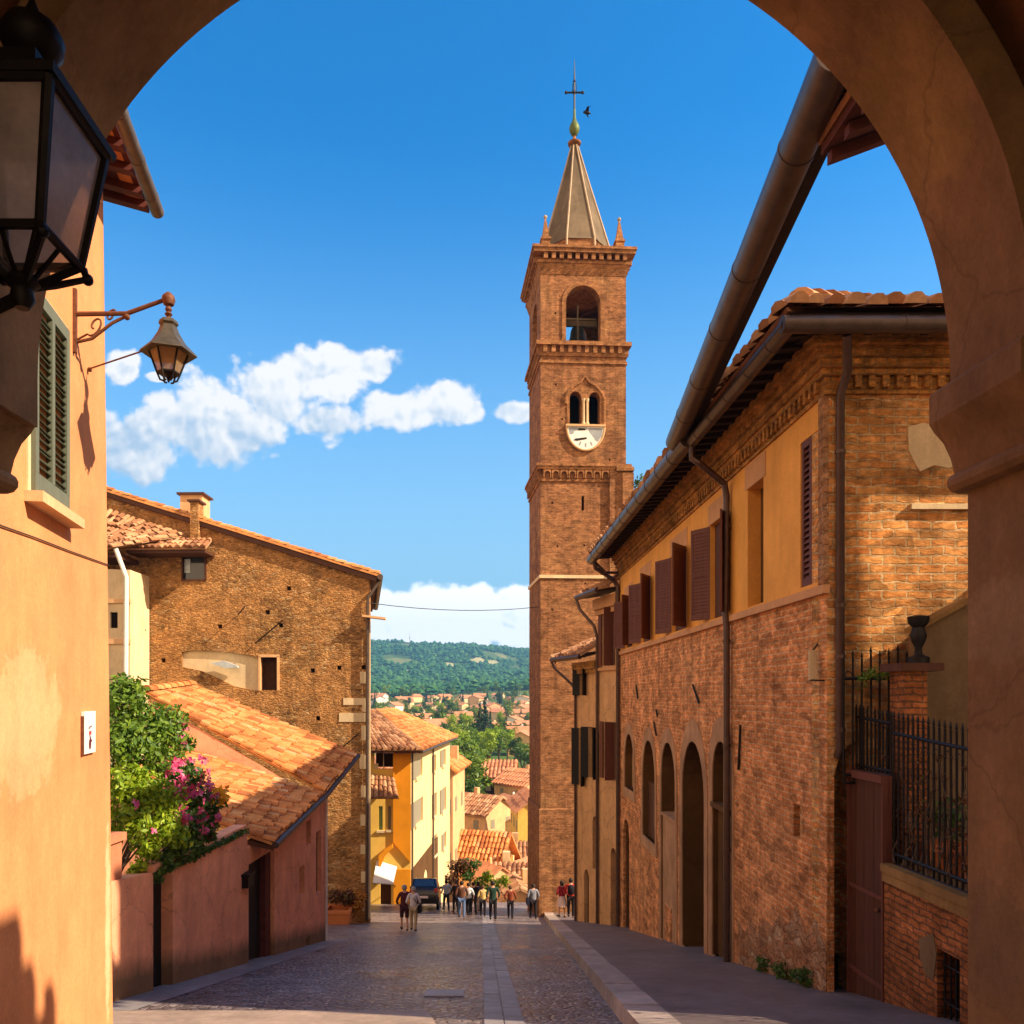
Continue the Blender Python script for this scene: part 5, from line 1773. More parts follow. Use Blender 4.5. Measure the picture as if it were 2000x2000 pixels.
# ================================================================ bell tower
tw = thing('bell_tower', 'tall square brick bell tower with clock, belfry and grey spire', 'bell tower', (5.6, 42, zg(40)))
ta = radians(3.2)
A_ = Vector((3.46, 40.0, 0)); tu = Vector((cos(ta), sin(ta), 0)); tv = Vector((-sin(ta), cos(ta), 0))
TW_, TD = 4.34, 4.4


def tp(u, v, z): return A_ + tu * u + tv * v + Vector((0, 0, z))


def wl(u0, v0, u1, v1, out):
    a, b = tp(u0, v0, 0), tp(u1, v1, 0)
    o = tp(*out, 0)
    return Wall((a.x, a.y), (b.x, b.y), (o.x, o.y))


FT = wl(0, 0, TW_, 0, (2, -5)); LT = wl(0, TD, 0, 0, (-5, 2)); RT = wl(TW_, 0, TW_, TD, (9, 2)); BT = wl(TW_, TD, 0, TD, (2, 9))
S40 = 40 / F
zpx = lambda py: (CY - py) * S40
upx = lambda px: (px - 1020) * S40
zb_ = zpx(1735) - 1.2; zt_ = 22.0
b0, b1 = upx(1068), upx(1134)
belf = archpoly(b0, b1, zpx(643), zpx(537), 1.0, 14)
lan1 = archpoly(upx(1075), upx(1097), zpx(801), zpx(737), 1.2, 8)
lan2 = archpoly(upx(1112), upx(1133), zpx(801), zpx(738), 1.2, 8)
slit = rect(upx(1098), upx(1103), zpx(962), zpx(935))
ph = []
for (x, y) in ((1042, 948), (1103, 1028), (1052, 1030), (1105, 1100), (1050, 1092), (1048, 590), (1167, 593), (1049, 725), (1061, 790), (1152, 865), (1170, 700), (1042, 1150), (1048, 1250), (1040, 1480), (1040, 1600)):
    ph.append(rect(upx(x - 1.6), upx(x + 1.6), zpx(y + 2), zpx(y - 2)))
mb = MB()
FT.panel(mb, rect(0, TW_, zb_, zt_), [belf, lan1, lan2, slit] + ph, .55)
LT.panel(mb, rect(.003, TD - .003, zb_, zt_), [archpoly(1.3, 3.1, zpx(643), zpx(537), 1.0, 14)], .55, .003)
RT.panel(mb, rect(.003, TD - .003, zb_, zt_), [archpoly(1.3, 3.1, zpx(643), zpx(537), 1.0, 14)], .55, .003)
BT.panel(mb, rect(0.003, TW_ - .003, zb_, zt_), [archpoly(1.2, 3.1, zpx(643), zpx(537), 1.0, 14)], .55)
mb.build('shaft', M['towerbrick'], tw)
mb = MB()   # floors inside
for z in (zpx(643) - .35, zt_ - .4, zpx(810) - .3):
    mb.obox(tp(.3, .3, z), tu * (TW_ - .6), tv * (TD - .6), Vector((0, 0, .3)))
mb.obox(tp(1, 2.2, zpx(805)), tu * 2.4, tv * .1, Vector((0, 0, 3)))
mb.build('floor', M['dark'], tw)


def slab(mb, z0, z1, o0, o1=None):
    o1 = o0 if o1 is None else o1
    mb.hexa([tp(-o0, -o0, z0), tp(TW_ + o0, -o0, z0), tp(TW_ + o0, TD + o0, z0), tp(-o0, TD + o0, z0)],
            [tp(-o1, -o1, z1), tp(TW_ + o1, -o1, z1), tp(TW_ + o1, TD + o1, z1), tp(-o1, TD + o1, z1)])


def corbels(mb, z0, z1, o, step, w):
    u = .12
    while u < TW_ - .1:
        mb.obox(tp(u, -o, z0), tu * w, tv * (o + .02), Vector((0, 0, z1 - z0)))
        mb.obox(tp(-o, u, z0), tu * (o + .02), tv * w, Vector((0, 0, z1 - z0)))
        mb.obox(tp(TW_ - .02, u, z0), tu * (o + .02), tv * w, Vector((0, 0, z1 - z0)))
        u += step


mb = MB()
z = zpx(470)
slab(mb, z - 1.25, z - .75, .02, .16)
slab(mb, z - .748, z - .60, .20)
corbels(mb, z - .598, z - .30, .34, .40, .2)
slab(mb, z - .298, z - .12, .40)
slab(mb, z - .118, z + .02, .46)
mb.build('cornice', M['towertrim'], tw)
mb = MB()
z = zpx(645)
slab(mb, z - 1.05, z - .93, .06)
slab(mb, z - .70, z - .55, .06, .12)
corbels(mb, z - .548, z - .2, .17, .42, .2)
slab(mb, z - .198, z, .24)
mb.build('cornice', M['towertrim'], tw)
mb = MB()
z = zpx(876)
slab(mb, z - .85, z - .72, .06)
u = .1
while u < TW_ - .2:   # little corbelled arches
    for Wf in (FT, RT, LT):
        pp = [(u + .03, z - .70), (u + .09, z - .70), (u + .09, z - .5)] + [(u + .23 - .14 * cos(pi * k / 6), z - .5 + .14 * sin(pi * k / 6)) for k in range(7)] + [(u + .37, z - .70), (u + .41, z - .70), (u + .41, z - .26), (u + .03, z - .26)]
        mb.prism([Wf.pt(a, b, .0) for a, b in pp], Wf.n * .15)
    u += .42
slab(mb, z - .258, z - .12, .18)
slab(mb, z - .118, z + .02, .24)
mb.build('cornice', M['towertrim'], tw)
mb = MB()
z = zpx(1087)
slab(mb, z - .1, z + .06, .07)
mb.build('string_course', M['palep'], tw)
mb = MB(); slab(mb, zb_, zpx(1528), .10, .08); slab(mb, zpx(1528) + .002, zpx(1525), .09, .02); mb.build('plinth', M['towerbrick'], tw)
# arch ring of the belfry and hood of the double window
mb = MB()
w = .2
FT.panel(mb, archpoly(b0 - w, b1 + w, zpx(643) + .02, zpx(537) + w, 1.0, 16), [archpoly(b0 - .0, b1 + .0, zpx(643) + .03, zpx(537), 1.0, 16)], .1, .06)
mb.build('belfry_arch', M['towertrim'], tw)
mb = MB()
hood = [(1068, 762), (1068, 748), (1072, 738), (1082, 728), (1095, 720), (1104, 709), (1112, 719), (1125, 727), (1137, 740), (1141, 752), (1141, 800)]
mb.tube([FT.pt(upx(x), zpx(y), .03) for x, y in hood], .075, 7)
mb.build('window_hood', M['towertrim'], tw)
mb = MB()
cw = archpoly(upx(1070), upx(1138), zpx(801), zpx(727), .8, 12)
FT.panel(mb, cw, [archpoly(upx(1075), upx(1097), zpx(801) + .003, zpx(737), 1.2, 8), archpoly(upx(1112), upx(1133), zpx(801) + .003, zpx(738), 1.2, 8)], .06, .035)
mb.build('window_surround', M['vorange'] if False else M['towertrim'], tw)
for x in (1101, 1108):
    mb = MB(); mb.lathe(FT.pt(upx(x), zpx(801), .1), [(.1, 0), (.1, .08), (.06, .12), (.055, 1.15), (.09, 1.22), (.1, 1.3)], 10); mb.build('window_column', M['palep'], tw, smooth=40)
# clock: a half disc under the window sill
ck = thing('tower_clock', 'white half round clock face under the twin window of the tower', 'clock', FT.pt(upx(1105), zpx(803), .1))
cc = (upx(1105), zpx(804)); R_ = 36 * S40
half = [(cc[0] + R_ * cos(t), cc[1] + 1.25 * R_ * sin(t)) for t in [pi + pi * k / 18 for k in range(19)]]
mb = MB(); mb.prism([FT.pt(a, b, .005) for a, b in half], FT.n * .11); mb.build('face', M['white'], ck)
mb = MB(); mb.tube([FT.pt(a, b, .09) for a, b in half], .06, 8); mb.obox(FT.pt(cc[0] - R_ - .05, cc[1] - .02, .0), FT.d * (2 * R_ + .1), FT.n * .2, Vector((0, 0, .1))); mb.build('rim', M['sillstone'], ck)
mb = MB()
mb.prism([FT.pt(cc[0] + a, cc[1] + b, .118) for a, b in ((.05, -.55), (-.45, -.62), (-.62, -.7), (-.45, -.74), (.05, -.64))], FT.n * .01)
mb.prism([FT.pt(cc[0] + a, cc[1] + b, .117) for a, b in ((-.35, -.1), (-.05, -.12), (.0, -.2), (-.4, -.22))], FT.n * .008)
mb.build('hand', M['iron'], ck)
mb = MB()
mb.prism([FT.pt(cc[0] + a, cc[1] + b, .1165) for a, b in ((.1, -.08), (.86, -.08), (.82, -.45), (.62, -.78), (.36, -.5), (.2, -.3))], FT.n * .004)
mb.prism([FT.pt(cc[0] + a, cc[1] + b, .1165) for a, b in ((-.86, -.06), (.09, -.06), (.09, -.14), (-.5, -.22), (-.82, -.4))], FT.n * .004)
for k in range(1, 8):
    t = pi + pi * k / 8
    a, b = cc[0] + .78 * R_ * cos(t), cc[1] + .98 * R_ * sin(t)
    mb.prism([FT.pt(a + q * .035 * -sin(t) + r * .09 * cos(t), b + q * .035 * cos(t) + r * .09 * sin(t), .1205) for q, r in ((-1, -1), (1, -1), (1, 1), (-1, 1))], FT.n * .003)
mb.build('dial_marks', M['clockgrey'], ck)
# bell
bl = thing('church_bell', 'dark bronze bell hanging inside the belfry opening', 'bell', tp(2.17, 2.2, zpx(643)))
c = tp(2.17, 1.6, zpx(643))
mb = MB(); mb.lathe(c, [(.62, .45), (.52, .6), (.40, .9), (.36, 1.2), (.3, 1.4), (.1, 1.48)], 18); mb.build('body', M['bronze'], bl, smooth=40)
mb = MB(); mb.obox(c + tu * -1.0 + tv * -.08 + Vector((0, 0, 1.5)), tu * 2.0, tv * .16, Vector((0, 0, .28))); mb.lathe(c, [(.05, 1.45), (.05, 2.6)], 8)
mb.tube([c + tu * -.15 + tv * -.9 + Vector((0, 0, .0)), c + tu * -.15 + tv * -.9 + Vector((0, 0, 2.2))], .03, 6)
mb.obox(c + tu * -.9 + tv * -.9 + Vector((0, 0, 1.45)), tu * 1.7, tv * .06, Vector((0, 0, .06)))
mb.build('yoke', M['leadA'], bl)
# spire
sc_ = tp(TW_ / 2 - .05, TD / 2, 0)
z0 = zpx(470) + .0; apex = 29.7
mb = MB()
r8 = 1.76 / cos(pi / 8)
mb.lathe(sc_, [(r8 * .97, z0), (r8 * .97, z0 + .95)], 8, pi / 8 + ta)
mb.build('spire_drum', M['towertrim'], tw)
mb = MB()
mb.lathe(sc_, [(r8 * 1.0, z0 + .88), (r8 * .96, z0 + 1.0), (.78, z0 + 4.6), (.2, apex - .75), (.18, apex - .5)], 8, pi / 8 + ta)
for k in (3, 7, 5):
    t = pi / 8 + ta + k * pi / 4 + pi / 8
mb.build('spire', M['leadA'], tw)
for k in range(8):
    t = pi / 8 + ta + k * pi / 4
    e = Vector((cos(t), sin(t), 0))
    mb = MB(); mb.tube([sc_ + e * (r8 * 1.0) + Vector((0, 0, z0 + .02)), sc_ + e * (r8 * .975) + Vector((0, 0, z0 + 1.0)), sc_ + e * .79 + Vector((0, 0, z0 + 4.6)), sc_ + e * .2 + Vector((0, 0, apex - .6))], [.06, .06, .055, .04], 6)
    mb.build('spire_rib', M['leadrib'], tw)
mb = MB()
zc = apex - .55
mb.lathe(sc_ + Vector((0, 0, zc)), [(.16, 0), (.34, .08), (.36, .16), (.25, .24), (.1, .34), (.07, .55)], 12)
mb.build('spire_cap', M['towertrim'], tw, smooth=40)
mb = MB()
mb.lathe(sc_ + Vector((0, 0, zc)), [(.05, .5), (.16, .6), (.26, .78), (.28, .95), (.23, 1.12), (.12, 1.32), (.07, 1.55), (.06, 1.95)], 14)
mb.build('ball', M['copper'], tw, smooth=50)
cr = thing('cross', 'thin iron cross with weather vane rod on the spire', 'cross', sc_ + Vector((0, 0, zc + 1.9)))
mb = MB()
b_ = sc_ + Vector((0, 0, zc + 1.7))
mb.tube([b_, b_ + Vector((0, 0, 1.6)), b_ + Vector((0, 0, 2.9))], [.05, .05, .015], 6)
mb.tube([b_ + Vector((-.42, 0, 1.15)), b_ + Vector((.42, 0, 1.15))], .045, 6)
mb.tube([b_ + Vector((-.1, 0, 1.15)), b_ + Vector((-.09, 0, 1.6)), b_ + Vector((.09, 0, 1.6)), b_ + Vector((.1, 0, 1.15))], .025, 5)
for x in (-.44, .44): mb.ball(b_ + Vector((x, 0, 1.15)), .085, 8)
mb.ball(b_ + Vector((0, 0, 1.15)), .1, 8)
mb.ball(b_ + Vector((0, 0, 1.75)), .08, 8)
mb.build('cross', M['iron'], cr)
for k, (u, v, lab) in enumerate(((.28, .28, 'front left'), (TW_ - .28, .28, ''), (.28, TD - .28, ''), (TW_ - .28, TD - .28, ''))):
    c = tp(u, v, z0)
    mb = MB()
    mb.lathe(c, [(.30, 0), (.30, .55), (.36, .56), (.36, .66), (.26, .68), (.06, 1.65)], 4, pi / 4 + ta)
    pn = mb.build('pinnacle', M['towertrim'], tw)
    mb = MB(); mb.ball(c + Vector((0, 0, 1.78)), .1, 8); mb.tube([c + Vector((0, 0, 1.6)), c + Vector((0, 0, 1.75))], .05, 6); mb.build('knob', M['leadrib'], pn, smooth=50)
# gutter strip down the tower's edge, near the small houses
# brick pier of the church beside the tower
cw_ = thing('church_wall', 'ruined brick church pier with weeds rising beside the bell tower', 'wall', (7.4, 39.6, zg(39)))
mb = MB()
a = P(1156, 905, 39.2); b = P(1196, 905, 39.2)
q = lambda px, py: (P(px, py, 40.02).x, 40.02, P(px, py, 40.02).z)
mb.prism([(a.x, 40.02, -8), (b.x + 2.5, 40.02, -8), (b.x + 2.5, 40.02, 4), q(1215, 960), q(1196, 925), q(1194, 885), (a.x, 40.02, q(0, 890)[2])], (0, .8, 0))
mb.box((q(1174, 0)[0], 39.9, 0), (q(1195, 0)[0], 40.0, q(0, 893)[2]))
mb.build('wall', M['towerbrick'], cw_)
mb = MB(); a = P(1153, 0, 39.2); b = P(1198, 0, 39.2); mb.box((a.x + .4, 39.86, q(0, 890)[2] + .01), (b.x + .1, 40.6, q(0, 882)[2])); mb.build('cap', M['towertrim'], cw_)
mb = MB()
for x, y in ((1200, 915), (1210, 930), (1218, 945), (1205, 905)): leaf_cloud(mb, P(x, y, 40.1), .35, 40, .1)
mb.build('weeds', M['leafdk'], cw_)
# a bird by the spire and a cable over the street
bd = thing('bird', 'small dark bird flying beside the cross of the spire', 'bird', P(1107, 213, 38))
c = P(1107, 213, 38)
mb = MB()
mb.tube([c + Vector((-.17, 0, .03)), c + Vector((-.06, 0, .04)), c + Vector((.06, 0, 0)), c + Vector((.2, 0, -.05))], [.03, .085, .08, .01], 8)
for s in (-1, 1):
    mb.add([c + Vector((-.08, s * .03, .05)), c + Vector((.1, s * .03, .03)), c + Vector((.08, s * .2, .12)), c + Vector((.16, s * .42, .02)), c + Vector((-.02, s * .24, .13))], [(0, 1, 2, 4), (2, 3, 4)])
mb.build('body', M['iron'], bd, smooth=60)
ca = thing('overhead_cable', 'thin cable stretched between the stone house and the bell tower', 'cable', P(716, 1139, 38))
mb = MB()
p0, p1 = SWl.at(697, 1138, .1), tp(-.02, .5, zpx(1143))
mb.tube([p0.lerp(p1, i / 8) - Vector((0, 0, .25 * 4 * (i / 8) * (1 - i / 8))) for i in range(9)], .018, 5)
mb.build('cable', M['cable'], ca)
# ================================================================ yellow house below the crest
yh = thing('yellow_house', 'yellow and bright orange house with hipped tile roof below the street crest', 'house', (-5, 53, zg(53)))
YF = Wall((-9.5, 50.0), (-3.83, 50.0)); YR = Wall((-3.825, 50.0), (-1.79, 65.0), (5, 50))
GB = -21.0
uo = YF.u(742)
lf = rect(YF.u(705), YF.u(741.5), YF.z(0 + 720, 1451), YF.z(720, 1419))
g1 = rect(YF.u(714.5), YF.u(722), YF.z(720, 1566), YF.z(720, 1521)); g2 = rect(YF.u(732), YF.u(738), YF.z(720, 1565), YF.z(720, 1521))
dr_ = rect(YF.u(717), YF.u(738), GB, YF.z(720, 1640))
mb = MB()
YF.panel(mb, rect(0, YF.L, GB, -3.4), [lf, g1, g2, dr_], .4)
mb.build('front_wall', M['yellow'], yh)
mb = MB()
YF.panel(mb, [(uo, YF.z(742, 1588)), (YF.L, YF.z(775, 1627)), (YF.L, -3.42), (uo, -3.42)], [], .2, .16, True)
mb.build('orange_wall', M['vorange'], yh)
mb = MB()
YF.panel(mb, [(YF.u(716), YF.z(716, 1612)), (YF.u(727), YF.z(727, 1600)), (uo, YF.z(742, 1590)), (uo, YF.z(742, 1598)), (YF.u(728), YF.z(728, 1612)), (YF.u(720), YF.z(720, 1632)), (YF.u(716), YF.z(716, 1630))], [], .5, .5, True)
YF.box(mb, uo + .02, YF.L - .01, GB, YF.z(760, 1640), .0, .05)
mb.build('porch', M['vorange'], yh)
yw_ = []
for (a, b, t, bt) in ((784, 797, 1432, 1466), (783, 798, 1507, 1553), (818, 823, 1424, 1455), (834, 841, 1414, 1444), (818, 824, 1496, 1540), (834, 842, 1486, 1530), (818, 824, 1575, 1612), (836, 842, 1570, 1600)):
    m_ = (a + b) / 2
    yw_.append(rect(YR.u(a), YR.u(b), YR.z(m_, bt), YR.z(m_, t)))
mb = MB()
YR.panel(mb, rect(0, YR.L, GB - 3, -3.4), yw_, .3)
mb.build('side_wall', M['cream'], yh)
mb = MB()
YR.panel(mb, [(0.02, GB), (YR.L * .62, GB), (YR.L * .62, YR.z(815, 1588)), (.02, YR.z(777, 1640))], [archpoly(YR.u(782), YR.u(789), GB + 1, YR.z(785, 1655), 1.1), archpoly(YR.u(798), YR.u(806), GB + 1, YR.z(802, 1640), 1.1)], .06, .05)
mb.build('wall_foot', M['reveal'], yh)
mb = MB(); YF.box(mb, lf[0][0] - .1, lf[1][0] + .1, lf[0][1] - .05, lf[2][1] + .05, -2.2, -2.0); mb.build('loggia_back', M['darkbrown'], yh); mb = MB(); YF.box(mb, dr_[0][0] - .05, dr_[1][0] + .05, GB, dr_[2][1] + .05, -.38, -.3); mb.build('dark_opening', M['darkbrown'], yh)
mb = MB(); YF.box(mb, YF.u(722.5), YF.u(723.7), lf[0][1], lf[2][1], -.2, -.1); YF.box(mb, lf[0][0], YF.u(713), lf[0][1], YF.z(720, 1441), -.25, -.05); mb.build('loggia_post', M['palep'], yh)
for k, w in enumerate([g1, g2] + yw_):
    Wf = YF if k < 2 else YR
    u0, u1, za, zb2 = w[0][0], w[1][0], w[0][1], w[2][1]
    mb = MB(); Wf.box(mb, u0 - .02, u1 + .02, za - .02, zb2 + .02, -.28, -.1 if k < 2 else -.12)
    wo = mb.build('window', M['shutfargreen'] if k == 0 else M['shutfargrey'], yh)
    mb = MB(); Wf.box(mb, u0 - .12, u1 + .12, za - .16, za - .02, .0, .12); mb.build('sill', M['palep'], wo)
    if k >= 2:
        mb = MB(); Wf.box(mb, u0 - (u1 - u0) * .5, u0 - .02, za, zb2, .01, .07); mb.build('shutter', M['shutfargrey'], wo)
mb = MB()
ec = Vector((-3.1, 49.3, -3.42)); ef = Vector((-1.2, 65.5, -3.42)); rr0 = Vector((-6.6, 55.0, -1.1)); rr1 = Vector((-6.0, 60.5, -1.1))
tile_roof(mb, ec, ef, rr1, rr0, pitch=.34, course=.55, rad=.15, seg=4)
mb.build('roof', M['tiles'], yh)
mb = MB()
tile_roof(mb, Vector((-10, 49.3, -3.42)), ec, rr0, Vector((-10, 55.0, -1.1)), pitch=.34, course=.55, rad=.17, seg=4)
mb.build('front_roof', M['tilesold'], yh)
mb = MB()
mb.hexa([Vector((-10, 49.35, -3.62)), ec + Vector((0, .05, -.2)), ec + Vector((-.6, 1, -.2)), Vector((-10, 50.2, -3.62))], [Vector((-10, 49.35, -3.5)), ec + Vector((0, .05, -.08)), ec + Vector((-.6, 1, -.08)), Vector((-10, 50.2, -3.5))])
mb.hexa([ec + Vector((0, .06, -.205)), ef + Vector((0, 0, -.205)), ef + Vector((-.8, 0, -.205)), ec + Vector((-.8, .06, -.205))], [ec + Vector((0, .06, -.085)), ef + Vector((0, 0, -.085)), ef + Vector((-.8, 0, -.085)), ec + Vector((-.8, .06, -.085))])
mb.build('soffit', M['darkwood'], yh)
mb = MB()
tile_roof(mb, YF.at(700, 1500, 1.6), YF.at(757, 1500, 1.6), YF.at(744, 1468, .0), YF.at(700, 1462, .0), pitch=.3, course=.5, rad=.13, seg=4)
mb.build('lean_to_roof', M['tilesold'], yh)
mb = MB(); mb.tube([ec + Vector((0, 0, -.12)), ef + Vector((0, 0, -.12))], .1, 8)
pd = YR.u(822) - 3; mb.tube([YR.pt(.15, -3.6, .08), YR.pt(.15, GB, .08)], .06, 6); mb.tube([YR.at(815, 1412, .1), YR.at(815, 1700, .1)], .07, 6)
mb.build('gutter', M['gutter'], yh)
aw = thing('awning', 'white sloping awning over the door of the yellow house', 'awning', YF.at(728, 1655, .2))
mb = MB()
a, b, c, d = YF.at(711, 1624, .05), YF.at(749, 1636, .05), YF.at(746, 1658, 1.6), YF.at(709, 1655, 1.6)
mb.hexa([a, b, c, d], [p + Vector((0, 0, .05)) for p in (a, b, c, d)]); mb.build('cloth', M['awning'], aw)
mb = MB(); mb.tube([d, YF.at(709, 1668, .05)], .03, 5); mb.tube([c, YF.at(746, 1672, .05)], .03, 5); mb.build('arm', M['iron'], aw)


# ---------------------------------------------------------------- generic small house (centre, half sizes, ridge along local y)
def small_house(name, label, c, w, d, h, rise, rot, wm, rm, group=None, wins=2, tile=None, zb_=4.0, cat='house', ov=.5):
    t = thing(name, label, cat, (0, 0, 0), group)
    mb = MB()
    a, b = w / 2, d / 2
    mb.add([(-a, -b, -zb_), (a, -b, -zb_), (a, b, -zb_), (-a, b, -zb_), (-a, -b, h), (a, -b, h), (a, b, h), (-a, b, h), (0, -b, h + rise), (0, b, h + rise)],
           [(0, 1, 5, 8, 4), (2, 3, 7, 9, 6), (1, 2, 6, 5), (3, 0, 4, 7)])
    mb.build('wall', wm, t)
    mb = MB()
    k = rise / a
    z = Vector((0, 0, .06))
    L0, L1 = Vector((-a - ov, -b - ov, h - ov * k)), Vector((-a - ov, b + ov, h - ov * k))
    Q0, Q1 = Vector((a + ov, -b - ov, h - ov * k)), Vector((a + ov, b + ov, h - ov * k))
    T0, T1 = Vector((0, -b - ov, h + rise)), Vector((0, b + ov, h + rise))
    if tile:
        tile_roof(mb, Q0 + z, Q1 + z, T1 + z, T0 + z, pitch=tile, course=tile * 1.6, rad=tile * .45, seg=4, thick=.14)
        tile_roof(mb, L0 + z, L1 + z, T1 + z, T0 + z, pitch=tile, course=tile * 1.6, rad=tile * .45, seg=4, thick=.14)
    else:
        th = Vector((0, 0, .22))
        mb.hexa([Q0, Q1, T1, T0], [p + th for p in (Q0, Q1, T1, T0)]); mb.hexa([L0, L1, T1 + Vector((0, 0, .003)), T0 + Vector((0, 0, .003))], [p + th for p in (L0, L1, T1 + Vector((0, 0, .003)), T0 + Vector((0, 0, .003)))])
    r = mb.build('roof', rm, t)
    if wins:
        for i in range(wins):
            mb = MB()
            x = -a + w * (i + .5) / wins
            for zz in ([h * .62] if h < 4 else [h * .28, h * .7]):
                mb = MB(); mb.box((x - .45, -b - .04, zz - .6), (x + .45, -b - .01, zz + .6)); mb.build('window', M['shutfargrey'], t)
        n2_ = max(1, int(d / 3))
        for i in range(n2_ if name != 'village_house' else 0):
            y = -b + d * (i + .5) / n2_
            for zz in ([h * .62] if h < 4 else [h * .28, h * .7]):
                for sx in (-1, 1):
                    mb = MB(); mb.box((sx * (a + .025) - .015, y - .45, zz - .6), (sx * (a + .025) + .015, y + .45, zz + .6)); mb.build('window', M['shutfargrey'], t)
    mb = MB(); mb.box((a * .35, b * .1, h + rise * .4), (a * .35 + .6, b * .1 + .6, h + rise + .8)); mb.build('chimney', wm, r)
    t.location = c
    t.rotation_euler = (0, 0, rot)
    return t


small_house('beige_house', 'narrow beige house with downpipe behind the yellow house', (-2.3, 69.5, zg(69) + 1), 2.4, 7.0, 10.5, .8, -.13, M['beige'], M['tiles'], tile=.4, zb_=6)
small_house('tiled_house', 'cream house with broad tiled roof seen below the street crest', (-1.0, 70.5, zg(70)), 6.2, 8.0, 3.1, 2.6, 1.25, M['cream'], M['tiles'], tile=.36, zb_=7, ov=.7)
small_house('tiled_house', 'low house with orange roof nearest the foot of the bell tower', (3.2, 58.5, -18.2), 3.4, 3.6, 3.6, .9, .1, M['beige'], M['tilesold'], tile=.36, zb_=4, wins=1)
small_house('tiled_house', 'house with pinkish orange roof, second behind the bell tower foot', (3.3, 65.5, -18.9), 4.4, 3.6, 4.0, 1.0, 1.5, M['palep'], M['tilesold'], tile=.36, zb_=4, wins=1)
small_house('tiled_house', 'small house with pale orange roof beside the blue parked car', (2.2, 73, -18.4), 2.6, 3.0, 2.6, .9, .2, M['cream'], M['tilesold'], tile=.36, zb_=4, wins=1)
small_house('tiled_house', 'house with an orange roof on the right side of the lower street', (4.9, 80, -19.4), 3.0, 5, 3.5, 1.1, 1.5, M['beige'], M['tilesold'], tile=.4, zb_=4, wins=1)
small_house('brown_house', 'brown roofed house left of the lower market street', (0.4, 112, -21), 7.0, 9.0, 5.0, 2.0, .9, M['beige'], M['tilesold'], tile=.5, zb_=4)
small_house('large_house', 'large house with wavy pink roof at the end of the lower street', (3.7, 150, -21), 11, 9, 6.0, 2.6, 1.45, M['darkbrown'], M['farroof'], tile=.7, zb_=4)
small_house('large_house', 'house with pale orange roof right of the pink roofed house', (9.5, 142, -20.6), 7.5, 8, 5.0, 2.2, .7, M['beige'], M['farroof'], tile=.7, zb_=4)
small_house('ochre_house', 'ochre house half hidden by the bell tower in the lower street', (7.3, 100, -20.8), 4.0, 9, 7.0, 1.5, .05, M['yellow'], M['farroof'], tile=.5, zb_=4, wins=1)
small_house('orange_roofed_house', 'house with big orange hip roof right behind the yellow house', (-8.5, 112, -20.5), 11, 8, 9.5, 2.4, 1.2, M['beige'], M['farroof'], tile=.5, zb_=4)
small_house('orange_roofed_house', 'brown walled house left of the dark conifers in the valley', (-13.5, 150, -20.6), 10, 9, 8.2, 2.4, .2, M['beige'], M['farroof'], tile=.6, zb_=4)

# the village on the far side of the valley
random.seed(21)
protos = []
wms = [M['cream'], M['palep'], M['beige'], M['whitepipe']]
labs = ['cream house with red tiled roof among the trees of the far village', 'pale house with red tiled roof among the trees of the far village',
        'beige house with red tiled roof among the trees of the far village', 'white house with red tiled roof among the trees of the far village']
spots = []
for (px, D) in ((712, 300), (735, 345), (750, 290), (768, 380), (790, 330), (805, 420), (725, 520), (742, 600), (770, 560), (800, 640), (826, 520), (850, 600), (873, 650), (880, 480), (898, 720), (915, 690), (930, 640), (945, 560),
                (955, 480), (968, 430), (985, 520), (990, 400), (975, 330), (992, 300), (960, 640), (985, 700), (845, 430), (822, 360), (862, 700), (905, 800), (760, 720), (710, 680), (780, 800), (940, 820), (985, 270), (725, 420), (990, 610), (700, 460), (838, 780), (715, 800)):
    D *= random.uniform(.95, 1.05)
    x = (px - CX) / F * D
    spots.append((x, D))
for _ in range(26):
    D = random.uniform(300, 760); spots.append(((random.uniform(700, 1000) - CX) / F * D, D))
for x in (-180, -130, -90, 70, 95, 130, 170, 210):
    for _ in range(2): spots.append((x + random.uniform(-20, 20), random.uniform(320, 640)))
for i, (x, y) in enumerate(spots):
    k = i % 4
    s = random.uniform(.8, 1.25)
    loc = (x, y, terrain_z(x, y))
    if i < 4:
        protos.append(small_house('village_house', labs[k], loc, 9, 12, 5.2, 2.0, 0, wms[k], M['farroof'], 'houses of the far village', 2))
        protos[-1].rotation_euler = (0, 0, random.uniform(0, 3)); protos[-1].scale = (s, s, s)
    else:
        copy_tree(protos[k], loc, random.uniform(0, 3.1), (s * random.uniform(.85, 1.3), s, s), group='houses of the far village')

# little houses stepping down along the lower street
random.seed(77)
for (x, y) in ((1.2, 64), (2.0, 69), (4.4, 71), (1.0, 84), (2.4, 86), (5.6, 90), (1.3, 100), (6.0, 112), (2.2, 118), (4.6, 124), (7.5, 122), (3.0, 132), (6.3, 134), (.4, 130), (8.4, 150), (1.0, 165), (6.0, 172), (10.5, 165)):
    s = random.uniform(.24, .34) * (1 + (y - 60) / 260)
    c = copy_tree(protos[random.randrange(4)], (x, y, zg(y) - .2), random.uniform(0, 3.1), (s * random.uniform(.9, 1.3), s, s * random.uniform(1.0, 1.5)),
                  'tiny tiled house stepping down along the lower street below the crest', 'little houses of the lower street')
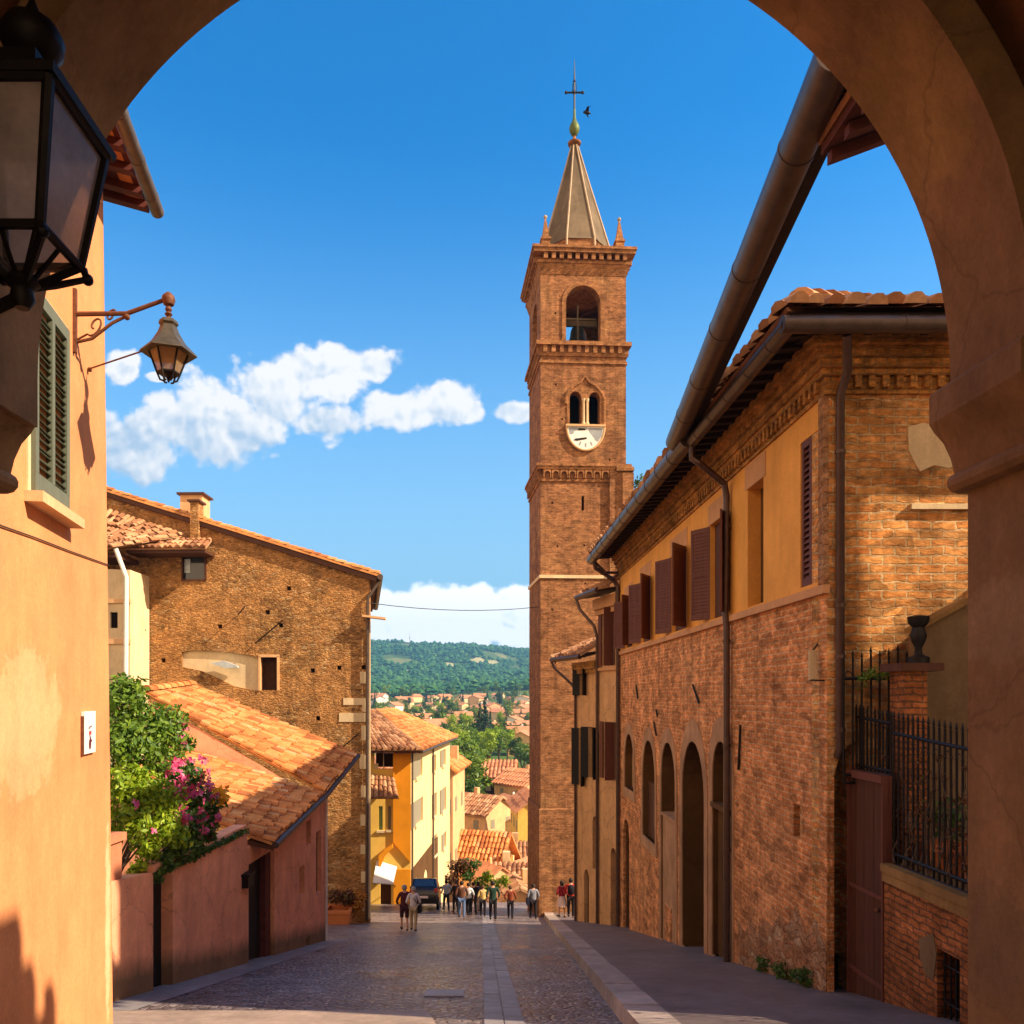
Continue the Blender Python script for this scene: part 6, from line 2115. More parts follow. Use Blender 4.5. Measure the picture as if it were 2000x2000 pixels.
# ---------------------------------------------------------------- valley trees
random.seed(5)
TP = {}
TM = {'round': 'leafmid', 'dark': 'leafdk', 'conifer': 'leafcon', 'poplar': 'leafmid', 'pale': 'leaflime'}
TL = {'round': 'mid green leafy tree of the valley between street and village', 'dark': 'dark leafy tree of the valley between street and village',
      'conifer': 'tall dark conifer rising from the valley trees', 'poplar': 'slim green poplar of the valley between street and village', 'pale': 'pale green leafy tree of the valley between street and village'}
TN = {'round': 'tree', 'dark': 'tree', 'conifer': 'conifer_tree', 'poplar': 'poplar_tree', 'pale': 'tree'}


def tree(kind, x, y, h):
    z = terrain_z(x, y)
    if kind not in TP:
        tr, cr = tree_mesh('round' if kind in ('dark', 'pale') else kind, 10.0, ord(kind[0]) % 7 + len(kind))
        t = thing(TN[kind], TL[kind], 'tree', (0, 0, 0), 'valley trees')
        tr.build('trunk', M['bark'], t); cr.build('crown', M[TM[kind]], t)
        TP[kind] = t
        t.location = (x, y, z); s = h / 10; t.scale = (s, s, s)
        return t
    s = h / 10
    return copy_tree(TP[kind], (x, y, z), random.uniform(0, 6), (s * random.uniform(.9, 1.2), s * random.uniform(.9, 1.2), s))


for (px, D, h, k) in ((880, 150, 11, 'round'), (898, 138, 12, 'round'), (912, 150, 10, 'pale'), (890, 120, 9, 'dark'), (870, 165, 13, 'round'), (905, 170, 10, 'round'),
                      (875, 215, 12, 'pale'), (893, 225, 12, 'round'), (908, 230, 11, 'pale'), (925, 220, 12, 'pale'), (942, 235, 11, 'round'), (958, 240, 10, 'pale'), (975, 225, 9, 'dark'), (990, 215, 8, 'round'), (985, 200, 8, 'dark'), (972, 190, 7, 'conifer'),
                      (862, 240, 12, 'round'), (905, 265, 17, 'conifer'), (915, 275, 19, 'conifer'), (925, 285, 14, 'conifer'), (898, 280, 13, 'dark'), (945, 290, 12, 'poplar'), (955, 300, 12, 'dark'), (968, 280, 9, 'round'), (982, 300, 10, 'dark'), (935, 300, 10, 'round'),
                      (885, 320, 13, 'pale'), (870, 350, 12, 'round'), (855, 330, 12, 'pale'), (845, 300, 10, 'dark'), (712, 330, 9, 'dark'), (722, 310, 8, 'poplar'), (760, 400, 9, 'conifer'), (830, 400, 10, 'round'), (815, 450, 11, 'dark'), (955, 420, 9, 'conifer')):
    tree(k, (px - CX) / F * D, D, h)
for i in range(170):
    D = random.uniform(330, 950)
    px = random.uniform(640, 1060)
    tree(random.choice(['round', 'dark', 'dark', 'conifer', 'poplar', 'pale', 'round']), (px - CX) / F * D, D, random.uniform(6, 12) * (1 + D / 2500))
for i in range(60):
    D = random.uniform(120, 500)
    x = random.choice([-1, 1]) * random.uniform(25, 140)
    tree(random.choice(['round', 'dark', 'conifer', 'pale']), x, D, random.uniform(7, 12))

# pale fields on the hillside
FIELDS = [(845, 1256, 1780, 70, 34), (902, 1249, 1900, 60, 26), (930, 1252, 1850, 40, 22), (722, 1262, 1700, 45, 20), (768, 1268, 1500, 30, 16), (968, 1262, 1650, 40, 20)]
fld = []
M['field'] = plaster('field_straw', (.46, .42, .19), .15, 0.01, .0, sc=.02)
for (px, py, D, rx, ry) in FIELDS:
    # find the distance at which the sight line meets the slope
    for D in range(1250, 2700, 10):
        x = (px - CX) / F * D
        if terrain_z(x, D) >= (CY - py) / F * D: break
    fld.append((x, D, rx, ry * 6))
    mb = MB(); n_ = 14
    for j in range(5):
        for i in range(n_):
            t = 2 * pi * i / n_; r = j / 4 * (1 + .22 * sin(3 * t + px) + .12 * sin(5 * t))
            xx, yy2 = x + rx * .42 * r * cos(t), D + ry * 6 * .3 * r * sin(t)
            mb.v.append(Vector((xx, yy2, terrain_z(xx, yy2) + 2.0)))
    for j in range(4):
        for i in range(n_):
            mb.f.append((j * n_ + i, j * n_ + (i + 1) % n_, (j + 1) * n_ + (i + 1) % n_, (j + 1) * n_ + i)); mb.mi.append(0)
    tag(mb.build('field', M['field'] if px not in (722, 968) else M['terrain']), kind='structure')
# wooded hills: one mass of crowns
random.seed(11)
mb = MB()
for i in range(14000):
    y = 900 + 2050 * random.random() ** .8
    x = (random.uniform(640, 1120) - CX) / F * y if random.random() < .8 else random.uniform(-1300, 1300)
    nf = mnoise.noise(Vector((x / 110, y / 240, 3.3)))
    if nf < -.16 and y < 2500: continue
    if any(((x - fx) / (rx * .5)) ** 2 + ((y - fy) / (ry * .36)) ** 2 < 1 for fx, fy, rx, ry in fld): continue
    z = terrain_z(x, y)
    r = random.uniform(2.5, 8.5) * random.uniform(.7, 1.15)
    h = r * random.uniform(1.0, 1.7)
    k = 6
    vs = []
    for (rr, zz) in ((.75, .1), (1.0, .45), (.7, .8)):
        a0 = random.random() * 6
        for j in range(k):
            t = a0 + 2 * pi * j / k
            q = rr * r * random.uniform(.7, 1.15)
            vs.append((x + q * cos(t), y + q * sin(t), z + h * zz * random.uniform(.9, 1.15)))
    vs.append((x, y, z + h * 1.15)); vs.append((x, y, z - 1))
    fs = [(j, (j + 1) % k, k + (j + 1) % k, k + j) for j in range(k)] + [(k + j, k + (j + 1) % k, 2 * k + (j + 1) % k, 2 * k + j) for j in range(k)]
    fs += [(2 * k + j, 2 * k + (j + 1) % k, 3 * k) for j in range(k)] + [((j + 1) % k, j, 3 * k + 1) for j in range(k)]
    mb.add(vs, fs)
tag(mb.build('forest', M['leafforest']), kind='stuff')
ms = thing('radio_mast', 'thin radio mast on the crest of the far wooded hill', 'mast', (0, 0, 0))
ym = 2850; xm = (773 - CX) / F * ym
mb = MB(); mb.tube([(xm, ym, terrain_z(xm, ym) - 2), (xm, ym, (CY - 1192) / F * ym)], [1.2, .5], 5); mb.box((xm - 1.6, ym - 1.6, (CY - 1206) / F * ym), (xm + 1.6, ym + 1.6, (CY - 1201) / F * ym)); mb.build('pole', M['metalgrey'], ms)
# ================================================================ cars
def make_car(label, loc, rot, paint, group=None):
    t = thing('parked_car', label, 'car', (0, 0, 0), group)
    side = [(-2.0, .32), (2.1, .32), (2.15, .62), (2.05, .86), (1.15, 1.0), (.45, 1.52), (-.2, 1.64), (-1.5, 1.62), (-1.88, 1.2), (-2.02, .95), (-2.06, .6)]
    bm_ = bmesh.new()
    n = len(side)
    rows = []
    for (x, k) in ((-.86, .96), (-.80, 1.0), (.80, 1.0), (.86, .96)):
        row = []
        for (y, z) in side:
            tz = max(0, (z - .95) / .7) * .2
            row.append(bm_.verts.new((x * (1 - tz), y * k, z if k == 1 else (z * .98 + .012))))
        rows.append(row)
    for a, b in zip(rows, rows[1:]):
        for i in range(n):
            bm_.faces.new((a[i], a[(i + 1) % n], b[(i + 1) % n], b[i]))
    bm_.faces.new(rows[0]); bm_.faces.new(rows[-1][::-1])
    bmesh.ops.recalc_face_normals(bm_, faces=bm_.faces)
    me = bpy.data.meshes.new('body'); bm_.to_mesh(me); bm_.free()
    me.materials.append(paint); me.shade_smooth(); me.set_sharp_from_angle(angle=radians(35))
    b = bpy.data.objects.new('body', me); COL.objects.link(b); b.parent = t
    mb = MB()
    mb.quad((-.62, -1.855, 1.24), (.62, -1.855, 1.24), (.56, -1.56, 1.58), (-.56, -1.56, 1.58))
    mb.build('rear_window', M['paneblue'], t)
    mb = MB(); mb.quad((-.62, 1.13, 1.04), (.62, 1.13, 1.04), (.56, .5, 1.5), (-.56, .5, 1.5)); mb.build('windscreen', M['paneblue'], t)
    mb = MB()
    for s in (-1, 1):
        mb.add([(s * .80, -1.6, 1.08), (s * .80, .95, 1.05), (s * .715, .4, 1.48), (s * .70, -1.42, 1.55)], [(0, 1, 2, 3)])
    mb.build('side_window', M['paneblue'], t)
    for s in (-1, 1):
        mb = MB(); mb.box((s * .72 - .1, -2.07, .92), (s * .72 + .1, -1.93, 1.14)); mb.build('tail_light', M['redlight'], t)
        mb = MB(); mb.box((s * .62 - .14, 2.0, .68), (s * .62 + .14, 2.13, .82)); mb.build('headlight', M['white'], t)
        for y in (-1.3, 1.35):
            mb = MB()
            pts = [(s * .72, y, .33), (s * .88, y, .33)]
            mb.tube(pts, .33, 16); w = mb.build('wheel', M['tyre'], t, smooth=30)
            mb = MB(); mb.tube([(s * .86, y, .33), (s * .89, y, .33)], .2, 12); mb.build('rim', M['metalgrey'], w)
    mb = MB(); mb.box((-.26, -2.09, .62), (.26, -2.05, .74)); mb.build('number_plate', M['white'], t)
    mb = MB(); mb.box((-.85, -2.12, .36), (.85, -1.98, .58)); mb.box((-.85, 2.02, .36), (.85, 2.2, .56)); mb.build('bumper', M['tyre'], t)
    for s in (-1, 1):
        mb = MB(); mb.obox((s * .84, .72, 1.0), (s * .2, 0, 0), (0, .1, 0), (0, 0, .14)); mb.build('wing_mirror', paint, t)
    t.location = loc
    pitch = atan2(zg(loc[1] + 2) - zg(loc[1] - 2), 4)
    t.rotation_euler = (pitch, 0, rot)
    return t


car = make_car('black van seen from behind parked at the left of the street crest', ((803 - CX) / F * 46.5, 46.5, zg(46.5)), .0, M['carpaint'])
car.scale = (.95, .95, 1.06)
M['bluepaint'] = simple('blue_car_paint', (.02, .05, .16), .25, .2, .6, .1, 2, 0)
M['whitepaint'] = simple('white_car_paint', (.7, .7, .72), .3, .0, .6, .05, 2, 0)
make_car('blue car parked in the lower street between the orange roofs', (3.2, 92, zg(92)), .2, M['bluepaint'])
make_car('white car parked in the lower street between the orange roofs', (4.6, 96, zg(96)), .1, M['whitepaint'])
make_car('dark car standing farther along the lower street', (4.0, 106, zg(106)), .0, M['carpaint'])


# ================================================================ people
def skin_mesh(verts, edges, radii, root, sub=2):
    me = bpy.data.meshes.new('tmp')
    me.from_pydata([tuple(v) for v in verts], edges, [])
    ob = bpy.data.objects.new('tmp', me); COL.objects.link(ob)
    sk = ob.modifiers.new('s', 'SKIN'); sk.use_smooth_shade = True
    for i, r in enumerate(radii):
        rr = r if isinstance(r, tuple) else (r, r)
        me.skin_vertices[0].data[i].radius = rr
        me.skin_vertices[0].data[i].use_root = (i == root)
    su = ob.modifiers.new('u', 'SUBSURF'); su.levels = sub; su.render_levels = sub
    dg = bpy.context.evaluated_depsgraph_get()
    ev = ob.evaluated_get(dg)
    out = bpy.data.meshes.new_from_object(ev)
    bpy.data.objects.remove(ob)
    return out


def place_mesh(name, me, mat, parent):
    me.name = name
    me.materials.clear(); me.materials.append(mat); me.shade_smooth()
    o = bpy.data.objects.new(name, me); COL.objects.link(o); o.parent = parent
    return o


def merge(me, mb):
    """append builder faces to a mesh"""
    bm_ = bmesh.new(); bm_.from_mesh(me)
    vs = [bm_.verts.new(v) for v in mb.v]
    for f in mb.f:
        try: bm_.faces.new([vs[i] for i in f])
        except ValueError: pass
    bm_.to_mesh(me); bm_.free()


CLOTH = {}


def cloth(name, c):
    if name not in CLOTH: CLOTH[name] = simple(name + '_cloth', c, .85, 0, .2, .2, 12, .25)
    return CLOTH[name]


SKIN = simple('skin', (.50, .26, .17), .55, 0, .35, .08, 10, .05)
HAIRS = {'dark': simple('dark_hair', (.02, .012, .008), .6, 0, .3, .3, 30), 'grey': simple('grey_hair', (.28, .26, .25), .6, 0, .3, .3, 30), 'brown': simple('brown_hair', (.09, .045, .02), .6, 0, .3, .3, 30)}


def person(label, loc, face, H=1.7, stride=.16, female=False, top=('grey', (.2, .2, .2)), legs=('denim', (.05, .07, .13)), shorts=False, skirt=None, hair='dark', long_hair=False, bag=None, arm=.1, bend=(.25, .15), backpack=None, coat=False):
    """standing or walking figure; +y is forward before turning"""
    s = H / 1.75
    t = thing('person', label, 'person', (0, 0, 0))
    hw = .165 if female else .19
    st = stride
    V = {}
    V['pelvis'] = (0, 0, .95); V['waist'] = (0, .0, 1.1); V['chest'] = (0, -.01, 1.32); V['shc'] = (0, -.015, 1.44); V['neck'] = (0, .0, 1.52); V['head'] = (0, .02, 1.62); V['crown'] = (0, .012, 1.70)
    for sg_, n, ph in ((-1, 'l', 1), (1, 'r', -1)):
        V['hip' + n] = (sg_ * .09, 0, .90)
        V['knee' + n] = (sg_ * .10, ph * st * .75 + .02, .50)
        V['ank' + n] = (sg_ * .095, ph * st * 1.3 - (.05 if ph < 0 else 0), .09)
        V['toe' + n] = (sg_ * .115, ph * st * 1.3 + .13 - (.05 if ph < 0 else 0), .035)
        V['sho' + n] = (sg_ * hw, -.01, 1.43)
        b = bend[0] if n == 'l' else bend[1]
        V['elb' + n] = (sg_ * (hw + .06 + arm * .4), -ph * st * .5 - .03, 1.15)
        V['wri' + n] = (sg_ * (hw + .05 + arm * .3 * (1 - 2 * b)), -ph * st * .3 + .05 + b * .35, .93 + b * .3)
        d = (Vector(V['wri' + n]) - Vector(V['elb' + n])).normalized()
        V['hand' + n] = tuple(Vector(V['wri' + n]) + d * .075)
    names = list(V)
    ix = {n: i for i, n in enumerate(names)}
    vs = [Vector(V[n]) * s for n in names]
    E = [('pelvis', 'waist'), ('waist', 'chest'), ('chest', 'shc'), ('shc', 'neck'), ('neck', 'head'), ('head', 'crown')]
    for n in 'lr':
        E += [('pelvis', 'hip' + n), ('hip' + n, 'knee' + n), ('knee' + n, 'ank' + n), ('ank' + n, 'toe' + n), ('shc', 'sho' + n), ('sho' + n, 'elb' + n), ('elb' + n, 'wri' + n), ('wri' + n, 'hand' + n)]
    R = {'pelvis': (.15, .11), 'waist': (.125, .095), 'chest': (.155, .11), 'shc': (.10, .075), 'neck': .052, 'head': (.082, .098), 'crown': (.066, .078)}
    for n in 'lr':
        R.update({'hip' + n: .085, 'knee' + n: .056, 'ank' + n: .036, 'toe' + n: (.038, .026), 'sho' + n: .056, 'elb' + n: .04, 'wri' + n: .027, 'hand' + n: (.036, .018)})
    body = skin_mesh(vs, [(ix[a], ix[b]) for a, b in E], [tuple(x * s for x in R[n]) if isinstance(R[n], tuple) else R[n] * s for n in names], 0)
    ex = MB()
    hd = Vector(V['head']) * s
    ex.lathe(hd + Vector((0, .085, -.02)) * s, [(.004, .03 * s), (.014 * s, .0), (.004, -.012 * s)], 6)       # nose
    for sg_ in (-1, 1):
        ex.ball(hd + Vector((sg_ * .03, .075, .015)) * s, .012 * s, 6)                                          # eyes
        ex.ball(hd + Vector((sg_ * .085, .0, -.005)) * s, .024 * s, 6, 1.3)                                      # ears
    ex.tube([hd + Vector((-.024, .082, -.055)) * s, hd + Vector((.024, .082, -.055)) * s], .006 * s, 5)        # mouth
    for n, sg_ in (('l', -1), ('r', 1)):
        h0 = Vector(V['hand' + n]) * s; d = (h0 - Vector(V['wri' + n]) * s).normalized()
        fw = Vector((0, 1, 0)); fw = (fw - d * fw.dot(d)).normalized(); nm = d.cross(fw)
        for k in range(4):
            o = h0 + fw * ((k - 1.5) * .017 * s)
            L = (.062, .075, .07, .055)[k] * s
            ex.tube([o, o + d * L * .55 + nm * .004 * sg_, o + d * L + nm * (-.018 * sg_ * s)], [.0085 * s, .008 * s, .006 * s], 6)
        o = h0 - d * .035 * s + fw * .03 * s
        ex.tube([o, o + d * .03 * s + fw * .022 * s, o + d * .062 * s + fw * .024 * s], [.011 * s, .009 * s, .007 * s], 6)
    merge(body, ex)
    place_mesh('body', body, SKIN, t)
    # clothes: looser skins over part of the figure
    tn = ['pelvis', 'waist', 'chest', 'shc'] + [a + n for n in 'lr' for a in ('sho', 'elb', 'wri')]
    ti = {n: i for i, n in enumerate(tn)}
    tv_ = [Vector(V[n]) * s for n in tn]
    tv_[0] = Vector((0, 0, .90 if not coat else .72)) * s
    for n in 'lr':
        tv_[ti['wri' + n]] = (Vector(V['elb' + n]).lerp(Vector(V['wri' + n]), .85 if not female or coat else .3)) * s
    te = [('pelvis', 'waist'), ('waist', 'chest'), ('chest', 'shc')] + [(a + n, b + n) for n in 'lr' for a, b in (('sho', 'elb'), ('elb', 'wri'))] + [('shc', 'sho' + n) for n in 'lr']
    tr_ = {'pelvis': (.185 + .05 * coat, .14 + .04 * coat), 'waist': (.155, .125), 'chest': (.18, .135), 'shc': (.105, .085)}
    for n in 'lr': tr_.update({'sho' + n: .07, 'elb' + n: .054, 'wri' + n: .043})
    place_mesh('jacket' if coat else 'top', skin_mesh(tv_, [(ti[a], ti[b]) for a, b in te], [tuple(x * s for x in tr_[n]) if isinstance(tr_[n], tuple) else tr_[n] * s for n in tn], 0), cloth(*top), t)
    if skirt:
        mb = MB(); mb.lathe((0, 0, 0), [(.14 * s, 1.02 * s), (.2 * s, .85 * s), (.25 * s, .55 * s), (.245 * s, .55 * s)], 16); mb.build('skirt', cloth(*skirt), t, smooth=60)
    else:
        ln = ['pelvis'] + [a + n for n in 'lr' for a in ('hip', 'knee', 'ank')]
        li = {n: i for i, n in enumerate(ln)}
        lv = [Vector(V[n]) * s for n in ln]
        for n in 'lr':
            if shorts: lv[li['ank' + n]] = Vector(V['knee' + n]).lerp(Vector(V['ank' + n]), .05) * s
        le = [('pelvis', 'hip' + n) for n in 'lr'] + [(a + n, b + n) for n in 'lr' for a, b in (('hip', 'knee'), ('knee', 'ank'))]
        lr_ = {'pelvis': (.165, .125)}
        for n in 'lr': lr_.update({'hip' + n: .105, 'knee' + n: .076, 'ank' + n: .058 if not shorts else .075})
        place_mesh('trousers' if not shorts else 'shorts', skin_mesh(lv, [(li[a], li[b]) for a, b in le], [tuple(x * s for x in lr_[n]) if isinstance(lr_[n], tuple) else lr_[n] * s for n in ln], 0), cloth(*legs), t)
    for n in 'lr':
        a, b = Vector(V['ank' + n]) * s, Vector(V['toe' + n]) * s
        mb = MB(); mb.tube([a + Vector((0, -.05, -.05)) * s, a + Vector((0, .03, -.04)) * s, b + Vector((0, .02, .0)) * s, b + Vector((0, .05, -.005)) * s], [.042 * s, .045 * s, .04 * s, .02 * s], 8)
        mb.build('shoe', cloth('shoe', (.03, .025, .025)), t, smooth=60)
    mb = MB()
    mb.lathe(hd + Vector((0, -.012, 0)) * s, [(.07 * s, -.05 * s if not long_hair else -.2 * s), (.098 * s, .0), (.10 * s, .05 * s), (.085 * s, .10 * s), (.045 * s, .13 * s), (.005, .138 * s)], 14)
    hb = [v for v in mb.v]
    for i, v in enumerate(mb.v):     # pull the hair back off the face
        if v.y > hd.y + .02 * s and v.z < hd.z + .075 * s: mb.v[i] = Vector((v.x * .95, hd.y + .0 * s, v.z))
    mb.build('hair', HAIRS[hair], t, smooth=60)
    if bag:
        side_, col_ = bag
        hp = Vector((side_ * (hw + .1), -.05, .95)) * s
        mb = MB(); mb.obox(hp + Vector((-.06, -.17, -.2)) * s, Vector((.12 * s, 0, 0)), Vector((0, .34 * s, 0)), Vector((0, 0, .28 * s)))
        mb.tube([hp + Vector((0, -.12, .06)) * s, Vector((-side_ * .1, -.09, 1.47)) * s, Vector((-side_ * .1, .06, 1.47)) * s, hp + Vector((0, .12, .06)) * s], .014 * s, 5)
        ob = mb.build('bag', cloth(*col_), t)
    if backpack:
        mb = MB(); mb.lathe(Vector((0, -.2, 1.08)) * s, [(.1 * s, 0), (.15 * s, .04 * s), (.16 * s, .25 * s), (.12 * s, .38 * s), (.04 * s, .42 * s)], 10); mb.build('backpack', cloth(*backpack), t, smooth=60)
    t.location = loc
    t.rotation_euler = (0, 0, face)
    return t


def at(px, D, lift=0.0):
    return ((px - CX) / F * D, D, zg(D) + lift)


person('person in long maroon jacket walking arm to arm at the left of the street', at(763, 29.6), .15, 1.68, .1, True, ('maroon', (.10, .022, .03)), shorts=True, legs=('maroon_dark', (.05, .015, .02)), hair='grey', coat=True, arm=.2)
person('person in white shirt and khaki trousers with a black bag at the left', at(780, 29.3), -.1, 1.62, .08, True, ('offwhite', (.62, .55, .56)), ('khaki', (.42, .30, .17)), hair='grey', bag=(1, ('black', (.012, .01, .014))))
person('person in pale blue shirt beside the black van', at(842, 44.5), .4, 1.7, .1, False, ('paleblue', (.32, .40, .5)), ('darknavy', (.02, .025, .04)))
person('person in brown jacket and jeans at the left of the central group', at(871, 39.2), .1, 1.82, .14, False, ('brown', (.12, .05, .03)), ('denim', (.09, .14, .26)), hair='dark', coat=False)
person('person in white shirt and dark trousers in the central group', at(884, 40.2), -.2, 1.7, .16, True, ('white', (.7, .7, .72)), ('charcoal', (.02, .02, .025)))
person('person in dark clothes behind the central group', at(893, 41.2), .2, 1.7, .12, False, ('black', (.015, .013, .016)), ('charcoal', (.02, .02, .025)))
person('person in yellow top and black trousers left of the stone channel', at(911, 39.9), .0, 1.6, .12, True, ('mustard', (.62, .45, .17)), ('black', (.015, .013, .016)), hair='brown')
person('person in long dark green coat on the stone channel', at(930, 37.6), .05, 1.86, .12, False, ('darkgreen', (.02, .05, .035)), ('black', (.015, .013, .016)), hair='dark', coat=True)
person('person in rust brown jacket right of the stone channel', at(963, 38.6), -.05, 1.62, .18, False, ('rust', (.24, .055, .025)), ('black', (.015, .013, .016)), hair='brown')
person('person in grey top with a big black shoulder bag near the tower', at(1006, 38.6), .1, 1.7, .15, False, ('greyblue', (.22, .23, .27)), ('black', (.015, .013, .016)), bag=(-1, ('navy', (.015, .02, .045))))
person('person in red jacket with white skirt on the pavement by the tower', at(1060, 36.0, .215), .3, 1.66, .08, True, ('crimson', (.28, .02, .03)), skirt=('blush', (.62, .45, .42)), hair='dark', long_hair=True)
person('person in red jacket with black backpack on the pavement by the tower', at(1077, 35.8, .215), -.1, 1.76, .1, False, ('red', (.38, .025, .02)), ('black', (.015, .013, .016)), backpack=('black', (.015, .013, .016)))
person('person in black jacket at the back left of the central group', at(860, 43.0), .5, 1.72, .05, False, ('charcoaltop', (.03, .028, .032)), ('darknavy', (.02, .025, .04)), hair='brown')
person('person in dark blue top and pale trousers at the back right of the central group', at(902, 43.0), -.6, 1.66, .2, True, ('nightblue', (.03, .05, .11)), ('stone', (.42, .36, .28)), hair='dark', long_hair=True)
bush_ = thing('shrub', 'round light green shrub behind the people at the street crest', 'shrub', at(932, 47))
mb = MB()
c = Vector(at(932, 47))
for k in range(7): leaf_cloud(mb, c + Vector((random.uniform(-.9, .9), random.uniform(-.4, .4), 1.2 + random.uniform(-.6, .75))), .5, 130, .11)
mb.build('foliage', M['leaflime'], bush_)
mb = MB(); mb.tube([c, c + Vector((.05, 0, 1.3))], [.06, .03], 6); mb.build('stem', M['bark'], bush_)
for px, lab, mt, r in ((862, 'dark brown dry tree behind the central group of people', 'leafdry', .9), (886, 'olive brown tree behind the central group of people', 'leafdk', 1.0)):
    t = thing('small_tree', lab, 'tree', at(px, 48.5))
    c = Vector(at(px, 48.5))
    mb = MB(); mb.tube([c - Vector((0, 0, .3)), c + Vector((.05, 0, 1.6)), c + Vector((0, 0, 2.4))], [.1, .07, .03], 7); mb.build('trunk', M['bark'], t)
    mb = MB()
    for k in range(7): leaf_cloud(mb, c + Vector((random.uniform(-.45, .45), random.uniform(-.4, .4), 1.9 + random.uniform(-.3, .8))), .5, 120, .1)
    mb.build('crown', M[mt], t)
# ================================================================ light, sky, air, camera
SD = Vector((-1.0, .32, -.80)).normalized()
el = math.asin(-SD.z); az = atan2(-SD.x, -SD.y)
sun = bpy.data.lights.new('sun', 'SUN'); sun.energy = SUN_E = 5.0; sun.angle = radians(.5); sun.color = (1.0, .81, .58)
so = bpy.data.objects.new('sun', sun); COL.objects.link(so)
so.rotation_euler = SD.to_track_quat('-Z', 'Y').to_euler()

WARM_FILL = (5.7, 3.9, 2.35, 1)  # colour of the added warm fill light
W = bpy.data.worlds.new('World'); SC.world = W; W.use_nodes = True
nt = W.node_tree
for n in list(nt.nodes): nt.nodes.remove(n)
N_ = nt.nodes.new; Lk = nt.links.new
out = N_('ShaderNodeOutputWorld'); bg = N_('ShaderNodeBackground'); bg.inputs['Strength'].default_value = .15
Lk(bg.outputs[0], out.inputs[0])
sky = N_('ShaderNodeTexSky'); sky.sky_type = 'NISHITA'; sky.sun_disc = False
sky.sun_elevation = el; sky.sun_rotation = az; sky.air_density = 1.0; sky.dust_density = .35; sky.ozone_density = 2.2; sky.altitude = 200


def wm(op, a, b=0.0, c=None, clamp=False):
    n = N_('ShaderNodeMath'); n.operation = op; n.use_clamp = clamp
    for i, v in enumerate((a, b, c)):
        if v is None: continue
        if isinstance(v, (int, float)): n.inputs[i].default_value = v
        else: Lk(v, n.inputs[i])
    return n.outputs[0]


tc = N_('ShaderNodeTexCoord'); sep = N_('ShaderNodeSeparateXYZ'); Lk(tc.outputs['Generated'], sep.inputs[0])
yy = wm('MAXIMUM', sep.outputs['Y'], .05)
uu = wm('DIVIDE', sep.outputs['X'], yy); ww = wm('DIVIDE', sep.outputs['Z'], yy)
cv = N_('ShaderNodeCombineXYZ'); Lk(uu, cv.inputs[0]); Lk(ww, cv.inputs[1])


def wnoise(off, scale, detail=9, rough=.62):
    m_ = N_('ShaderNodeMapping'); m_.inputs['Location'].default_value = off; Lk(cv.outputs[0], m_.inputs['Vector'])
    n = N_('ShaderNodeTexNoise'); n.inputs['Scale'].default_value = scale; n.inputs['Detail'].default_value = detail; n.inputs['Roughness'].default_value = rough; n.inputs['Distortion'].default_value = .25
    Lk(m_.outputs[0], n.inputs['Vector'])
    return n.outputs['Fac']


BL = [(265, 835, 95, 62), (345, 800, 105, 72), (430, 790, 110, 75), (520, 750, 85, 85), (560, 700, 55, 50), (620, 705, 75, 52), (690, 690, 55, 36), (610, 800, 75, 35),
      (225, 850, 60, 50), (232, 700, 32, 34), (770, 770, 85, 36), (830, 755, 75, 38), (880, 775, 45, 24), (965, 776, 48, 20), (300, 712, 30, 10),
      (790, 1150, 110, 42), (900, 1145, 110, 38), (980, 1150, 60, 40), (740, 1185, 90, 26), (860, 1195, 160, 30), (620, 1180, 120, 40), (1060, 1140, 70, 40)]
dens = None
for (px, py, rx, ry) in BL:
    a = wm('MULTIPLY', wm('SUBTRACT', uu, (px - CX) / F), F / rx); b = wm('MULTIPLY', wm('SUBTRACT', ww, (CY - py) / F), F / ry)
    d = wm('SUBTRACT', 1.0, wm('SQRT', wm('ADD', wm('MULTIPLY', a, a), wm('MULTIPLY', b, b))))
    dens = d if dens is None else wm('SMOOTH_MAX', dens, d, .25) if False else wm('MAXIMUM', dens, d)
def wvor(off, scale):
    m_ = N_('ShaderNodeMapping'); m_.inputs['Location'].default_value = off; Lk(warp, m_.inputs['Vector'])
    n = N_('ShaderNodeTexVoronoi'); n.feature = 'F1'; n.inputs['Scale'].default_value = scale; n.voronoi_dimensions = '2D'
    n.inputs['Detail'].default_value = 2; n.inputs['Roughness'].default_value = .5; n.inputs['Lacunarity'].default_value = 2.3
    Lk(m_.outputs[0], n.inputs['Vector'])
    return n.outputs['Distance']


wn = N_('ShaderNodeTexNoise'); wn.inputs['Scale'].default_value = 9; wn.inputs['Detail'].default_value = 6; Lk(cv.outputs[0], wn.inputs['Vector'])
wv = N_('ShaderNodeVectorMath'); wv.operation = 'MULTIPLY_ADD'; Lk(wn.outputs['Color'], wv.inputs[0]); wv.inputs[1].default_value = (.05, .05, 0); Lk(cv.outputs[0], wv.inputs[2])
warp = wv.outputs[0]
n1 = wnoise((3.1, 1.7, 0), 10.0, 8, .62)
n2 = wnoise((7.7, 2.2, 0), 42.0, 5, .68)
v1 = wvor((0, 0, 0), 17.0)
v1b = wvor((.006, .010, 0), 17.0)
core = wm('ADD', wm('MULTIPLY_ADD', wm('MAXIMUM', dens, -1.0), 1.15, .36), wm('MULTIPLY', wm('SUBTRACT', .42, v1), .8))
core = wm('ADD', core, wm('MULTIPLY', wm('SUBTRACT', n1, .5), 1.7))
core = wm('ADD', core, wm('MULTIPLY', wm('SUBTRACT', n2, .5), .5))
core = wm('ADD', core, wm('MULTIPLY', wm('LESS_THAN', ww, .2), .22))
alpha = N_('ShaderNodeMapRange'); alpha.interpolation_type = 'SMOOTHSTEP'
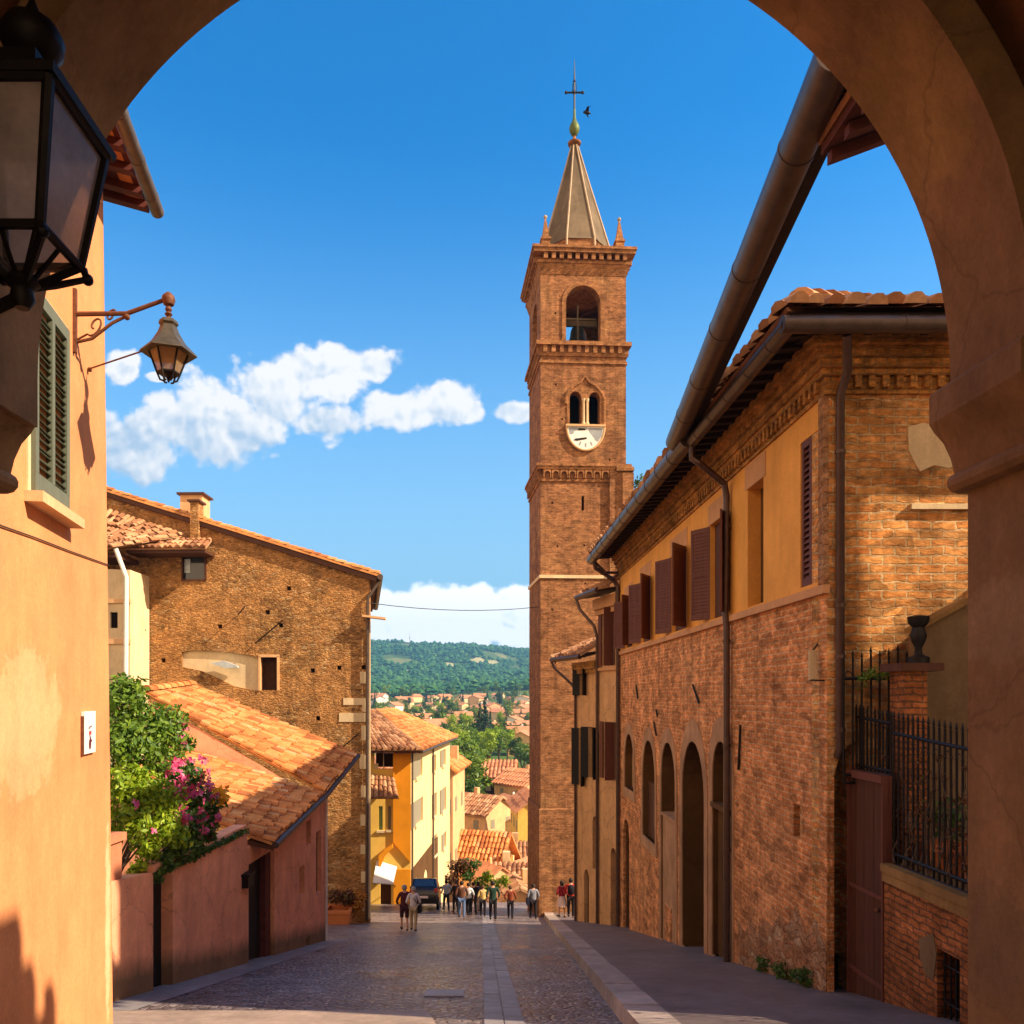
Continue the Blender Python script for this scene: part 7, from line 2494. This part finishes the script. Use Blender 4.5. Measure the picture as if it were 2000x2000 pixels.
Lk(core, alpha.inputs['Value']); alpha.inputs['From Min'].default_value = -.12; alpha.inputs['From Max'].default_value = .36
# side of each billow that faces the sun (upper right), and greyer flat bases
low = N_('ShaderNodeMapRange'); Lk(ww, low.inputs['Value']); low.inputs['From Min'].default_value = (CY - 890) / F; low.inputs['From Max'].default_value = (CY - 740) / F
low.inputs['To Min'].default_value = -.46; low.inputs['To Max'].default_value = .04
lowm = N_('ShaderNodeMath'); lowm.operation = 'MULTIPLY'; Lk(low.outputs[0], lowm.inputs[0])
Lk(wm('GREATER_THAN', ww, .2), lowm.inputs[1])
lit = wm('ADD', wm('MULTIPLY', wm('SUBTRACT', v1b, v1), .8), .76)
lit = wm('ADD', lit, wm('MULTIPLY', wm('SUBTRACT', n1, .5), .8))
lit = wm('ADD', lit, lowm.outputs[0])
lit = wm('ADD', lit, wm('MULTIPLY', wm('LESS_THAN', ww, .2), .34))
lit = wm('ADD', lit, wm('MULTIPLY', wm('SUBTRACT', .5, core), .10), None, True)
cr = N_('ShaderNodeValToRGB'); Lk(lit, cr.inputs[0])
cr.color_ramp.elements[0].position = .2; cr.color_ramp.elements[0].color = (1.75, 2.35, 3.1, 1)
cr.color_ramp.elements[1].position = .8; cr.color_ramp.elements[1].color = (3.7, 3.7, 3.75, 1)
hsv = N_('ShaderNodeHueSaturation'); hsv.inputs['Saturation'].default_value = 2.0; hsv.inputs['Value'].default_value = .9
Lk(sky.outputs[0], hsv.inputs['Color'])
# paler air towards the horizon
pal = N_('ShaderNodeMix'); pal.data_type = 'RGBA'; pal.inputs['B'].default_value = (1.5, 2.55, 3.4, 1)
pf = N_('ShaderNodeMapRange'); pf.interpolation_type = 'SMOOTHSTEP'; Lk(sep.outputs['Z'], pf.inputs['Value']); pf.inputs['From Min'].default_value = .6; pf.inputs['From Max'].default_value = .0
pf.inputs['To Max'].default_value = 1.0
Lk(pf.outputs[0], pal.inputs['Factor']); Lk(hsv.outputs[0], pal.inputs['A'])
cs = N_('ShaderNodeVectorMath'); cs.operation = 'SCALE'; Lk(cr.outputs[0], cs.inputs[0]); Lk(wm('MULTIPLY_ADD', wm('LESS_THAN', ww, .2), .45, 1.0), cs.inputs['Scale'])
mx = N_('ShaderNodeMix'); mx.data_type = 'RGBA'
Lk(alpha.outputs[0], mx.inputs['Factor']); Lk(cs.outputs[0], mx.inputs['B'])
# added warm fill for the shaded walls: bright banks in the unseen sky
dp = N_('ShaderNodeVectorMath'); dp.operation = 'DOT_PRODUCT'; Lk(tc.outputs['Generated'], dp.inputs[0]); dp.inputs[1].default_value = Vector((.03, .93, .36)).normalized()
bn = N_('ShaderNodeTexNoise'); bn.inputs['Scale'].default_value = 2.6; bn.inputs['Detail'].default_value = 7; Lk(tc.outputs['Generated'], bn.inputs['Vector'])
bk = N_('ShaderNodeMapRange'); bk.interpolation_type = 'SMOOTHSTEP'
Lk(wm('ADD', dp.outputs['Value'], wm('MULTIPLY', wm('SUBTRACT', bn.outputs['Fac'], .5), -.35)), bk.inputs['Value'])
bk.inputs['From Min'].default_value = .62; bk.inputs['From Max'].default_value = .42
warm_fill = N_('ShaderNodeMix'); warm_fill.data_type = 'RGBA'
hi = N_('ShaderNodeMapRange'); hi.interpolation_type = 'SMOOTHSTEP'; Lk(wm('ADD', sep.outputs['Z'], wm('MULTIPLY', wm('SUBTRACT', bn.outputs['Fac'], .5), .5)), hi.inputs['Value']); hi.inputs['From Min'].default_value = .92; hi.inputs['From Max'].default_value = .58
Lk(wm('MULTIPLY', bk.outputs[0], hi.outputs[0]), warm_fill.inputs['Factor']); Lk(pal.outputs['Result'], warm_fill.inputs['A']); warm_fill.inputs['B'].default_value = WARM_FILL
# cumulus in front of the street
fr = wm('GREATER_THAN', sep.outputs['Y'], .1)
mx2 = N_('ShaderNodeMix'); mx2.data_type = 'RGBA'
Lk(fr, mx2.inputs['Factor']); Lk(warm_fill.outputs['Result'], mx2.inputs['A']); Lk(mx.outputs['Result'], mx2.inputs['B'])
Lk(warm_fill.outputs['Result'], mx.inputs['A'])
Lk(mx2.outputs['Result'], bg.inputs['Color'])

HAZE = True
if HAZE:
    mb = MB(); mb.box((-2700, -70, -60), (2700, 3500, 330))
    hz = NT('haze_air')
    hz.n.remove(hz.bsdf)
    pv = hz.new('ShaderNodeVolumePrincipled')
    pv.inputs['Color'].default_value = (.22, .56, 1.0, 1); pv.inputs['Density'].default_value = .00021
    pv.inputs['Anisotropy'].default_value = .2
    hz.link(pv.outputs[0], hz.out.inputs['Volume'])
    tag(mb.build('haze', hz.m), kind='stuff')

cam = bpy.data.cameras.new('camera'); co = bpy.data.objects.new('camera', cam); COL.objects.link(co)
cam.sensor_width = 36; cam.lens = 36 * F / 1932
co.location = (0, 0, 0); co.rotation_euler = (pi / 2, 0, 0)
cam.shift_x = (966 - CX) / 1932; cam.shift_y = (CY - 966) / 1932
cam.clip_start = .05; cam.clip_end = 12000
SC.camera = co
SC.view_settings.view_transform = 'Standard'; SC.view_settings.look = 'None'; SC.view_settings.gamma = 1
SC.view_settings.exposure = .95
SC.cycles.max_bounces = 8; SC.cycles.volume_bounces = 0; SC.cycles.transparent_max_bounces = 12
SC.cycles.use_denoising = True
